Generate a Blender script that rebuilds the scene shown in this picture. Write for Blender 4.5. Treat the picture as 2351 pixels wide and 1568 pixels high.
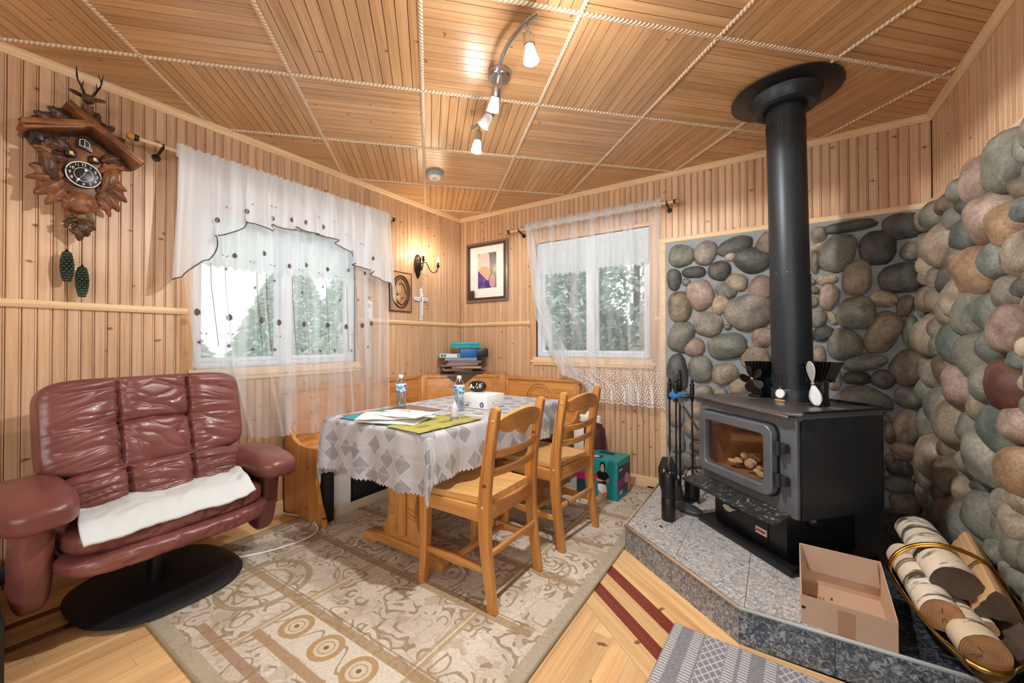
import bpy, bmesh, math, random
from mathutils import Vector, Matrix, noise
R = math.radians; PI = math.pi
for o in list(bpy.data.objects): bpy.data.objects.remove(o)
SC = bpy.context.scene; COL = SC.collection
random.seed(7)
H = 2.44; LB = 3.553; YB = -6.5           # ceiling height, length of the back wall, how far the room is built towards the viewer

# ---------------- camera, world, lights, exposure ----------------
cd = bpy.data.cameras.new('camera'); CAM = bpy.data.objects.new('camera', cd); COL.objects.link(CAM)
_r = Vector((0.83407648,0.55164273,-0.00259144)); _u = Vector((0.00708684,-0.00601773,0.99995678)); _d = Vector((-0.5516033,0.8340588,0.00892865))
m = Matrix.Identity(4)
for i in range(3): m[i][0] = _r[i]; m[i][1] = _u[i]; m[i][2] = -_d[i]; m[i][3] = (2.79415, -3.23063, 1.14204)[i]
CAM.matrix_world = m
cd.sensor_width = 36; cd.lens = 36*914.17/2351; cd.shift_y = -7.97/2351; cd.clip_start = .05
SC.camera = CAM
SC.view_settings.view_transform = 'Standard'; SC.view_settings.look = 'None'
SC.view_settings.gamma = 1; SC.view_settings.use_curve_mapping = False
SC.view_settings.exposure = 0.28
W = bpy.data.worlds.new('world'); SC.world = W; W.use_nodes = True
nt = W.node_tree; nt.nodes.clear()
wo = nt.nodes.new('ShaderNodeOutputWorld'); wb = nt.nodes.new('ShaderNodeBackground')
tc = nt.nodes.new('ShaderNodeTexCoord'); wn = nt.nodes.new('ShaderNodeTexNoise'); wn.inputs['Scale'].default_value = 2.5
wr = nt.nodes.new('ShaderNodeValToRGB')
wr.color_ramp.elements[0].color = (.80, .90, 1, 1); wr.color_ramp.elements[1].color = (1, 1, 1, 1)
nt.links.new(tc.outputs['Generated'], wn.inputs['Vector']); nt.links.new(wn.outputs['Fac'], wr.inputs['Fac'])
nt.links.new(wr.outputs['Color'], wb.inputs['Color']); wb.inputs['Strength'].default_value = 1.35
nt.links.new(wb.outputs[0], wo.inputs[0])
def lamp(name, kind, loc, energy, color=(1,1,1), size=.1, rot=None, target=None, size_y=None, spot=None):
    l = bpy.data.lights.new(name, kind); o = bpy.data.objects.new(name, l); COL.objects.link(o)
    o.location = loc; l.energy = energy; l.color = color
    if kind == 'AREA':
        l.size = size
        if size_y: l.shape = 'RECTANGLE'; l.size_y = size_y
    else: l.shadow_soft_size = size
    if spot: l.spot_size = R(spot[0]); l.spot_blend = spot[1]
    if target is not None: o.rotation_euler = (Vector(target)-Vector(loc)).to_track_quat('-Z', 'Y').to_euler()
    return o
# track-light bulbs (their shades are built with the fixture), sconce candles, and two added soft fill lamps behind the viewer
lamp('key_bulb_light', 'SPOT', (2.035, -1.935, 2.215), 100, (1, .975, .94), .03, target=(2.035, -1.935, 0), spot=(178, .08))
lamp('key_bulb_glow_light', 'POINT', (2.035, -1.935, 2.17), 11, (1, .97, .93), .03)
lamp('low_bulb_light', 'SPOT', (1.402, -1.492, 2.245), 95, (1, .975, .94), .025, target=(1.402, -1.492, 0), spot=(178, .08))
lamp('low_bulb_glow_light', 'POINT', (1.402, -1.492, 2.19), 9, (1, .97, .93), .03)
lamp('sconce_bulb_light', 'POINT', (.13, -.655, 1.97), 2.6, (1, .78, .52), .02)
lamp('sconce_bulb_light', 'POINT', (.155, -.50, 1.98), 2.6, (1, .78, .52), .02)
lamp('fill_light', 'AREA', (3.6, -5.6, 1.9), 42, (.97, .985, 1), 2.4, target=(2.0, -1.0, 1.6), size_y=1.1)  # added fill, brightens the view from behind the viewer
lamp('fill_light', 'AREA', (1.6, -4.9, 1.0), 14, (1, .99, .97), 1.6, target=(2.2, -2.4, 2.44), size_y=1.0)  # added fill aimed up at the ceiling, no fixture built for it

# ---------------- mesh helpers ----------------
class MB:
    def __init__(s): s.v = []; s.f = []; s.uv = None
    def add(s, vs, fs, M=None):
        n = len(s.v)
        for v in vs: s.v.append(tuple(M @ Vector(v)) if M is not None else tuple(v))
        for f in fs: s.f.append(tuple(i+n for i in f))
        return s
    def box(s, x0, x1, y0, y1, z0, z1, M=None, c=0.0):
        if c > 0:
            bm = bmesh.new(); bmesh.ops.create_cube(bm, size=1)
            for v in bm.verts: v.co = Vector((x0+(v.co.x+.5)*(x1-x0), y0+(v.co.y+.5)*(y1-y0), z0+(v.co.z+.5)*(z1-z0)))
            bmesh.ops.bevel(bm, geom=list(bm.edges), offset=c, segments=2, affect='EDGES', profile=.5)
            return s.bm(bm, M)
        return s.add([(x0,y0,z0),(x1,y0,z0),(x1,y1,z0),(x0,y1,z0),(x0,y0,z1),(x1,y0,z1),(x1,y1,z1),(x0,y1,z1)],
              [(0,3,2,1),(4,5,6,7),(0,1,5,4),(1,2,6,5),(2,3,7,6),(3,0,4,7)], M)
    def bm(s, bm, M=None):
        bm.verts.index_update()
        s.add([v.co[:] for v in bm.verts], [[v.index for v in f.verts] for f in bm.faces], M); bm.free(); return s
    def prism(s, pts, h, M=None, c=0.0):     # polygon in xy, extruded along z 0..h
        n = len(pts)
        if c > 0:
            bm = bmesh.new(); vs = [bm.verts.new((p[0], p[1], 0)) for p in pts]; f = bm.faces.new(vs)
            r = bmesh.ops.extrude_face_region(bm, geom=[f])
            for e in r['geom']:
                if isinstance(e, bmesh.types.BMVert): e.co.z += h
            bmesh.ops.recalc_face_normals(bm, faces=list(bm.faces))
            es = [e for e in bm.edges if len(e.link_faces) == 2 and e.calc_face_angle(0) > .6 and abs(e.verts[0].co.z-e.verts[1].co.z) < 1e-6]
            bmesh.ops.bevel(bm, geom=es, offset=c, segments=2, affect='EDGES', profile=.5)
            return s.bm(bm, M)
        return s.add([(p[0],p[1],0) for p in pts]+[(p[0],p[1],h) for p in pts],
              [tuple(range(n-1,-1,-1)), tuple(range(n,2*n))]+[(i,(i+1)%n,(i+1)%n+n,i+n) for i in range(n)], M)
    def lathe(s, prof, seg=24, M=None, cap=True):
        vs = []; fs = []; n = len(prof)
        for i in range(seg):
            a = 2*PI*i/seg
            for r, z in prof: vs.append((r*math.cos(a), r*math.sin(a), z))
        for i in range(seg):
            j = (i+1) % seg
            for k in range(n-1): fs.append((i*n+k, j*n+k, j*n+k+1, i*n+k+1))
        if cap:
            if prof[0][0] > 1e-5: fs.append(tuple(i*n for i in range(seg-1, -1, -1)))
            if prof[-1][0] > 1e-5: fs.append(tuple(i*n+n-1 for i in range(seg)))
        return s.add(vs, fs, M)
    def cyl(s, p0, p1, r0, r1=None, seg=16):
        p0 = Vector(p0); p1 = Vector(p1); d = p1-p0; r1 = r0 if r1 is None else r1
        M = Matrix.Translation(p0) @ d.to_track_quat('Z', 'Y').to_matrix().to_4x4()
        return s.lathe([(r0, 0), (r1, d.length)], seg, M)
    def tube(s, pts, r, seg=10, closed=False, cap=True, flat=1.0, up=(0,0,1)):
        pts = [Vector(p) for p in pts]; n = len(pts); base = len(s.v); fs = []
        for i, p in enumerate(pts):
            a = pts[(i-1) % n] if (i > 0 or closed) else p; b = pts[(i+1) % n] if (i < n-1 or closed) else p
            t = (b-a).normalized(); u = Vector(up)
            if abs(t.dot(u)) > .97: u = Vector((1,0,0))
            x = t.cross(u).normalized(); y = x.cross(t).normalized()
            rr = r(i/(n-1)) if callable(r) else r
            for k in range(seg):
                q = 2*PI*k/seg; s.v.append(tuple(p+x*rr*math.cos(q)+y*rr*flat*math.sin(q)))
        for i in range(n if closed else n-1):
            j = (i+1) % n
            for k in range(seg): fs.append((base+i*seg+k, base+i*seg+(k+1)%seg, base+j*seg+(k+1)%seg, base+j*seg+k))
        if cap and not closed:
            fs.append(tuple(base+k for k in range(seg-1,-1,-1))); fs.append(tuple(base+(n-1)*seg+k for k in range(seg)))
        s.f += fs; return s
    def grid(s, fn, nu, nv, M=None, closed_u=False):
        vs = [fn(i/nu, j/nv) for i in range(nu+1) for j in range(nv+1)]
        fs = [(i*(nv+1)+j, (i+1)*(nv+1)+j, (i+1)*(nv+1)+j+1, i*(nv+1)+j+1) for i in range(nu) for j in range(nv)]
        return s.add(vs, fs, M)
    def ell(s, c, r, M=None, su=20, sv=12, e=1.0, fn=None):
        def sg(v, p): return math.copysign(abs(v)**p, v)
        vs = []; fs = []
        for i in range(su):
            a = 2*PI*i/su
            for j in range(1, sv):
                b = -PI/2+PI*j/sv
                p = Vector((sg(math.cos(a), e)*sg(math.cos(b), e), sg(math.sin(a), e)*sg(math.cos(b), e), sg(math.sin(b), e)))
                if fn: p = fn(p)
                vs.append((c[0]+r[0]*p.x, c[1]+r[1]*p.y, c[2]+r[2]*p.z))
        m_ = sv-1
        vs.append((c[0], c[1], c[2]-r[2])); vs.append((c[0], c[1], c[2]+r[2])); lo = su*m_; hi = lo+1
        for i in range(su):
            j = (i+1) % su
            fs.append((lo, j*m_, i*m_)); fs.append((hi, i*m_+m_-1, j*m_+m_-1))
            for k in range(m_-1): fs.append((i*m_+k, j*m_+k, j*m_+k+1, i*m_+k+1))
        return s.add(vs, fs, M)
    def cush(s, r, n, k, M=None, fn=None):      # evenly sampled cushion: cube grid pushed onto a rounded box
        N = max(n); idx = {}; nx, ny, nz = n
        def vid(i, j, l):
            key = (i, j, l)
            if key not in idx:
                c = Vector((2*i/nx-1, 2*j/ny-1, 2*l/nz-1)); nn = (abs(c.x)**k+abs(c.y)**k+abs(c.z)**k)**(1/k); p = c/nn
                if fn: p = fn(p)
                q = Vector((p.x*r[0], p.y*r[1], p.z*r[2])); q = M @ q if M is not None else q
                idx[key] = len(s.v); s.v.append(tuple(q))
            return idx[key]
        for i in (0, nx):
            for j in range(ny):
                for l in range(nz): s.f.append((vid(i,j,l), vid(i,j+1,l), vid(i,j+1,l+1), vid(i,j,l+1)))
        for j in (0, ny):
            for i in range(nx):
                for l in range(nz): s.f.append((vid(i,j,l), vid(i+1,j,l), vid(i+1,j,l+1), vid(i,j,l+1)))
        for l in (0, nz):
            for i in range(nx):
                for j in range(ny): s.f.append((vid(i,j,l), vid(i+1,j,l), vid(i+1,j+1,l), vid(i,j+1,l)))
        return s
    def mesh(s, name, mat=None, smooth=None):
        me = bpy.data.meshes.new(name); me.from_pydata(s.v, [], s.f)
        bm = bmesh.new(); bm.from_mesh(me); bmesh.ops.recalc_face_normals(bm, faces=list(bm.faces)); bm.to_mesh(me); bm.free()
        if mat: me.materials.append(mat)
        if smooth is not None:
            me.polygons.foreach_set('use_smooth', [True]*len(me.polygons))
            if smooth < 180: me.set_sharp_from_angle(angle=R(smooth))
        return me
    def build(s, name, mat, parent=None, smooth=35, sub=0, solid=0, bevel=0):
        me = s.mesh(name, mat, smooth); o = bpy.data.objects.new(name, me); COL.objects.link(o)
        if parent: o.parent = parent
        if solid: md = o.modifiers.new('solid', 'SOLIDIFY'); md.thickness = solid; md.offset = 0
        if bevel: md = o.modifiers.new('bevel', 'BEVEL'); md.width = bevel; md.segments = 2; md.limit_method = 'ANGLE'
        if sub: md = o.modifiers.new('sub', 'SUBSURF'); md.levels = sub; md.render_levels = sub
        return o
def tag(o, label=None, cat=None, group=None, kind=None):
    if label: o['label'] = label
    if cat: o['category'] = cat
    if group: o['group'] = group
    if kind: o['kind'] = kind
    return o
def empty(name, loc=(0,0,0), rz=0, label=None, cat=None, group=None, kind=None, rot=None):
    o = bpy.data.objects.new(name, None); COL.objects.link(o); o.location = loc
    o.rotation_euler = rot if rot else (0, 0, rz); o.empty_display_size = .05
    return tag(o, label, cat, group, kind)
def inst(name, me, parent, loc=(0,0,0), rot=(0,0,0), scale=(1,1,1)):
    o = bpy.data.objects.new(name, me); COL.objects.link(o); o.parent = parent
    o.location = loc; o.rotation_euler = rot; o.scale = scale; return o
def copy_tree(o, parent=None):
    c = o.copy(); COL.objects.link(c); c.parent = parent
    for ch in list(o.children): copy_tree(ch, c)
    return c
def T(x=0, y=0, z=0): return Matrix.Translation((x, y, z))
def RX(a): return Matrix.Rotation(R(a), 4, 'X')
def RY(a): return Matrix.Rotation(R(a), 4, 'Y')
def RZ(a): return Matrix.Rotation(R(a), 4, 'Z')
def SCL(x, y, z): return Matrix.Diagonal((x, y, z, 1))
def lerp(a, b, t): return a+(b-a)*t
def arc(c, r, a0, a1, n=10): return [(c[0]+r*math.cos(R(lerp(a0,a1,i/n))), c[1]+r*math.sin(R(lerp(a0,a1,i/n)))) for i in range(n+1)]
def bez(pts, n=16):              # smooth curve through points (Catmull-Rom)
    P = [Vector(p) for p in pts]; P = [2*P[0]-P[1]]+P+[2*P[-1]-P[-2]]; out = []
    for i in range(1, len(P)-2):
        for k in range(n):
            t = k/n; a, b, c, d = P[i-1:i+3]
            out.append(.5*((2*b)+(c-a)*t+(2*a-5*b+4*c-d)*t*t+(3*b-a-3*c+d)*t**3))
    out.append(P[-2]); return out
def clip(poly, hp):              # keep n.p <= c for each (nx, ny, c)
    for nx, ny, c in hp:
        out = []
        for i in range(len(poly)):
            a = poly[i]; b = poly[(i+1) % len(poly)]; da = nx*a[0]+ny*a[1]-c; db = nx*b[0]+ny*b[1]-c
            if da <= 0: out.append(a)
            if (da < 0 < db) or (db < 0 < da):
                t = da/(da-db); out.append((a[0]+(b[0]-a[0])*t, a[1]+(b[1]-a[1])*t))
        poly = out
        if len(poly) < 3: return []
    return poly
def area(p): return abs(sum(p[i][0]*p[(i+1)%len(p)][1]-p[(i+1)%len(p)][0]*p[i][1] for i in range(len(p))))/2

# ---------------- materials ----------------
class NM:
    def __init__(s, name, rough=.5, metal=0, col=(.8,.8,.8), spec=.5):
        s.m = bpy.data.materials.new(name); s.m.use_nodes = True; s.n = s.m.node_tree.nodes; s.l = s.m.node_tree.links
        s.b = s.n['Principled BSDF']; s.b.inputs['Roughness'].default_value = rough; s.b.inputs['Metallic'].default_value = metal
        s.b.inputs['Base Color'].default_value = (*col, 1); s.b.inputs['Specular IOR Level'].default_value = spec
    def node(s, t, **kw):
        n = s.n.new(t)
        for k, v in kw.items():
            if k in n.inputs: 
                n.inputs[k].default_value = v
            else: setattr(n, k, v)
        return n
    def link(s, a, b): s.l.new(a, b)
    def coord(s, scale=(1,1,1), rnd=True, out='Object', rot=(0,0,0)):
        t = s.node('ShaderNodeTexCoord'); mp = s.node('ShaderNodeMapping'); mp.inputs['Scale'].default_value = scale; mp.inputs['Rotation'].default_value = rot
        if rnd:
            oi = s.node('ShaderNodeObjectInfo'); ml = s.node('ShaderNodeVectorMath', operation='SCALE'); cb = s.node('ShaderNodeCombineXYZ')
            for k in range(3): s.link(oi.outputs['Random'], cb.inputs[k])
            s.link(cb.outputs[0], ml.inputs[0]); ml.inputs['Scale'].default_value = 37.0
            ad = s.node('ShaderNodeVectorMath', operation='ADD'); s.link(t.outputs[out], ad.inputs[0]); s.link(ml.outputs[0], ad.inputs[1])
            s.link(ad.outputs[0], mp.inputs['Vector'])
        else: s.link(t.outputs[out], mp.inputs['Vector'])
        return mp.outputs[0]
    def noise(s, vec, scale, detail=3, rough=.5, dist=0):
        n = s.node('ShaderNodeTexNoise'); n.inputs['Scale'].default_value = scale; n.inputs['Detail'].default_value = detail
        n.inputs['Roughness'].default_value = rough; n.inputs['Distortion'].default_value = dist
        if vec is not None: s.link(vec, n.inputs['Vector'])
        return n.outputs['Fac']
    def ramp(s, fac, stops):
        r = s.node('ShaderNodeValToRGB'); e = r.color_ramp.elements
        while len(e) < len(stops): e.new(.5)
        for k, (p, c) in enumerate(stops):
            e[k].position = p; e[k].color = (*c, 1) if len(c) == 3 else c
        s.link(fac, r.inputs['Fac']); return r.outputs['Color']
    def mix(s, fac, a, b, mode='MIX'):
        n = s.node('ShaderNodeMix', data_type='RGBA', blend_type=mode)
        for sock, v in ((n.inputs[0], fac), (n.inputs[6], a), (n.inputs[7], b)):
            if isinstance(v, (int, float)): sock.default_value = v
            elif isinstance(v, tuple): sock.default_value = (*v, 1)
            else: s.link(v, sock)
        return n.outputs[2]
    def math(s, op, a, b=None, c=None):
        n = s.node('ShaderNodeMath', operation=op)
        for k, v in enumerate((a, b, c)):
            if v is None: continue
            if isinstance(v, (int, float)): n.inputs[k].default_value = v
            else: s.link(v, n.inputs[k])
        return n.outputs[0]
    def sep(s, vec):
        n = s.node('ShaderNodeSeparateXYZ'); s.link(vec, n.inputs[0]); return n.outputs
    def base(s, c): s.link(c, s.b.inputs['Base Color']); return s
    def bump(s, h, strength=.3, dist=.01):
        n = s.node('ShaderNodeBump'); n.inputs['Strength'].default_value = strength; n.inputs['Distance'].default_value = dist
        s.link(h, n.inputs['Height']); s.link(n.outputs[0], s.b.inputs['Normal']); return s
    def randval(s): return s.node('ShaderNodeObjectInfo').outputs['Random']
def srgb(h):
    h = h.lstrip('#'); c = [int(h[i:i+2], 16)/255 for i in (0, 2, 4)]
    return tuple(x/12.92 if x < .04045 else ((x+.055)/1.055)**2.4 for x in c)
def plain(name, col, rough=.5, metal=0, var=.06, spec=.5, bump=0, bs=60):
    if isinstance(col, str): col = srgb(col)
    m = NM(name, rough, metal, col, spec); v = m.coord(rnd=True)
    f = m.noise(v, 9, 4)
    m.base(m.ramp(f, [(.25, tuple(c*(1-var) for c in col)), (.75, tuple(min(1, c*(1+var)) for c in col))]))
    if bump: m.bump(m.noise(v, bs, 3), bump, .003)
    return m.m
def wood(name, stops, axis='z', rough=.42, knots=.5, scale=1.0, rvar=.25, kcol='#5a3318'):
    """grain runs along axis; stops: three hex colours light to dark"""
    m = NM(name, rough); k = {'x': (0), 'y': 1, 'z': 2}[axis]
    sc = [14*scale]*3; sc[k] = .9*scale
    v = m.coord(tuple(sc)); f = m.noise(v, 1.6, 5, .55, .6)
    sc2 = [70*scale]*3; sc2[k] = 2.2*scale
    v2 = m.coord(tuple(sc2)); f2 = m.noise(v2, 1.3, 3)
    c = m.ramp(f, [(.28, srgb(stops[0])), (.52, srgb(stops[1])), (.78, srgb(stops[2]))])
    c = m.mix(.35, c, m.ramp(f2, [(.3, srgb(stops[2])), (.62, srgb(stops[0]))]), 'MULTIPLY' if False else 'MIX')
    if knots:
        sk = [9.0*scale]*3; sk[k] = 3.2*scale
        s3 = m.sep(m.coord((1,1,1))); cb = m.node('ShaderNodeCombineXYZ'); wb_ = m.math('MULTIPLY', m.noise(m.coord((1,1,1)), 45, 2), .12); m.link(m.math('MULTIPLY_ADD', s3[{2: 0, 0: 1, 1: 0}[k]], 4.6*scale, wb_), cb.inputs[0]); m.link(m.math('MULTIPLY_ADD', s3[k], 8.5*scale, wb_), cb.inputs[1])
        vo = m.node('ShaderNodeTexVoronoi'); vo.voronoi_dimensions = '2D'; vo.inputs['Scale'].default_value = 1.0; m.link(cb.outputs[0], vo.inputs['Vector'])
        keep = m.math('LESS_THAN', m.sep(vo.outputs['Color'])[0], knots)
        kf = m.math('MULTIPLY', m.ramp(vo.outputs['Distance'], [(.0, (1,1,1)), (.035, (.8,.8,.8)), (.075, (0,0,0))]), keep)
        c = m.mix(kf, c, srgb(kcol))
    r = m.randval(); hs = m.node('ShaderNodeHueSaturation')
    m.link(m.math('MULTIPLY_ADD', r, rvar, 1-rvar*.5), hs.inputs['Value']); m.link(c, hs.inputs['Color'])
    m.base(hs.outputs[0]); m.bump(f2, .06, .002)
    return m.m
M_ = {}
M_['pine_wall'] = wood('pine_wall', ('#dcbd9c', '#cda884', '#b88a64'), 'z', .4, .38, 1, .20, '#75492a')
M_['pine_corner'] = wood('pine_corner', ('#dab58c', '#cda076', '#b88557'), 'z', .4, .3, 1, .16)
M_['pine_tile_u'] = wood('pine_tile_u', ('#dab488', '#c99d6f', '#aa7849'), 'x', .3, .12, 1, .22, '#8a5a34')
M_['pine_tile_v'] = M_['pine_tile_u']
M_['trim_wood'] = wood('trim_wood', ('#f0d5b0', '#e6c69c', '#d5ad7c'), 'x', .45, 0, 1, .05)
M_['floor_wood'] = wood('floor_wood', ('#efcd9a', '#e0b680', '#c59259'), 'y', .3, .15, .8, .3, '#6b4020')
M_['floor_red'] = wood('floor_red', ('#8a3a26', '#74281a', '#571b12'), 'y', .3, 0, 1, .1)
M_['honey'] = wood('honey', ('#da9f5c', '#c78742', '#9c622c'), 'z', .3, .35, 1, .05, '#5e2f10')
M_['honey_x'] = wood('honey_x', ('#dca562', '#ca8c46', '#a0662e'), 'x', .3, .3, 1, .05, '#5e2f10')
M_['honey_y'] = wood('honey_y', ('#dba463', '#c88a49', '#a36933'), 'y', .3, .3, 1, .05, '#5e2f10')
M_['seat_wood'] = wood('seat_wood', ('#e6bd80', '#d9a765', '#b98344'), 'x', .28, .15, 1, .05)
M_['gap'] = plain('gap', '#6b4730', .9)
M_['black'] = plain('black', '#15161a', .35)
M_['matt_black'] = plain('matt_black', '#17181b', .6)
M_['stove_black'] = plain('stove_black', '#2a2d33', .45, .2, .12, bump=.05, bs=400)
M_['stove_grey'] = plain('stove_grey', '#6a7179', .36, .35, .18, bump=.08, bs=300)
M_['stove_top'] = plain('stove_top', '#6b6968', .28, .6, .25)
M_['pipe_black'] = plain('pipe_black', '#242a31', .42, .3, .1)
M_['chrome'] = plain('chrome', '#b8bcc0', .18, 1)
M_['brass'] = plain('brass', '#b8893e', .22, 1)
M_['white'] = plain('white', '#f0f0f0', .5)
M_['vinyl'] = plain('vinyl', '#dfe6f0', .4)
M_['paper'] = plain('paper', '#eceae6', .7)
M_['dark_bronze'] = plain('dark_bronze', '#2a201a', .4, .7)
M_['cardboard'] = plain('cardboard', '#b59a84', .8, 0, .05)
M_['cardboard_in'] = plain('cardboard_in', '#cbab90', .8, 0, .05)
# ---------------- the room shell ----------------
def struct(o): o['kind'] = 'structure'; return o
PW = .0455                                    # width of one wall board
def board_mesh(h, w=PW, d=.012):              # beaded tongue-and-groove board: x across, y out of the wall, z up
    pr = [(0.0008, 0), (.0008, d-.004), (.004, d), (w*.80, d), (w*.83, d-.0035), (w*.86, d), (w*.95, d), (w-.0008, d-.004), (w-.0008, 0)]
    M = MB(); M.prism(pr, h); return M.mesh('plank', M_['pine_wall'])
_bm = {}
def plank(parent, x, z0, z1, place):
    k = round(z1-z0, 3)
    if k not in _bm: _bm[k] = board_mesh(k)
    o = inst('plank', _bm[k], parent); o.matrix_basis = place(x, z0); return o
# left wall, plane x = 0, window opening
WA = (-2.335, -1.262, .985, 1.935); WBk = (.925, 1.968, 1.0, 2.06)
def holed(axis, a0, a1, win, t0, t1):
    m = MB()
    for b in ((a0, win[0], 0, H), (win[1], a1, 0, H), (win[0], win[1], 0, win[2]), (win[0], win[1], win[3], H)):
        if axis == 'x': m.box(b[0], b[1], t0, t1, b[2], b[3])
        else: m.box(t0, t1, b[0], b[1], b[2], b[3])
    return m
wall_left = struct(holed('y', YB, .18, WA, -.18, -.012).build('wall_left', M_['gap'], smooth=None))
wall_back = struct(holed('x', 0, LB+.18, WBk, .012, .18).build('wall_back', M_['gap'], smooth=None))
m = MB(); m.box(LB+.012, LB+.18, -2.6, .012, 0, H); wall_right = struct(m.build('wall_right', M_['gap'], smooth=None))
# the rest of the room, behind the viewer
plaster = plain('plaster', '#d8cfc2', .8)
m = MB(); m.box(-.18, 6.6, YB-.15, YB, 0, H); struct(m.build('wall_front', plaster, smooth=None))
m = MB(); m.box(6.5, 6.65, YB, -2.6, 0, H); struct(m.build('wall_side', plaster, smooth=None))
m = MB(); m.box(LB+.19, 6.6, -2.6, -2.45, 0, H); struct(m.build('wall_return', plaster, smooth=None))
m = MB(); m.box(-.012, .0, YB, -3.46, 0, H); m.build('panelling', M_['pine_corner'], wall_left, smooth=None)
place_l = lambda a, z: Matrix(((0,1,0,-.012),(1,0,0,a),(0,0,1,z),(0,0,0,1)))          # board x -> world y, thickness -> +x
place_b = lambda a, z: Matrix(((1,0,0,a),(0,-1,0,.012),(0,0,1,z),(0,0,0,1)))
place_r = lambda a, z: Matrix(((0,-1,0,LB+.012),(1,0,0,a),(0,0,1,z),(0,0,0,1)))
n = int(3.45/PW)
for i in range(n):
    a = -(i+1)*PW
    if a > WA[0]-.02-PW and a < WA[1]+.02-.01:
        plank(wall_left, a, 0, WA[2]-.045, place_l); plank(wall_left, a, WA[3]+.01, H, place_l)
    else: plank(wall_left, a, 0, H, place_l)
for i in range(int(LB/PW)+1):
    a = i*PW
    if a > LB-.012: break
    if a > 2.045: plank(wall_back, a, 1.90, H, place_b)
    elif a > WBk[0]-.02-PW and a < WBk[1]+.01:
        plank(wall_back, a, 0, WBk[2]-.06, place_b); plank(wall_back, a, WBk[3]+.01, H, place_b)
    else: plank(wall_back, a, 0, H, place_b)
for i in range(int(2.6/PW)): plank(wall_right, -(i+1)*PW, 1.90, H, place_r)

# trims
tn = [0]
def trim(m, mat='trim_wood', **k):
    tn[0] += 1; o = struct(m.build('trim_%d' % tn[0], M_[mat], **k)); return o
def along(axis, a0, a1, prof, at, sgn=1):      # profile (out, z) swept along an axis
    P = [(p[0], p[1]) for p in prof]; m = MB()
    if axis == 'y': m.prism(P, abs(a1-a0), Matrix(((sgn,0,0,at),(0,0,1,a0),(0,1,0,0),(0,0,0,1))))
    else: m.prism(P, abs(a1-a0), Matrix(((0,0,1,a0),(sgn,0,0,at),(0,1,0,0),(0,0,0,1))))
    return m
M_['trim_x'] = wood('trim_x', ('#f0d5b0', '#e6c69c', '#d5ad7c'), 'x', .45, 0, 1, .05)
M_['trim_y'] = wood('trim_y', ('#f0d5b0', '#e6c69c', '#d5ad7c'), 'y', .45, 0, 1, .05)
crown = [(0, H), (.03, H), (.03, H-.008), (.022, H-.014), (.022, H-.022), (.008, H-.036), (0, H-.036)]
trim(along('y', -3.5, 0, crown, 0), 'trim_y'); trim(along('x', 0, LB, crown, 0, -1), 'trim_x'); trim(along('y', -2.6, 0, crown, LB, -1), 'trim_y')
rail = [(0, 1.300), (.012, 1.300), (.018, 1.308), (.022, 1.318), (.018, 1.328), (.012, 1.335), (0, 1.335)]
trim(along('y', -3.5, WA[0]-.028, rail, 0), 'trim_y'); trim(along('y', WA[1]+.012, 0, rail, 0), 'trim_y')
trim(along('x', 0, .868, rail, 0, -1), 'trim_x'); trim(along('x', 2.0, 2.05, rail, 0, -1), 'trim_x')
st = [(0, 1.898), (.03, 1.898), (.034, 1.905), (.034, 1.922), (.028, 1.932), (0, 1.932)]
trim(along('x', 2.042, LB, st, 0, -1), 'trim_x'); trim(along('y', -2.6, 0, st, LB, -1), 'trim_y')
m = MB(); m.box(2.046, 2.092, -.03, .0, 0, 1.90, c=.003); trim(m)
base = [(0, 0), (.014, 0), (.014, .055), (.008, .07), (0, .072)]
m = along('y', -3.5, -1.83, base, 0); b = struct(m.build('baseboard_left', M_['trim_y']))
m = along('x', 1.42, 2.046, base, 0, -1); b = struct(m.build('baseboard_back', M_['trim_x']))

# ---------------- ceiling: two-foot square panels of narrow boards, set diagonally ----------------
GA, GS, GU, GV = 0.78938, .62233, -.35941, 2.16361
cA, sA = math.cos(GA), math.sin(GA)
gp = lambda U, W_: (cA*U+sA*W_, sA*U-cA*W_)
gi = lambda x, y: (cA*x+sA*y, sA*x-cA*y)
m = MB(); m.box(-.18, 6.65, YB-.15, .18, H+.016, H+.1); ceiling = struct(m.build('ceiling', M_['gap'], smooth=None))
room_hp = [(-1,0,0), (1,0,LB), (0,1,0), (0,-1,-YB)]
def vis(pt, mrg=.06):
    v = Vector(pt)-Vector((2.79415, -3.23063, 1.14204)); z = v.dot(_d)
    if z < .2: return False
    return abs(v.dot(_r)/z*914/1175) < 1+mrg and abs(v.dot(_u)/z*914/784) < 1+mrg
cand = []
for i in range(-6, 5):
    for j in range(-7, 8):
        U0 = GU+j*GS; W0 = GV-(i+1)*GS
        q = [gp(U0, W0), gp(U0+GS, W0), gp(U0+GS, W0+GS), gp(U0, W0+GS)]
        pc = clip(q, room_hp)
        if len(pc) < 3 or area(pc) < .004: continue
        c = gp(U0+GS/2, W0+GS/2); v = any(vis((p[0], p[1], H)) for p in pc)
        cand.append((not v, math.hypot(c[0]-2.79, c[1]+3.23), i, j, U0, W0, pc))
cand.sort(key=lambda t: t[:2]); nb = 0; rnd = random.Random(3)
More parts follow.
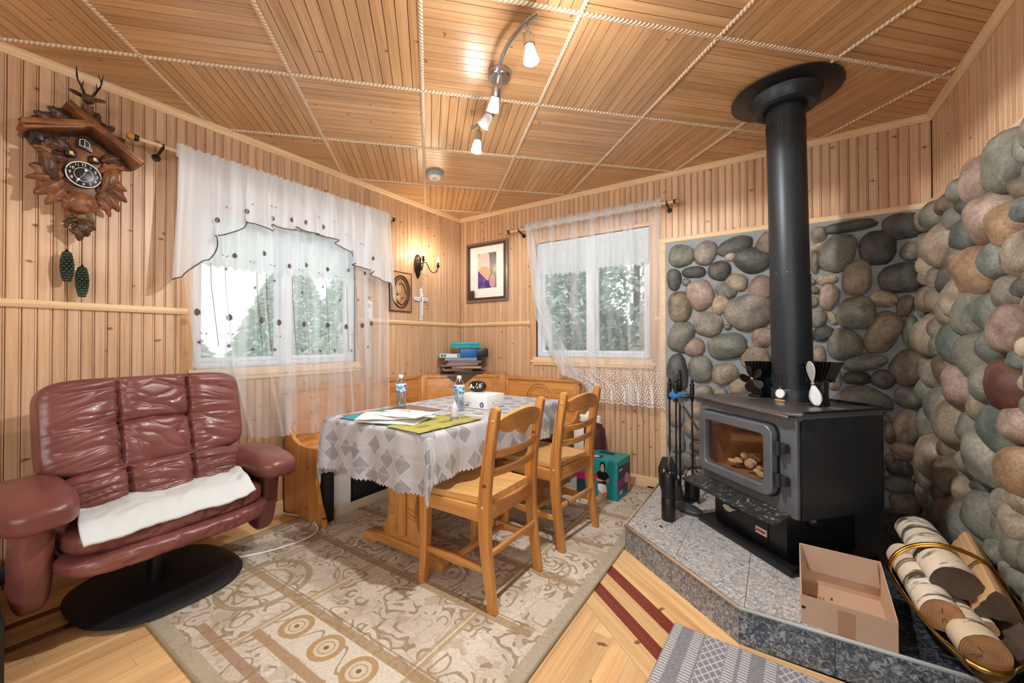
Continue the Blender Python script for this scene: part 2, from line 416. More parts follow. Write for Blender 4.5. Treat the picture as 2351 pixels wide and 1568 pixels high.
for hid, dist, i, j, U0, W0, pc in cand:
    m = MB(); m.prism(pc, .006, T(0, 0, H+.008)); pan = m.build('ceiling_panel', M_['gap'], ceiling, smooth=None)
    alongU = (i+j) % 2 == 1
    ang = GA if alongU else GA-PI/2         # direction of W is (s,-c)
    K = 13; joined = MB(); tone = rnd.random()
    for k in range(K):
        a0 = k*GS/K+.0016; a1 = (k+1)*GS/K-.0016
        rc = [gp(U0, W0+a0), gp(U0+GS, W0+a0), gp(U0+GS, W0+a1), gp(U0, W0+a1)] if alongU else [gp(U0+a0, W0), gp(U0+a1, W0), gp(U0+a1, W0+GS), gp(U0+a0, W0+GS)]
        pb = clip(rc, room_hp)
        if len(pb) < 3 or area(pb) < 2e-4: continue
        cx = sum(p[0] for p in pb)/len(pb); cy = sum(p[1] for p in pb)/len(pb)
        ca, sa = math.cos(-ang), math.sin(-ang)
        loc = [((p[0]-cx)*ca-(p[1]-cy)*sa, (p[0]-cx)*sa+(p[1]-cy)*ca) for p in pb]
        if nb < 300 and not hid:
            mm = MB(); mm.prism(loc, .008); o = mm.build('board', M_['pine_tile_u'], pan, smooth=None)
            o.location = (cx, cy, H); o.rotation_euler.z = ang; nb += 1
        else: joined.prism(loc, .008, T(cx, cy, H) @ Matrix.Rotation(ang, 4, 'Z') if False else T(0,0,0) @ Matrix.Translation((ca*cx-sa*cy, sa*cx+ca*cy, 0)))
    if joined.v:
        o = joined.build('boards', M_['pine_tile_u'], pan, smooth=None); o.rotation_euler.z = ang; o.location.z = H; o['kind'] = 'stuff'
# light rope-twist strips over the joints
rs = NM('rope_strip', .45); v = rs.coord((1,1,1), False); X, Y_, Z_ = rs.sep(v)[:3]
w = rs.math('SINE', rs.math('ADD', rs.math('MULTIPLY', X, 330.0), rs.math('MULTIPLY', Y_, 260.0)))
rs.base(rs.ramp(rs.math('MULTIPLY_ADD', w, .5, .5), [(.05, srgb('#c4a07a')), (.3, srgb('#e8d3b6')), (1, srgb('#f1e4d0'))])); rs.bump(w, .6, .004)
def strip(p0, p1, name='moulding_strip', w=.022, n=None):
    # sloped rope twist as real geometry: a rounded bar whose underside is cut by slanting ridges
    p0 = Vector(p0); p1 = Vector(p1); L = (p1-p0).length; ang = math.atan2(p1.y-p0.y, p1.x-p0.x)
    mm = MB(); N = max(2, int(L/.0125))
    def f(u, v):
        x = u*L; th = PI*v; r = 1+.09*math.sin(2*PI*(x/.025+v*.55)); return (x, -math.cos(th)*w/2*r, -math.sin(th)*.007*r)
    mm.grid(f, N, 6); o = mm.build(name, rs.m, ceiling, smooth=180); o.location = (p0.x, p0.y, H-.0005); o.rotation_euler.z = ang; return o
def clipline(a, b):
    t0, t1 = 0, 1
    for nx, ny, c in room_hp:
        da = nx*a[0]+ny*a[1]-c; db = nx*b[0]+ny*b[1]-c
        if da > 0 and db > 0: return None
        if da > 0: t0 = max(t0, da/(da-db))
        elif db > 0: t1 = min(t1, da/(da-db))
    if t1-t0 < .004: return None
    L = lambda t: (a[0]+(b[0]-a[0])*t, a[1]+(b[1]-a[1])*t); return L(t0), L(t1)
for i in range(-5, 5):
    q = clipline(gp(-6, GV-i*GS), gp(8, GV-i*GS))
    if q and math.dist(*q) > .1: strip(q[0], q[1])
for j in range(-7, 8):
    q = clipline(gp(GU+j*GS, -6), gp(GU+j*GS, 8))
    if q and math.dist(*q) > .1: strip(q[0], q[1], w=.020)

# ---------------- floor ----------------
m = MB(); m.box(-.18, 6.65, YB-.15, .18, -.12, -.014); floor = struct(m.build('floor', M_['gap'], smooth=None))
fr = random.Random(11)
def fplank(poly, ang=PI/2, mat='floor_wood'):
    if len(poly) < 3 or area(poly) < 5e-4: return
    cx = sum(p[0] for p in poly)/len(poly); cy = sum(p[1] for p in poly)/len(poly); a = ang-PI/2
    ca, sa = math.cos(-a), math.sin(-a); loc = [((p[0]-cx)*ca-(p[1]-cy)*sa, (p[0]-cx)*sa+(p[1]-cy)*ca) for p in poly]
    mm = MB(); mm.prism(loc, .014); o = mm.build('floorboard', M_[mat], floor, smooth=None); o.location = (cx, cy, -.014); o.rotation_euler.z = a
NH = (-.606, -.795)                     # outward normal of the hearth's slanting front
bx0 = [0.012, .195, .24, .385, .43]
for k in range(4):
    mt = 'floor_red' if k in (1, 3) else 'floor_wood'; y = -1.8
    while y > YB:
        L = fr.uniform(.9, 1.7) if mt == 'floor_wood' else 9
        if mt == 'floor_wood' and k in (0, 2):
            hw = (bx0[k+1]-bx0[k])/2
            for q in range(2): fplank([(bx0[k]+q*hw+.0005, max(YB, y-L)), (bx0[k]+(q+1)*hw-.0005, max(YB, y-L)), (bx0[k]+(q+1)*hw-.0005, y), (bx0[k]+q*hw+.0005, y)])
        else: fplank([(bx0[k]+.0005, max(YB, y-L)), (bx0[k+1]-.0005, max(YB, y-L)), (bx0[k+1]-.0005, y), (bx0[k]+.0005, y)], mat=mt)
        y -= L+.001
x = .43; CF = .0
while x < LB+.6:
    y = (0 if x < .1 else -.0) - fr.uniform(.0, .5); x1 = x+.079; ys = [0.0]
    if x > .5: pass
    while y > YB: ys.append(y); y -= fr.uniform(.7, 1.5)
    ys.append(YB)
    for a, b in zip(ys, ys[1:]):
        poly = [(x, b+.0006), (x1, b+.0006), (x1, a), (x, a)]
        if x > 1.9: poly = clip(poly, [(-NH[0], -NH[1], -CF)] if x < 2.85 else [(0, 1, -1.78)])
        if x <= 1.9 and a > -1.0 and b > -1.2 and x > 1.5: pass
        fplank(poly)
    x += .0798
dirv = (.795, -.606)
def cstrip(c0, c1, mat):
    far = 4.0
    o0 = (NH[0]*c0, NH[1]*c0); o1 = (NH[0]*c1, NH[1]*c1); q = []
    # slanting run, mitred where the border turns level
    poly = [(o0[0]-dirv[0]*0+dirv[0]*1.2, o0[1]+dirv[1]*1.2), (o0[0]+dirv[0]*far, o0[1]+dirv[1]*far), (o1[0]+dirv[0]*far, o1[1]+dirv[1]*far), (o1[0]+dirv[0]*1.2, o1[1]+dirv[1]*1.2)]
    poly = clip(poly, [(1, .35, 2.67-1.5*.35), (-1, 0, -1.7)])
    fplank(poly, math.atan2(dirv[1], dirv[0]), mat)
    y0 = -1.5-(c0+.43); y1 = -1.5-(c1+.43)
    p2 = clip([(2.3, y1), (LB+.1, y1), (LB+.1, y0), (2.3, y0)], [(-1, -.35, -(2.67-1.5*.35))]); fplank(p2, 0, mat)
for c0, c1, mt in ((-.43, -.351, 'floor_wood'), (-.35, -.272, 'floor_wood'), (-.271, -.214, 'floor_red'), (-.213, -.139, 'floor_wood'), (-.138, -.084, 'floor_red'), (-.083, 0.0, 'floor_wood')):
    cstrip(c0, c1-.001, mt)

# ---------------- stone facing ----------------
STONES = """B 2.206 1.783 0.095 0.091 0 n;B 2.374 1.781 0.077 0.096 10 g;B 2.563 1.805 0.113 0.069 -15 d;B 2.539 1.74 0.042 0.033 -15 w;B 2.736 1.789 0.053 0.099 15 b;B 2.668 1.698 0.114 0.091 10 d;B 2.297 1.652 0.085 0.043 5 d;B 2.465 1.645 0.077 0.076 0 d;B 2.157 1.61 0.052 0.081 0 d;B 2.335 1.48 0.093 0.114 -15 p;B 2.568 1.553 0.074 0.062 20 t;B 2.504 1.501 0.075 0.052 30 n;B 2.723 1.507 0.084 0.082 25 p;B 2.196 1.402 0.089 0.12 0 b;B 2.467 1.402 0.052 0.069 20 w;B 2.642 1.346 0.149 0.127 -10 g;B 2.388 1.266 0.102 0.092 20 g;B 2.207 1.172 0.098 0.122 15 n;B 2.293 1.099 0.073 0.072 -35 p;B 2.508 1.105 0.131 0.096 -10 n;B 2.726 1.167 0.075 0.07 10 p;B 2.68 1.019 0.089 0.08 0 t;B 2.178 0.906 0.077 0.139 -5 d;B 2.334 0.936 0.087 0.104 0 n;B 2.488 0.908 0.093 0.08 -20 t;B 2.346 0.764 0.075 0.062 0 g;B 2.462 0.772 0.047 0.049 0 g;B 2.592 0.815 0.076 0.065 10 t;B 2.777 1.073 0.027 0.058 0 g;B 2.785 0.957 0.038 0.045 0 t;B 2.155 0.59 0.067 0.097 0 t;B 2.3 0.619 0.055 0.078 0 t;B 2.292 0.497 0.085 0.071 20 t;B 2.164 0.391 0.066 0.087 0 g;B 2.307 0.371 0.05 0.048 0 b;B 2.251 0.255 0.069 0.06 0 g;B 2.135 0.2 0.062 0.081 0 n;B 2.325 0.26 0.042 0.045 0 t;B 2.183 0.099 0.08 0.052 0 g;B 2.31 0.158 0.052 0.051 0 g;B 2.099 0.031 0.056 0.044 0 t;B 2.406 0.12 0.05 0.055 0 g;B 2.876 1.815 0.084 0.083 10 g;B 2.89 1.634 0.083 0.083 0 n;B 2.873 1.444 0.068 0.096 0 t;B 2.893 1.252 0.083 0.087 0 g;B 2.871 1.081 0.074 0.079 0 b;B 2.885 0.922 0.078 0.07 0 n;B 2.751 0.851 0.066 0.078 0 g;B 2.89 0.796 0.073 0.057 0 t;B 2.991 0.828 0.054 0.062 0 g;B 3.028 1.823 0.044 0.052 0 g;B 3.18 1.848 0.139 0.038 -3 d;B 3.423 1.812 0.1 0.079 5 d;B 3.023 1.741 0.038 0.032 0 w;B 3.123 1.688 0.093 0.125 20 n;B 3.308 1.699 0.089 0.108 0 d;B 3.46 1.657 0.056 0.059 0 g;B 3.009 1.646 0.024 0.072 0 b;B 3.065 1.529 0.054 0.038 0 w;B 3.214 1.528 0.075 0.114 5 t;B 3.412 1.508 0.106 0.089 0 d;B 3.076 1.418 0.052 0.081 10 p;B 3.332 1.393 0.065 0.053 15 w;B 3.427 1.345 0.038 0.065 15 b;B 3.495 1.336 0.022 0.071 0 n;B 3.208 1.313 0.097 0.102 10 n;B 3.092 1.283 0.023 0.046 -15 w;B 3.024 1.28 0.043 0.061 0 g;B 3.048 1.189 0.058 0.046 -35 d;B 3.326 1.192 0.079 0.134 20 t;B 3.449 1.187 0.037 0.103 0 n;B 3.152 1.119 0.091 0.1 5 n;B 3.241 1.01 0.105 0.054 -12 n;B 3.436 0.985 0.086 0.107 10 b;B 3.209 0.913 0.07 0.042 0 d;B 3.329 0.913 0.059 0.057 35 d;B 3.098 0.907 0.038 0.083 0 t;B 3.022 1.058 0.039 0.055 0 t;B 3.222 0.772 0.142 0.094 0 n;B 3.439 0.814 0.07 0.065 10 n;B 3.429 0.643 0.07 0.103 15 t;B 3.356 0.6 0.028 0.069 0 g;B 3.428 0.503 0.081 0.049 15 p;B 3.355 0.429 0.025 0.057 0 b;B 3.407 0.41 0.03 0.041 0 n;B 3.461 0.391 0.032 0.067 0 t;B 3.402 0.396 0.066 0.055 0 d;B 3.394 0.301 0.078 0.055 -8 n;B 3.417 0.195 0.073 0.076 0 b;B 3.475 0.228 0.039 0.059 0 d;B 3.361 0.102 0.085 0.056 0 d;B 3.47 0.128 0.062 0.045 0 d;B 2.279 0.127 0.065 0.064 0 t;B 3.458 0.411 0.025 0.07 0 g;C -0.248 1.802 0.129 0.071 0 n;C -0.165 1.698 0.086 0.036 0 w;C -0.202 1.555 0.099 0.075 0 w;C -0.416 1.813 0.091 0.049 0 b;C -0.581 1.83 0.091 0.053 0 n;C -0.69 1.735 0.082 0.046 0 d;C -0.389 1.619 0.122 0.108 0 t;C -0.542 1.712 0.107 0.054 0 n;C -0.677 1.607 0.111 0.071 0 s;C -0.821 1.797 0.14 0.093 10 p;C -1.057 1.781 0.108 0.092 10 n;C -1.182 1.794 0.04 0.057 0 n;C -0.906 1.624 0.132 0.095 10 p;C -1.061 1.559 0.115 0.077 0 o;C -1.153 1.584 0.056 0.042 0 s;C -1.148 1.661 0.056 0.038 0 b;C -0.603 1.513 0.095 0.066 0 b;C -0.301 1.464 0.092 0.06 0 g;C -0.497 1.431 0.098 0.074 0 d;C -0.783 1.435 0.13 0.099 0 o;C -0.971 1.444 0.09 0.069 0 s;C -1.136 1.435 0.057 0.078 0 t;C -0.31 1.348 0.13 0.072 0 t;C -0.477 1.274 0.126 0.072 0 t;C -0.604 1.329 0.113 0.09 0 t;C -0.755 1.257 0.113 0.092 0 n;C -0.926 1.247 0.103 0.073 0 s;C -1.044 1.311 0.102 0.056 -20 g;C -1.152 1.324 0.043 0.039 0 d;C -1.071 1.185 0.087 0.082 0 p;C -1.164 1.117 0.032 0.037 0 w;C -0.164 1.17 0.111 0.109 0 t;C -0.334 1.204 0.135 0.065 0 g;C -0.351 1.116 0.14 0.065 0 n;C -0.591 1.127 0.131 0.099 0 s;C -0.799 1.083 0.113 0.097 -10 n;C -0.95 1.114 0.1 0.073 0 s;C -1.117 1.073 0.072 0.04 0 s;C -0.24 0.971 0.113 0.08 0 g;C -0.445 0.998 0.136 0.078 0 b;C -0.649 0.93 0.136 0.102 0 p;C -0.899 0.977 0.093 0.08 0 n;C -1.055 0.98 0.108 0.088 0 r;C -1.161 1 0.023 0.037 0 w;C -0.19 0.863 0.159 0.087 0 n;C -0.381 0.8 0.108 0.1 0 n;C -0.503 0.752 0.129 0.1 0 t;C -0.814 0.873 0.135 0.066 0 t;C -0.997 0.811 0.107 0.087 0 s;C -1.111 0.851 0.076 0.066 0 p;C -0.161 0.693 0.163 0.088 0 n;C -0.71 0.763 0.096 0.07 0 n;C -0.246 0.525 0.177 0.109 -10 t;C -0.44 0.626 0.15 0.065 0 b;C -0.89 0.687 0.138 0.11 -25 n;C -0.669 0.604 0.161 0.058 0 g;C -1.121 0.69 0.096 0.083 0 o;C -0.465 0.498 0.113 0.091 0 b;C -0.136 0.414 0.131 0.089 0 g;C -0.595 0.465 0.143 0.056 0 t;C -0.796 0.539 0.138 0.037 0 d;C -1.022 0.537 0.131 0.057 -20 g;C -0.304 0.346 0.145 0.055 0 d;C -0.598 0.347 0.136 0.091 0 b;C -0.845 0.431 0.154 0.097 0 n;C -0.44 0.289 0.089 0.068 0 n;C -1.04 0.463 0.113 0.06 -15 n;C -1.123 0.6 0.051 0.057 0 t;C -0.072 0.272 0.119 0.07 0 g;C -0.189 0.19 0.142 0.067 0 d;C -0.298 0.202 0.243 0.082 0 d;C -0.501 0.31 0.142 0.092 0 b;C -0.59 0.283 0.188 0.11 0 n;C -0.77 0.336 0.166 0.11 -20 n;C -0.954 0.339 0.11 0.057 0 n;C -1.087 0.407 0.072 0.059 0 n;C -1.099 0.295 0.072 0.055 0 n;C -1.021 0.302 0.06 0.036 0 g;C -0.876 0.199 0.106 0.045 0 g;C -0.189 0.044 0.197 0.057 0 d;C -0.708 0.19 0.109 0.049 0 g;C -1.09 0.503 0.094 0.061 0 t;C -0.268 0.304 0.161 0.078 0 s"""
mort = plain('mortar', '#929a9f', .9, 0, .1, bump=.5, bs=90)
m = MB(); m.box(2.092, LB, -.028, .012, .13, 1.90); m.build('mortar_bed', mort, wall_back, smooth=None)
m = MB(); m.box(LB-.03, LB+.012, -2.6, -.028, .0, 1.90); m.build('mortar_bed', mort, wall_right, smooth=None)
SCOL = dict(n=('#8b8f86','#71776f','#a09f94'), g=('#979289','#7d7870','#aca79d'), d=('#5c5f5d','#454948','#74756f'), t=('#ada08e','#938675','#c0b29e'),
  w=('#c2b49c','#ab9c84','#d6cab4'), b=('#8c7e6e','#746657','#a39481'), p=('#a9948a','#917a72','#bba89e'), s=('#77827e','#616e6c','#8f9892'), o=('#a98c70','#8b745e','#bda387'), r=('#7a5148','#633d38','#8f675c'))
SM = {}
for k, (c1, c0, c2) in SCOL.items():
    q = NM('stone_'+k, .48); v = q.coord((1,1,1), True); f = q.noise(v, 1.1, 5, .6, .5); g = q.noise(v, 9, 4, .6)
    c = q.ramp(f, [(.3, tuple(x*.66 for x in srgb(c0))), (.5, tuple(x*.82 for x in srgb(c1))), (.7, tuple(x*.92 for x in srgb(c2)))]); c = q.mix(.35, c, q.ramp(g, [(.35, (.12,.12,.12)), (.65, (.75,.72,.66))]), 'OVERLAY')
    hs = q.node('ShaderNodeHueSaturation'); q.link(c, hs.inputs['Color']); q.link(q.math('MULTIPLY_ADD', q.randval(), .3, .85), hs.inputs['Value'])
    q.base(hs.outputs[0]); q.bump(q.noise(v, 14, 5, .6), .25, .02); SM[k] = q.m
PROT = []
for k in range(10):
    rr = random.Random(50+k); bm = bmesh.new(); bmesh.ops.create_icosphere(bm, subdivisions=3, radius=1)
    off = Vector((rr.uniform(-9,9), rr.uniform(-9,9), rr.uniform(-9,9)))
    for v in bm.verts:
        p = v.co.normalized(); e = .96 if k % 3 else .88
        q = Vector([math.copysign(abs(c)**e, c) for c in p]); q *= 1+.16*noise.noise(p*1.1+off)+.05*noise.noise(p*2.6+off); v.co = q
    me = bpy.data.meshes.new('stone'); bm.to_mesh(me); bm.free(); me.polygons.foreach_set('use_smooth', [True]*len(me.polygons)); me.materials.append(None); PROT.append(me)
sr = random.Random(5); placed = {'B': [], 'C': []}; cnt = {'B': 0, 'C': 0}
def stone(w, a, z, ra, rz, ang, c, dep=None):
    if cnt[w] >= 298: return
    cnt[w] += 1; placed[w].append((a, z, ra, rz, ang)); dep = dep or min(.095, .48*min(ra, rz)+.02)
    o = bpy.data.objects.new('stone', sr.choice(PROT)); COL.objects.link(o); o.material_slots[0].link = 'OBJECT'; o.material_slots[0].material = SM[c]
    flip = sr.choice((0, 180))
    if w == 'B':
        o.parent = wall_back; o.matrix_basis = T(a, -.03, z) @ RY(ang+flip) @ SCL(ra, dep, rz)
    else:
        o.parent = wall_right; o.matrix_basis = T(LB-.035, a, z) @ RX(-ang+flip) @ SCL(dep*1.25, ra, rz)
for e in STONES.split(';'):
    w, a, z, ra, rz, ang, c = e.split(); a, z, ra, rz, ang = map(float, (a, z, ra, rz, ang))
    if w == 'C': ra = min(ra*1.12, 1.3*rz); rz *= 1.12; z = min(z, 1.9-rz*.95)
    if w == 'B': a = max(a, 2.1+ra*.9); z = min(z, 1.895-rz*.97)
    stone(w, a, z, ra, rz, ang, c)
def filler(w, a0, a1, z0, z1, rmin, rmax, tries):
    for _ in range(tries):
        a = sr.uniform(a0, a1); z = sr.uniform(z0, z1); best = 9
        for (pa, pz, pr, pq, an) in placed[w]:
            ca, sa = math.cos(R(an)), math.sin(R(an)); da = a-pa; dz = z-pz; u = da*ca-dz*sa; v = da*sa+dz*ca
            k = math.hypot(u/pr, v/pq)
            if k < 1: best = 0; break
            best = min(best, (k-1)*math.hypot(u, v)/k)
        r = min(best*.97, rmax, z1+rmin-z)
        if r > rmin: stone(w, a, z, r*sr.uniform(1, 1.12), r, sr.uniform(-40, 40), sr.choice('nnggdsbtp'))
filler('B', 2.13, 3.5, .16, 1.86, .022, .07, 1500)
filler('C', -1.25, -.06, .16, 1.86, .03, .09, 1800)
filler('C', -2.5, -1.2, .06, 1.84, .07, .13, 500)

# ---------------- windows ----------------
glass = NM('window_glass', .0); glass.n.remove(glass.b); tr = glass.node('ShaderNodeBsdfTransparent'); gl = glass.node('ShaderNodeBsdfGlossy', Roughness=.02)
mx = glass.node('ShaderNodeMixShader'); mx.inputs[0].default_value = .04; glass.link(tr.outputs[0], mx.inputs[1]); glass.link(gl.outputs[0], mx.inputs[2])
glass.link(mx.outputs[0], glass.n['Material Output'].inputs[0])
def window(name, axis, win, mul, label=None):
    a0, a1, z0, z1 = win
    def bx(m, b0, b1, t0, t1, y0, y1, c=.003):   # a-range, thickness (into wall), z-range
        if axis == 'y': m.box(-t1, -t0, b0, b1, y0, y1, c=c)
        else: m.box(b0, b1, t0, t1, y0, y1, c=c)
    m = MB(); bx(m, a0, a1, .03, .12, z0, z0+.035); bx(m, a0, a1, .03, .12, z1-.035, z1); bx(m, a0, a0+.035, .03, .12, z0+.035, z1-.035); bx(m, a1-.035, a1, .03, .12, z0+.035, z1-.035); bx(m, mul-.03, mul+.03, .04, .11, z0+.035, z1-.035)
    root = struct(m.build(name, M_['vinyl']))
    for (s0, s1) in ((a0+.036, mul-.03), (mul+.03, a1-.036)):
        f = MB(); w = .026; t0, t1 = .06, .09; q0, q1 = z0+.036, z1-.036
        bx(f, s0, s1, t0, t1, q0, q0+w); bx(f, s0, s1, t0, t1, q1-w, q1); bx(f, s0, s0+w, t0, t1, q0+w, q1-w); bx(f, s1-w, s1, t0, t1, q0+w, q1-w)
        sash = f.build('sash', M_['vinyl'], root)
        g = MB(); bx(g, s0+w-.003, s1-w+.003, .072, .078, q0+w-.003, q1-w+.003, 0); g.build('pane', glass.m, sash, smooth=None)
    l = MB()   # jamb lining (pine) around the opening
    bx(l, a0-.055, a0, -.006, .03, z0-.03, z1+.0, .002); bx(l, a1, a1+.055, -.006, .03, z0-.03, z1+.0, .002); bx(l, a0-.055, a1+.055, -.006, .03, z1, z1+.03, .002)
    l.build('casing', M_['pine_corner'], root)
    s = MB(); bx(s, a0-.05, a1+.05, -.02, .03, z0-.052, z0-.03, .003); bx(s, a0-.03, a1+.03, -.014, .02, z0-.075, z0-.052, .002); bx(s, a0-.022, a1+.022, -.014, .03, z0-.03, z0, 0)
    s.build('window_sill', M_['trim_wood'], root)
    return root
window('window_1', 'y', WA, -1.795); window('window_2', 'x', WBk, 1.46)

# ---------------- outside ----------------
gr = NM('grass', .9); gr.base(gr.ramp(gr.noise(gr.coord((1,1,1), False), 3, 5), [(.3, srgb('#8fae7e')), (.7, srgb('#b9cfa6'))]))
m = MB(); m.box(-30, 12, .3, 30, -.9, -.7); m.box(-30, -.4, -20, .3, -.9, -.7)
tag(m.build('lawn', gr.m, smooth=None), 'pale green lawn outside beyond both windows', 'lawn', kind='stuff')
soff = plain('soffit', '#e8ecef', .8)
m = MB(); m.box(-1.3, -.19, -5, 1.2, 2.2, 2.28); m.box(-1.3, 4.2, .19, 1.2, 2.24, 2.32)
tag(m.build('roof_eave', soff, smooth=None), 'white painted roof eave seen through the tops of the windows', 'roof')
def leafmat(name, a, b):
    q = NM(name, .7); q.base(q.ramp(q.noise(q.coord((1,1,1)), 6, 3), [(.3, srgb(a)), (.7, srgb(b))])); return q.m
LG = [leafmat('leaf_pale', '#a9c6b2', '#e2f0e0'), leafmat('leaf_mid', '#8fb09b', '#cbe2ce'), leafmat('leaf_dark', '#6f9082', '#b4cfbb'), leafmat('leaf_frost', '#8fae9f', '#f0f8f0')]
bark = plain('bark', '#6d6259', .9)
def tree(name, x, y, h, r, mat, label, nl=5200, leaf=.16, trunk=True, cone=True, z0=-.7, seed=1):
    rr = random.Random(seed); root = empty(name, (x, y, z0), 0, label, 'tree', 'trees outside the windows')
    m = MB()
    for _ in range(nl):
        t = rr.random()**.8; z = h*(.12+.88*t); rad = r*(1-t*.92 if cone else math.sin(PI*min(1, .12+t*.85))**.7); a = rr.uniform(0, 2*PI); d = rad*math.sqrt(rr.uniform(.35, 1))
        p = Vector((d*math.cos(a), d*math.sin(a), z+rr.uniform(-.1, .1))); L = leaf*rr.uniform(.6, 1.5)
        u = Vector((math.cos(a+rr.uniform(-.8,.8)), math.sin(a+rr.uniform(-.8,.8)), rr.uniform(-.7, .5))).normalized()*L; w = Vector((rr.uniform(-1,1), rr.uniform(-1,1), rr.uniform(-1,1))).cross(u).normalized()*L*.22
        m.add([p-u*.5, p+w, p+u*.5, p-w], [(0,1,2,3)])
    o = m.build('foliage', mat, root, smooth=None); o['kind'] = 'stuff'
    if trunk: MB().cyl((0,0,0), (0,0,h*.95), .09*h/5, .02, 8).build('trunk', bark, root)
    return root
k = 0
for x, y, h, r, mi in ((-7, 1.5, 3.3, 1.5, 1), (-9, 3.2, 3.9, 1.9, 0), (-5.5, 2.3, 3.6, 1.3, 0), (-6.2, 3.6, 5.0, 1.6, 1), (-5.2, 4.6, 5.6, 1.7, 2), (-3.6, 4.6, 5.2, 1.5, 0), (-10, .2, 3.0, 1.8, 0), (-8.4, -1.2, 2.6, 1.4, 3), (-4.4, 3.3, 4.2, 1.2, 3)):
    k += 1; tree('spruce_tree', x, y, h, r, LG[mi], 'soft green '+('tree', 'spruce', 'conifer')[k % 3]+' outside the embroidered curtain window, '+('seen by the left pane', 'seen by the right pane', 'farther off behind the others', 'nearest the eave')[(k-1)//3 if k < 10 else 3], seed=k)
for x, y, h, r, mi in ((-.4, 3.6, 5.2, 1.2, 3), (.6, 4.4, 6.0, 1.5, 1), (1.9, 4.6, 6.2, 1.4, 3), (-1.3, 4.6, 5.6, 1.5, 0), (2.9, 5.2, 6, 1.4, 0), (-2.4, 5.6, 5.6, 1.5, 1)):
    k += 1; tree('spruce_tree', x, y, h, r, LG[mi], ('first', 'second', 'third', 'fourth', 'fifth', 'last')[k-10]+' pale green conifer in the row behind the bushes outside the right window', seed=k, leaf=.16)
for x, y in ((-.5, 2.2), (.15, 2.3), (.8, 2.15), (1.45, 2.3), (-1.2, 2.4), (2.0, 2.3)):
    k += 1; tree('bush', x, y, 2.25, .55, LG[3 if k % 2 else 2], ('first', 'second', 'third', 'fourth', 'fifth', 'last')[k-16]+' leafy bush in the row just outside the lace-curtained window', nl=5000, leaf=.11, trunk=False, cone=False, seed=k)['category'] = 'bush'
# ---------------- rug, hearth ----------------
RUG = (.22, 2.088, -2.695, -.07)
rg = NM('rug_pattern', .95); v = rg.coord((1,1,1), False); X, Y_, Z_ = rg.sep(v)[:3]
base_c = rg.ramp(rg.noise(v, 4.5, 4), [(.3, srgb('#cdc2b2')), (.7, srgb('#e4dccf'))])
wv = rg.node('ShaderNodeVectorMath', operation='ADD'); nz = rg.node('ShaderNodeTexNoise'); nz.inputs['Scale'].default_value = 5; nz.inputs['Detail'].default_value = 2; rg.link(v, nz.inputs['Vector'])
sc_ = rg.node('ShaderNodeVectorMath', operation='SCALE'); rg.link(nz.outputs['Color'], sc_.inputs[0]); sc_.inputs['Scale'].default_value = .22; rg.link(v, wv.inputs[0]); rg.link(sc_.outputs[0], wv.inputs[1])
vo = rg.node('ShaderNodeTexVoronoi'); vo.feature = 'DISTANCE_TO_EDGE'; vo.inputs['Scale'].default_value = 9.0; rg.link(wv.outputs[0], vo.inputs['Vector'])
vo2 = rg.node('ShaderNodeTexVoronoi'); vo2.inputs['Scale'].default_value = 9.0; rg.link(wv.outputs[0], vo2.inputs['Vector'])
rings = rg.math('SINE', rg.math('MULTIPLY', vo2.outputs['Distance'], 20.0))          # curling acanthus scrolls
scroll = rg.math('MULTIPLY', rg.math('GREATER_THAN', rings, .55), rg.math('GREATER_THAN', rg.noise(v, 5.5, 2), .48))
line1 = rg.math('LESS_THAN', vo.outputs['Distance'], .022)
c = rg.mix(rg.math('MULTIPLY', scroll, .75), base_c, srgb('#95826a'))
c = rg.mix(rg.math('MULTIPLY', line1, .25), c, srgb('#7a6c58'))
c = rg.mix(rg.math('MULTIPLY', rg.math('GREATER_THAN', rg.noise(v, 7, 3), .58), .35), c, srgb('#a08a6a'))
def band(sock, a, b): return rg.math('MULTIPLY', rg.math('GREATER_THAN', sock, a), rg.math('LESS_THAN', sock, b))
def rect(x0, x1, y0, y1): return rg.math('MULTIPLY', band(X, x0, x1), band(Y_, y0, y1))
def paint(c, msk, col, k=1.0): return rg.mix(rg.math('MULTIPLY', msk, k) if k != 1 else msk, c, srgb(col))
# panels: a grid of framed fields
for x in (.62, 1.08, 1.74): c = paint(c, rect(x-.022, x+.022, -2.62, -.3), '#b7a384', .8); c = paint(c, rect(x-.004, x+.004, -2.62, -.3), '#e2d8c2', .9)
for y in (-2.28, -1.90, -1.52, -1.12, -.7): c = paint(c, rect(.3, 2.0, y-.02, y+.02), '#a98f6c', .8); c = paint(c, rect(.3, 2.0, y+.026, y+.034), '#8a7658', .6)
# rosette row
c = paint(c, rect(1.10, 1.74, -2.455, -2.30), '#ddd6c8', 1); 
for y in (-2.46,): c = paint(c, rect(1.08, 1.75, y-.035, y+.0), '#b39779', .95)
c = paint(c, rect(.86, 1.5, -2.60, -2.565), '#a5866c', .8)
wav = rg.math('MULTIPLY', rg.math('SINE', rg.math('MULTIPLY', X, 42)), .045)
dd = rg.math('ABSOLUTE', rg.math('ADD', rg.math('SUBTRACT', Y_, -2.375), wav))
c = paint(c, rg.math('MULTIPLY', rg.math('LESS_THAN', dd, .006), rect(1.10, 1.74, -2.455, -2.30)), '#a3947a', .9)
def ringm(cx, cy, r0, r1, sx=1.0):
    dx = rg.math('SUBTRACT', X, cx); dy = rg.math('SUBTRACT', Y_, cy)
    d = rg.math('SQRT', rg.math('ADD', rg.math('MULTIPLY', dx, dx), rg.math('MULTIPLY', dy, dy))); return band(d, r0, r1)
